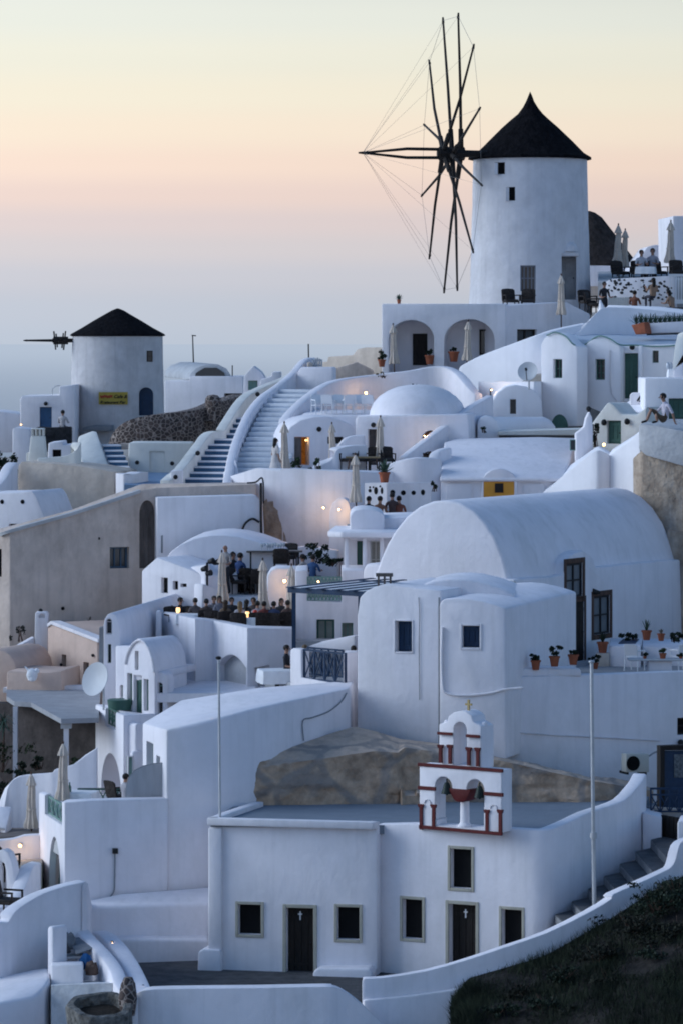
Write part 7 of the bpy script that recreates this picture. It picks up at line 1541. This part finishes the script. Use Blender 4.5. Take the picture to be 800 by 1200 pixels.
# agave planter at the right
t = thing('agave_planter', 'long white planter box full of agave spikes below the hilltop terrace', 'planter', P(775, 390, 158))
fr = Fr((757, 157.2), (830, 157.2)); b = BM(); fr.px(b, [(757, 391), (757, 379), (830, 375), (830, 389)], 0, .6); soften(b, .03); part('box', b, WHITE, t)
b = BM(); fr.px(b, [(757, 393), (757, 391.1), (830, 389.1), (830, 391)], -.05, .02); part('painted_shadow_strip', b, DWOOD, t)  # dark strip standing in for the shadow under the box
b = BM(); rn = random.Random(5)
for i in range(15):
    c = fr.at(745 + i * 5.6, 380, .4)
    for k in range(16):
        a = k * 2.4; el = R(25 + 58 * k / 16); leaf(b, c, Vector((math.cos(a) * math.cos(el), math.sin(a) * math.cos(el), math.sin(el))), rn.uniform(.4, .62), .035, .15)
part('agave_leaves', b, LEAFG, t)
b = BM(); fr2 = Fr((738, 157), (757, 156.6)); fr2.px(b, [(744, 392), (739, 381), (754, 377.5), (756.5, 391)], 0, .5); soften(b, .02); single('terracotta_trough', b, TERRA, 'terracotta trough at the left end of the agave planter', 'planter')
# lanterns on the roof at right (pair of glass domes)
for px, lb in ((782, 'left glass lantern on the clothed table at the right edge'), (785.6, 'right glass lantern on the clothed table at the right edge')):
    small('glass_lantern', P(px, 432, 151.0), lambda b: lathe(b, (0, 0, 0), [(0, 0), (.06, 0), (.08, .08), (.07, .18), (.03, .24), (0, .26)], 14), GL, lb, 'lantern')
# brown trestle table near wavy parapet
t = thing('trestle_table', 'low brown wooden table below the dome house wall', 'table', P(425, 549, 144.2)); b = BM(); box(b, (0, 0, .42), (1.3, .6, .05)); part('tabletop', b, mat('honey_wood', (.26, .19, .10), rough=.6, var=.2, stretch=.2), t, local=True)
for x in (-.55, .55):
    b = BM(); tube(b, (x, -.2, 0), (x * .9, .2, .4), .03); tube(b, (x, .2, 0), (x * .9, -.2, .4), .03); part('trestle', b, BWOOD, t, local=True)
for px, lb in ((409, 'left low dark seat behind the brown wooden table'), (424, 'right low dark seat behind the brown wooden table'), (440, 'dark seat under the parasol in front of the dome house'), (453, 'dark seat right of the dome house parasol')):
    dup(WCH, W(px, 145.2, Z(549, 145.2) - .1), rng.uniform(-.4, .4), lb)
# odds and ends in the rubbish corner, bottom left
rn = random.Random(3)
def bag(px, py, D, r, m, label):
    b = BM(); ball(b, (0, 0, r[2] * .8), 1, 18)
    for v in b.verts:
        k = 1 + .35 * noise.noise(v.co * 2.1 + Vector((px, 0, 0))); v.co = Vector((v.co.x * r[0] * k, v.co.y * r[1] * k, max(0, v.co.z * r[2] * k)))
    b.transform(Matrix.Translation(P(px, py, D))); single('rubbish_bag', b, m, label, 'bag')
bag(72, 1117, 107.4, (.26, .22, .3), colr('dark_bag', (.07, .065, .07)), 'crumpled dark bag at the left of the rubbish corner'); bag(80, 1112, 107.9, (.22, .2, .36), GREYCL, 'grey bag with folded sheets in the rubbish corner')
bag(101, 1135, 106.4, (.2, .22, .32), TARP, 'bright blue bag lying against the descending parapet'); bag(108, 1142, 106.0, (.18, .2, .3), colr('brown_bag', (.14, .09, .07)), 'brown bag in front of the blue bag')
b = BM(); sheet(b, [P(80, 1104, 108.6), P(104, 1101, 108.8), P(109, 1115, 107.2), P(90, 1122, 106.9)], .03); 
for v in b.verts: v.co.z += .1
single('grey_board', b, GREYCL, 'grey board leaning over the bags in the rubbish corner', 'board')
b = BM(); sheet(b, [P(62, 1124, 106.9), P(112, 1118, 107.4), P(112, 1114, 108.6), P(62, 1120, 108.4)], .05); single('niche_shelf', b, PALEC, 'pale shelf slab under the rubbish bags', 'slab')
# ================================================================== PEOPLE
def seg_d(p, a, b):
    ab = b - a; t = max(0, min(1, (p - a).dot(ab) / max(1e-9, ab.length_squared))); return (p - (a + ab * t)).length
BODIES = {}
def body_mesh(pose, female=False):
    key = (pose, female)
    if key in BODIES: return BODIES[key]
    sh = .165 if female else .185
    J = {}
    if pose in ('sit', 'sitlean', 'sittalk'):
        J.update(pel=(0, 0, .53), bel=(0, .02, .68), che=(0, .03, .90), nb=(0, .03, 1.07), nk=(0, .015, 1.13), hd=(0, -.005, 1.23), ht=(0, .0, 1.32))
        lean = {'sit': 0, 'sitlean': -.16, 'sittalk': .05}[pose]
        for k in ('bel', 'che', 'nb', 'nk', 'hd', 'ht'): J[k] = (J[k][0], J[k][1] + lean * (J[k][2] - .53) / .5, J[k][2] - abs(lean) * .1)
        for s, S in ((-1, 'l'), (1, 'r')):
            J['sh' + S] = (s * sh, J['che'][1], J['che'][2] + .09); e = -.08 if pose != 'sittalk' or s < 0 else -.2
            J['el' + S] = (s * (sh + .06), J['che'][1] + e, .76); J['wr' + S] = (s * .15, J['el' + S][1] - .23, .76 + (.2 if pose == 'sittalk' and s > 0 else 0)); J['ha' + S] = (s * .12, J['wr' + S][1] - .09, J['wr' + S][2] + .01)
            J['hi' + S] = (s * .09, -.02, .52); J['kn' + S] = (s * .11, -.43, .53); J['an' + S] = (s * .11, -.42, .09); J['to' + S] = (s * .12, -.60, .035)
    elif pose == 'ledge':     # sitting on a wall top, one knee drawn up, leaning back on one hand
        J.update(pel=(0, .05, .12), bel=(0, .09, .27), che=(0, .10, .49), nb=(0, .06, .66), nk=(0, .03, .72), hd=(0, -.01, .82), ht=(0, -.02, .91))
        J.update(shl=(-sh, .09, .58), ell=(-sh - .08, -.10, .36), wrl=(-.13, -.28, .44), hal=(-.10, -.36, .45), shr=(sh, .11, .58), elr=(sh + .10, .22, .32), wrr=(sh + .10, .28, .09), har=(sh + .10, .31, .03))
        J.update(hil=(-.09, .02, .11), knl=(-.11, -.34, .46), anl=(-.11, -.50, .08), tol=(-.11, -.68, .035), hir=(.09, .02, .11), knr=(.13, -.28, .30), anr=(.10, -.22, .07), tor=(.08, -.40, .035))
    else:                     # standing
        J.update(pel=(0, 0, .93), bel=(0, .0, 1.10), che=(0, .01, 1.32), nb=(0, .015, 1.49), nk=(0, .005, 1.55), hd=(0, -.015, 1.65), ht=(0, -.01, 1.745))
        for s, S in ((-1, 'l'), (1, 'r')):
            fw = .0 if pose == 'stand' else (-.16 if s < 0 else -.10)
            J['sh' + S] = (s * sh, .01, 1.41); J['el' + S] = (s * (sh + .055), .03 + fw * .3, 1.13); J['wr' + S] = (s * (sh + .05), -.05 + fw * 1.6, .90 if not fw else 1.08); J['ha' + S] = (s * (sh + .04), -.08 + fw * 2.1, .82 if not fw else 1.10)
            st = (.10 if s > 0 else -.06)
            J['hi' + S] = (s * .09, 0, .89); J['kn' + S] = (s * .095, -.03 + st * .4, .49); J['an' + S] = (s * .10, .02 + st, .085); J['to' + S] = (s * .115, -.16 + st, .035)
    rad = dict(pel=(.15, .115), bel=(.125 if female else .135, .10), che=(.145 if female else .165, .11), nb=(.075, .06), nk=(.052, .055), hd=(.082, .098), ht=(.058, .07), sh=.062, el=.043, wr=.030, ha=.030, hi=.088, kn=.062, an=.042, to=.035)
    E = [('pel', 'bel'), ('bel', 'che'), ('che', 'nb'), ('nb', 'nk'), ('nk', 'hd'), ('hd', 'ht')]
    for S in 'lr': E += [('che', 'sh' + S), ('sh' + S, 'el' + S), ('el' + S, 'wr' + S), ('wr' + S, 'ha' + S), ('pel', 'hi' + S), ('hi' + S, 'kn' + S), ('kn' + S, 'an' + S), ('an' + S, 'to' + S)]
    names = list(J); me = bpy.data.meshes.new('body')
    me.from_pydata([J[k] for k in names], [(names.index(a), names.index(b)) for a, b in E], [])
    o = bpy.data.objects.new('tmp', me); COL.objects.link(o)
    o.modifiers.new('s', 'SKIN'); sub = o.modifiers.new('u', 'SUBSURF'); sub.levels = 1; sub.render_levels = 1
    for i, k in enumerate(names):
        r = rad.get(k, rad.get(k[:2], .05)); v = me.skin_vertices[0].data[i]; v.radius = r if isinstance(r, tuple) else (r, r); v.use_root = (k == 'pel')
    bpy.context.view_layer.update()
    ev = bpy.data.meshes.new_from_object(o.evaluated_get(bpy.context.evaluated_depsgraph_get()))
    bpy.data.objects.remove(o)
    b = BM(); b.from_mesh(ev); bpy.data.meshes.remove(ev)
    V = {k: Vector(v) for k, v in J.items()}
    face_dir = Vector((0, -1, 0))
    # nose, ears and five fingers on each hand, all within the one body mesh
    h = V['hd']; tube(b, h + Vector((0, -.085, .015)), h + Vector((0, -.125, -.02)), .012, .018, 6)
    for s in (-1, 1): ball(b, h + Vector((s * .085, .005, -.005)), .03, 8, (.4, .7, 1))
    for S, s in (('l', -1), ('r', 1)):
        w, a = V['wr' + S], V['ha' + S]; d = (a - w).normalized(); side = d.cross(Vector((0, 0, 1)))
        side = side.normalized() if side.length > .2 else Vector((1, 0, 0)); dn = d.cross(side).normalized()
        for i, L in enumerate((.066, .078, .072, .056)):
            r0 = a + d * .012 + side * (i - 1.5) * .019; m1 = r0 + d * L * .55 - dn * .006; tube(b, r0, m1, .0095, .009, 6); tube(b, m1, m1 + (d - dn * .7).normalized() * L * .5, .009, .007, 6)
        tb = w + d * .045 + side * (-.032 * s); tube(b, tb, tb + (d * .7 - side * s * .8).normalized() * .05, .012, .010, 6); tube(b, tb + (d * .7 - side * s * .8).normalized() * .05, tb + (d * .95 - side * s * .35).normalized() * .085, .010, .008, 6)
    bones = [('skin', 'nb', 'nk'), ('skin', 'nk', 'hd'), ('skin', 'hd', 'ht'), ('shirt', 'pel', 'bel'), ('shirt', 'bel', 'che'), ('shirt', 'che', 'nb')]
    for S in 'lr': bones += [('shirt', 'che', 'sh' + S), ('shirt', 'sh' + S, 'el' + S), ('skin', 'el' + S, 'wr' + S), ('skin', 'wr' + S, 'ha' + S), ('leg', 'pel', 'hi' + S), ('leg', 'hi' + S, 'kn' + S), ('shin', 'kn' + S, 'an' + S), ('shoe', 'an' + S, 'to' + S)]
    slot = {'skin': 0, 'shirt': 1, 'leg': 2, 'shin': 3, 'shoe': 4}
    top = V['nk'].z - .025
    for f in b.faces:
        c = f.calc_center_median(); best = min(bones, key=lambda q: seg_d(c, V[q[1]], V[q[2]]))
        k = best[0]
        if k == 'skin' and best[1] == 'nb' and c.z < V['nb'].z + .02: k = 'shirt'
        f.material_index = slot[k]
    b.normal_update()
    out = bpy.data.meshes.new('body'); b.to_mesh(out); b.free()
    out.polygons.foreach_set('use_smooth', [True] * len(out.polygons))
    BODIES[key] = (out, V); return BODIES[key]
def person(label, px, D, z, rz, pose='sit', shirt=(.1, .1, .12), legs=(.06, .06, .08), bare=False, hair='short', hairm=None, female=False, sc=1.0, dress=False, group='guests of the village', base_py=None):
    if z == LOW and sc == 1.0: sc = .93
    me0, V = body_mesh(pose, female)
    t = thing('person', label, 'person', W(px, D, z) if base_py is None else P(px, base_py, D), group, rz); t.scale = (sc,) * 3
    me = me0.copy(); cs = '%02d%02d%02d' % tuple(int(k * 99) for k in shirt); cg = '%02d%02d%02d' % tuple(int(k * 99) for k in legs)
    for m in (SKIN, colr('fabric_' + cs, shirt), colr('fabric_' + cg, legs), SKIN if bare else colr('fabric_' + cg, legs), DWOOD): me.materials.append(m)
    o = bpy.data.objects.new('body', me); COL.objects.link(o); o.parent = t; WLOC[o.name] = Vector()
    h = V['hd']
    b = BM()
    for s in (-1, 1): ball(b, h + Vector((s * .034, -.083, .012)), .012, 8)
    part('eyes', b, EYE, t, local=True)
    b = BM(); ball(b, h + Vector((0, -.090, -.045)), .022, 8, (1, .4, .35)); part('mouth', b, LIP, t, local=True)
    if hair != 'bald':
        b = BM(); ball(b, h + Vector((0, .018, .035)), .103, 16, (.93, 1.08, 1.0))
        for f in [f for f in b.faces if (f.calc_center_median() - h).y < -.055 and (f.calc_center_median() - h).z < .065 or (f.calc_center_median() - h).z < -.04]: b.faces.remove(f)
        for v in [v for v in b.verts if not v.link_faces]: b.verts.remove(v)
        if hair == 'long':
            k0 = len(b.verts); lathe(b, h + Vector((0, .065, -.30)), [(0, 0), (.05, .01), (.085, .12), (.09, .25), (.075, .36), (0, .38)], 14); b.verts.ensure_lookup_table()
            for v in list(b.verts)[k0:]: v.co.y = h.y + .065 + (v.co.y - h.y - .065) * .55 + (h.z - v.co.z) * .12
        for v in b.verts: v.co += Vector((noise.noise(v.co * 30), noise.noise(v.co * 30 + Vector((5, 0, 0))), noise.noise(v.co * 30 + Vector((0, 9, 0))))) * .006
        part('hair', b, hairm or HAIRD, t, local=True)
    if dress:
        p = V['pel']; b = BM(); lathe(b, (p.x, p.y, 0), [(.30, .30), (.29, .34), (.235, .6), (.17, p.z - .02), (.135, p.z + .16), (.12, p.z + .16), (.15, p.z - .02), (.22, .6), (.28, .31)], 28, pleat=lambda a, z: .05 * math.sin(a * 9) * max(0, 1 - z)); part('skirt', b, colr('fabric_' + cs, shirt), t, local=True)
    return t
DK = (.035, .035, .042); PI = math.pi
LOW, UPR = -10.04, -8.96
person('dark haired guest in a dark top seated left of the leftmost lower terrace parasol', 242, 131.0, LOW, PI + .2, shirt=(.10, .07, .06))
person('guest in a grey shirt seated behind the left dinner table, facing the viewer', 250, 132.9, LOW, .2, shirt=(.16, .15, .17), pose='sitlean')
person('brown haired woman seated right of the leftmost parasol, back to the viewer', 264.5, 130.3, LOW, PI - .2, shirt=(.20, .14, .10), hair='long', hairm=mat('brown_hair', (.06, .035, .02), rough=.6), female=True)
person('guest in black seated across the table behind the brown haired woman', 272.5, 131.7, LOW, .3, shirt=DK, pose='sittalk')
person('blond woman with long hair in a pale top seated near the candles', 281.5, 129.7, LOW, PI, shirt=(.42, .40, .44), hair='long', hairm=HAIRB, female=True)
person('dark haired woman in a black top seated right of the blond woman', 289.5, 130.6, LOW, PI - .5, shirt=DK, hair='long', female=True)
person('tanned guest in a brick red shirt seated left of the middle parasol', 309.5, 129.7, LOW, PI + .3, shirt=(.20, .06, .05), hair='short')
person('guest in a dark blue shirt seated right of the middle parasol', 321, 129.7, LOW, PI - .1, shirt=(.05, .07, .14))
person('guest in a black shirt half hidden behind the rightmost terrace parasol', 346, 129.9, LOW, PI + .6, shirt=DK)
person('standing waiter with shaved head in a pale shirt on the upper dining terrace', 264.5, 135.9, UPR, -.6, pose='carry', shirt=(.32, .30, .30), legs=DK, hair='bald')
person('dark haired woman in a dark dress seated at the upper white table', 273.5, 137.5, UPR, .6, shirt=DK, hair='long', female=True, sc=1.05)
person('guest in a blue shirt seated at the upper white table', 282, 136.9, UPR, PI - .8, shirt=(.03, .06, .16), sc=1.05)
person('guest in a white top seated at the right end of the long glass table', 354.5, 137.2, UPR, PI + .9, shirt=(.5, .45, .42), sc=1.0)
person('guest in a bright blue shirt seated by the dark shrub of the upper terrace', 367, 137.0, UPR, PI - .5, shirt=(.05, .11, .25), sc=1.0)
person('man in a black shirt standing beside the navy pergola post', 336, 124.8, Z(757, 124.8) - 1.78, 1.3, pose='carry', shirt=DK, legs=DK, sc=1.02)
person('fair haired guest behind the navy lattice railing, only the head showing', 357.5, 125.8, Z(756, 125.8) - 1.34, PI - .4, shirt=(.4, .38, .36), hairm=HAIRB, female=True)
person('dark haired child at the right end of the navy lattice balcony', 414, 124.4, Z(757, 124.4) - 1.34, PI, shirt=(.12, .08, .07))
person('woman in a white dress standing at the foot of the white stairs', 323, 144.4, 0, 2.2, pose='stand', shirt=(.62, .57, .55), bare=True, hair='long', female=True, dress=True, base_py=563, sc=.9)
person('man in a white shirt and brown shorts sitting on the brown tower top', 776, 137.9, 0, -1.30, pose='ledge', shirt=(.62, .58, .66), legs=(.12, .085, .06), bare=True, base_py=496.3, sc=1.15)
person('guest in a white shirt sitting on the dark wall beside the cafe windmill', 74, 208.3, Z(503.5, 208) - .50, PI - .3, shirt=(.5, .47, .48), sc=1.15)
for px, sh, lb in ((432, DK, 'guest in black seated left behind the pierced wall'), (445, (.25, .12, .08), 'guest in a rust shirt seated second from left behind the pierced wall'), (459, (.08, .05, .05), 'tall dark haired guest seated behind the pierced wall'), (467, (.2, .07, .05), 'guest in dark red seated at the right behind the pierced wall')):
    o = person(lb, px, 138.4 + (px - 445) * .01, Z(583 if px != 459 else 579, 138.5) - 1.30, PI + rng.uniform(-.5, .5), shirt=sh)
TZ = 1.95
person('guest in a white shirt seated at the hilltop table, facing the viewer', 751, 173.8, 2.62, .2, shirt=(.5, .5, .54), sc=1.12)
person('dark haired guest in a pale shirt seated right at the hilltop table', 764, 174.0, 2.62, -.3, shirt=(.35, .35, .40), sc=1.18)
person('person in black standing left of the stone spotted wall', 707.5, 167.6, Z(330, 167.6) - 1.78, .4, pose='carry', shirt=DK, legs=DK)
person('guest with tanned shoulders seated low before the stone spotted wall', 743, 168.6, Z(341, 168.6) - 1.33, PI - .4, shirt=(.22, .09, .06), sc=1.0)
person('woman in a tan top raising an arm before the stone spotted wall', 764, 168.2, Z(326, 168.2) - 1.33, PI + .4, pose='sittalk', shirt=(.40, .26, .18), hair='long', female=True)
person('woman with bare arms in a light brown top near the white picket rail', 787, 167.6, Z(340, 167.6) - 1.33, PI + .7, pose='sitlean', shirt=(.36, .23, .16), hair='long', female=True)
person('dark haired guest seated beside the grey screen on the guest terrace', 148, 116.2, Z(907, 116.2) - 1.34, 2.3, shirt=(.45, .43, .46))
for px, D, rz, sh, hr, fm, lb in ((212, 131.6, 1.2, DK, 'short', False, 'dark clad guest at the far left end of the lower dining terrace'), (229, 131.4, PI + .3, (.12, .1, .1), 'short', False, 'guest in a dark brown shirt second from the left end of the lower terrace'),
    (257.5, 132.4, .2, (.2, .19, .22), 'long', True, 'dark haired woman in grey seated just left of the leftmost parasol pole'), (297, 131.6, -.4, (.08, .06, .06), 'short', False, 'guest in dark clothes seated behind the candle table'),
    (302, 129.9, PI - .3, (.36, .33, .36), 'short', False, 'guest in a pale shirt seated next to the red candle glass'), (330, 131.2, .3, DK, 'long', True, 'dark haired woman facing the viewer between the middle and right parasols'), (337, 130.2, PI + .4, (.14, .09, .08), 'short', False, 'guest in a maroon shirt left of the rightmost terrace parasol')):
    person(lb, px, D, LOW, rz, shirt=sh, hair=hr, female=fm, sc=.93)
# seats and benches that carry the hilltop guests
b = BM(); plan(b, [(734, 362, 168.6), (800, 362, 167.8), (800, 360, 168.8), (734, 360, 169.4)], .9); single('dark_bench', b, DWOOD, 'dark bench in front of the stone spotted wall', 'bench')
b = BM(); fr = Fr((712, 168.9), (738, 168.9))
for i in range(9): fr.px(b, [(712 + i * 2.7, 362), (712 + i * 2.7, 349), (713.3 + i * 2.7, 348), (714.4 + i * 2.7, 349), (714.4 + i * 2.7, 362)], 0, .04)
fr.px(b, [(711, 359), (711, 357.6), (737, 357.6), (737, 359)], .041, .07); single('picket_fence', b, CREAM, 'short pale picket fence beside the person in black', 'fence')
# ================================================================== GREENERY AND SLOPE
def slope():
    base = [(529, 1176, 103.85), (538, 1163, 104.0), (548, 1150, 104.2), (562, 1145, 104.4), (600, 1134, 104.6), (640, 1121, 104.9), (690, 1093, 105.4), (720, 1076, 105.8), (760, 1050, 106.4), (790, 1034, 106.8), (840, 1010, 107.2), (900, 985, 107.6)]
    pts = catmull([P(*q) for q in base], 6); m = 26; rows = []
    for i, p in enumerate(pts):
        row = []
        for j in range(m + 1):
            f = j / m; y = p.y + .12 - f * 14; z = p.z + .04 - f * (2.2 + 1.2 * f) * 1.35
            q = Vector((p.x * .8, y * .8, 0)); z += (noise.noise(q) * .22 + noise.noise(q * 2.7) * .10 + noise.noise(q * 7) * .04) * min(1, f * 9)
            row.append((p.x - f * .6, y, z))
        rows.append(row)
    bm = BM(); vs = [[bm.verts.new(c) for c in r] for r in rows]
    for a, b in zip(vs, vs[1:]):
        for j in range(m): face(bm, [a[j], b[j], b[j + 1], a[j + 1]])
    structure('grass_slope', bm, mat('dry_soil', (.026, .022, .02), rough=1, var=.4, scale=2.5, bump=.6, bscale=8, stain=(.05, .043, .038, .6), wscale=.8))
    rn = random.Random(11); g = BM()
    def onslope():
        i = rn.uniform(0, len(rows) - 1.01); j = min(m - .01, rn.random() ** 1.3 * m * .75); a, c = int(i), int(j); f, h = i - a, j - c
        P0 = Vector(rows[a][c]).lerp(Vector(rows[a + 1][c]), f); P1 = Vector(rows[a][c + 1]).lerp(Vector(rows[a + 1][c + 1]), f); return P0.lerp(P1, h), j / m
    for _ in range(60000):
        p, f = onslope()
        if f < .012: continue
        dens = noise.noise(Vector((p.x * .55, p.y * .55, 4))) + .22
        if rn.random() > dens * 2.2 + .25: continue
        L = rn.uniform(.08, .26) * (1 + max(0, dens)); d = Vector((rn.gauss(0, .45), rn.gauss(0, .45), 1)).normalized(); s = Vector((rn.gauss(0, 1), rn.gauss(0, 1), 0)).normalized() * rn.uniform(.006, .014)
        e = p + d * L + Vector((rn.gauss(0, .04), rn.gauss(0, .04), 0)); a = g.verts.new(p - s); b = g.verts.new(p + s); c = g.verts.new(e); g.faces.new((a, b, c))
    o = part('grass', g, mat('dry_grass', (.032, .042, .024), rough=.95, var=.6, scale=.8, bump=0, dark=(.009, .014, .009)), None); tag(o, 'dark dry grass covering the slope below the curving church wall', None, None, 'stuff')
    k = 0
    spots = [(770, 1062, 104.6, 1.1), (745, 1088, 103.8, 1.0), (792, 1050, 105.0, 1.2), (700, 1118, 103.2, .8), (660, 1140, 102.6, .7), (720, 1150, 102.0, 1.0), (775, 1128, 102.4, 1.2), (610, 1160, 102.6, .6), (640, 1178, 101.4, .8), (690, 1190, 100.6, .9), (760, 1182, 100.6, 1.1), (795, 1100, 103.2, 1.2), (585, 1182, 101.6, .6), (800, 1160, 101.0, 1.2)]
    for px, py, D, s in spots:
        r_ = random.Random(k + 40); t = thing('wild_bush', 'dark low wild bush among the grass on the slope below the curving wall', 'bush', P(px, py, D) - Vector((0, 0, .25)), 'wild bushes on the slope')
        b = BM()
        for i in range(9): tube(b, (r_.uniform(-.1, .1), r_.uniform(-.1, .1), 0), (r_.uniform(-.5, .5) * s, r_.uniform(-.4, .4) * s, r_.uniform(.3, .7) * s), .016, .005, 5)
        part('stem', b, BWOOD, t, local=True)
        b = BM(); leafcloud(b, (0, 0, .30 * s), (.75 * s, .6 * s, .30 * s), int(1100 * s), .075, r_)
        part('foliage', b, [LEAFD, mat('dusty_leaf', (.024, .027, .018), rough=.9, var=.5, scale=4, bump=0)][k % 2], t, local=True); k += 1
slope()
# garden at the left under and beside the shade roof
gl = ['dark garden bush at the left edge below the shade roof', 'dark garden bush between the two shade roof posts', 'rounded dark bush right of the shade roof post', 'small dark bush just above the folded parasols by the garden wall', 'low dark bush at the foot of the left shade post', 'broad dark bush left of the white garden wall']
for i, (px, py, D, s) in enumerate(((0, 905, 126, 1.5), (46, 902, 125, .6), (24, 908, 124.5, .6), (90, 897, 123.6, .5), (8, 925, 123.5, 1.0), (-6, 945, 122.8, 1.3))):
    shrub(px, py, D, (.6 * s, .4 * s, .32 * s), int(420 * s), .10, gl[i], LEAFD if i % 3 else mat('garden_leaf', (.035, .05, .022), rough=.8, var=.5, scale=4, bump=0), 'garden_bush', 'bush', 'dark bushes in the sunken garden')
b = BM(); sheet(b, [W(-60, 121.8, -16.2), W(110, 121.8, -15.2), W(116, 134, -15.0), W(-60, 134, -15.5)], .3); structure('sunken_garden', b, mat('garden_soil', (.03, .028, .025), rough=1, var=.4, bump=.5))
shrub(3, 568, 190, (.6, .5, .8), 900, .16, 'dark bushy shrub at the left edge beside the white shed', LEAFD)
# spindly palm at the left edge
t = thing('young_palm', 'spindly young tree with a tufted crown at the left edge above the garden', 'tree', P(4, 905, 126.6)); b = BM(); tube(b, (0, 0, 0), (.02, 0, 1.6), .05, .035, 8); part('trunk', b, BWOOD, t, local=True)
b = BM(); rn = random.Random(2)
for i in range(60):
    a = i * 2.4; el = R(rn.uniform(-25, 80)); leaf(b, Vector((.02, 0, 1.5 + .3 * rn.random())), Vector((math.cos(a) * math.cos(el), math.sin(a) * math.cos(el), math.sin(el))), rn.uniform(.3, .6), .03, .5)
part('crown', b, LEAFG, t, local=True)
# dry bush on the white slope wall by the chimney and weeds at the tan wall
shrub(46, 786, 137.6, (.32, .25, .45), 300, .06, 'dry pale bush in front of the square white chimney', TWIG)
shrub(24, 752, 139.4, (.22, .15, .45), 160, .07, 'thin dark weed growing at the foot of the tan wall', mat('weed_leaf', (.07, .065, .055), rough=.9, var=.5, bump=0)); shrub(103, 738, 139.6, (.12, .1, .3), 90, .06, 'small dry weed at the right foot of the tan wall', MATS['weed_leaf'])
b = BM(); ball(b, (0, 0, .18), .2, 12, (1, .7, 1.2)); ball(b, (.16, 0, .32), .1, 10); tube(b, (.0, 0, 0), (0, 0, .1), .15); tube(b, (-.1, 0, .3), (-.25, 0, .48), .05, .02)
b.transform(Matrix.Translation(P(38, 797, 133.6))); single('white_ornament', b, CLOTH, 'small pale stone figure on the peach terrace wall', 'ornament')
apply_cuts()
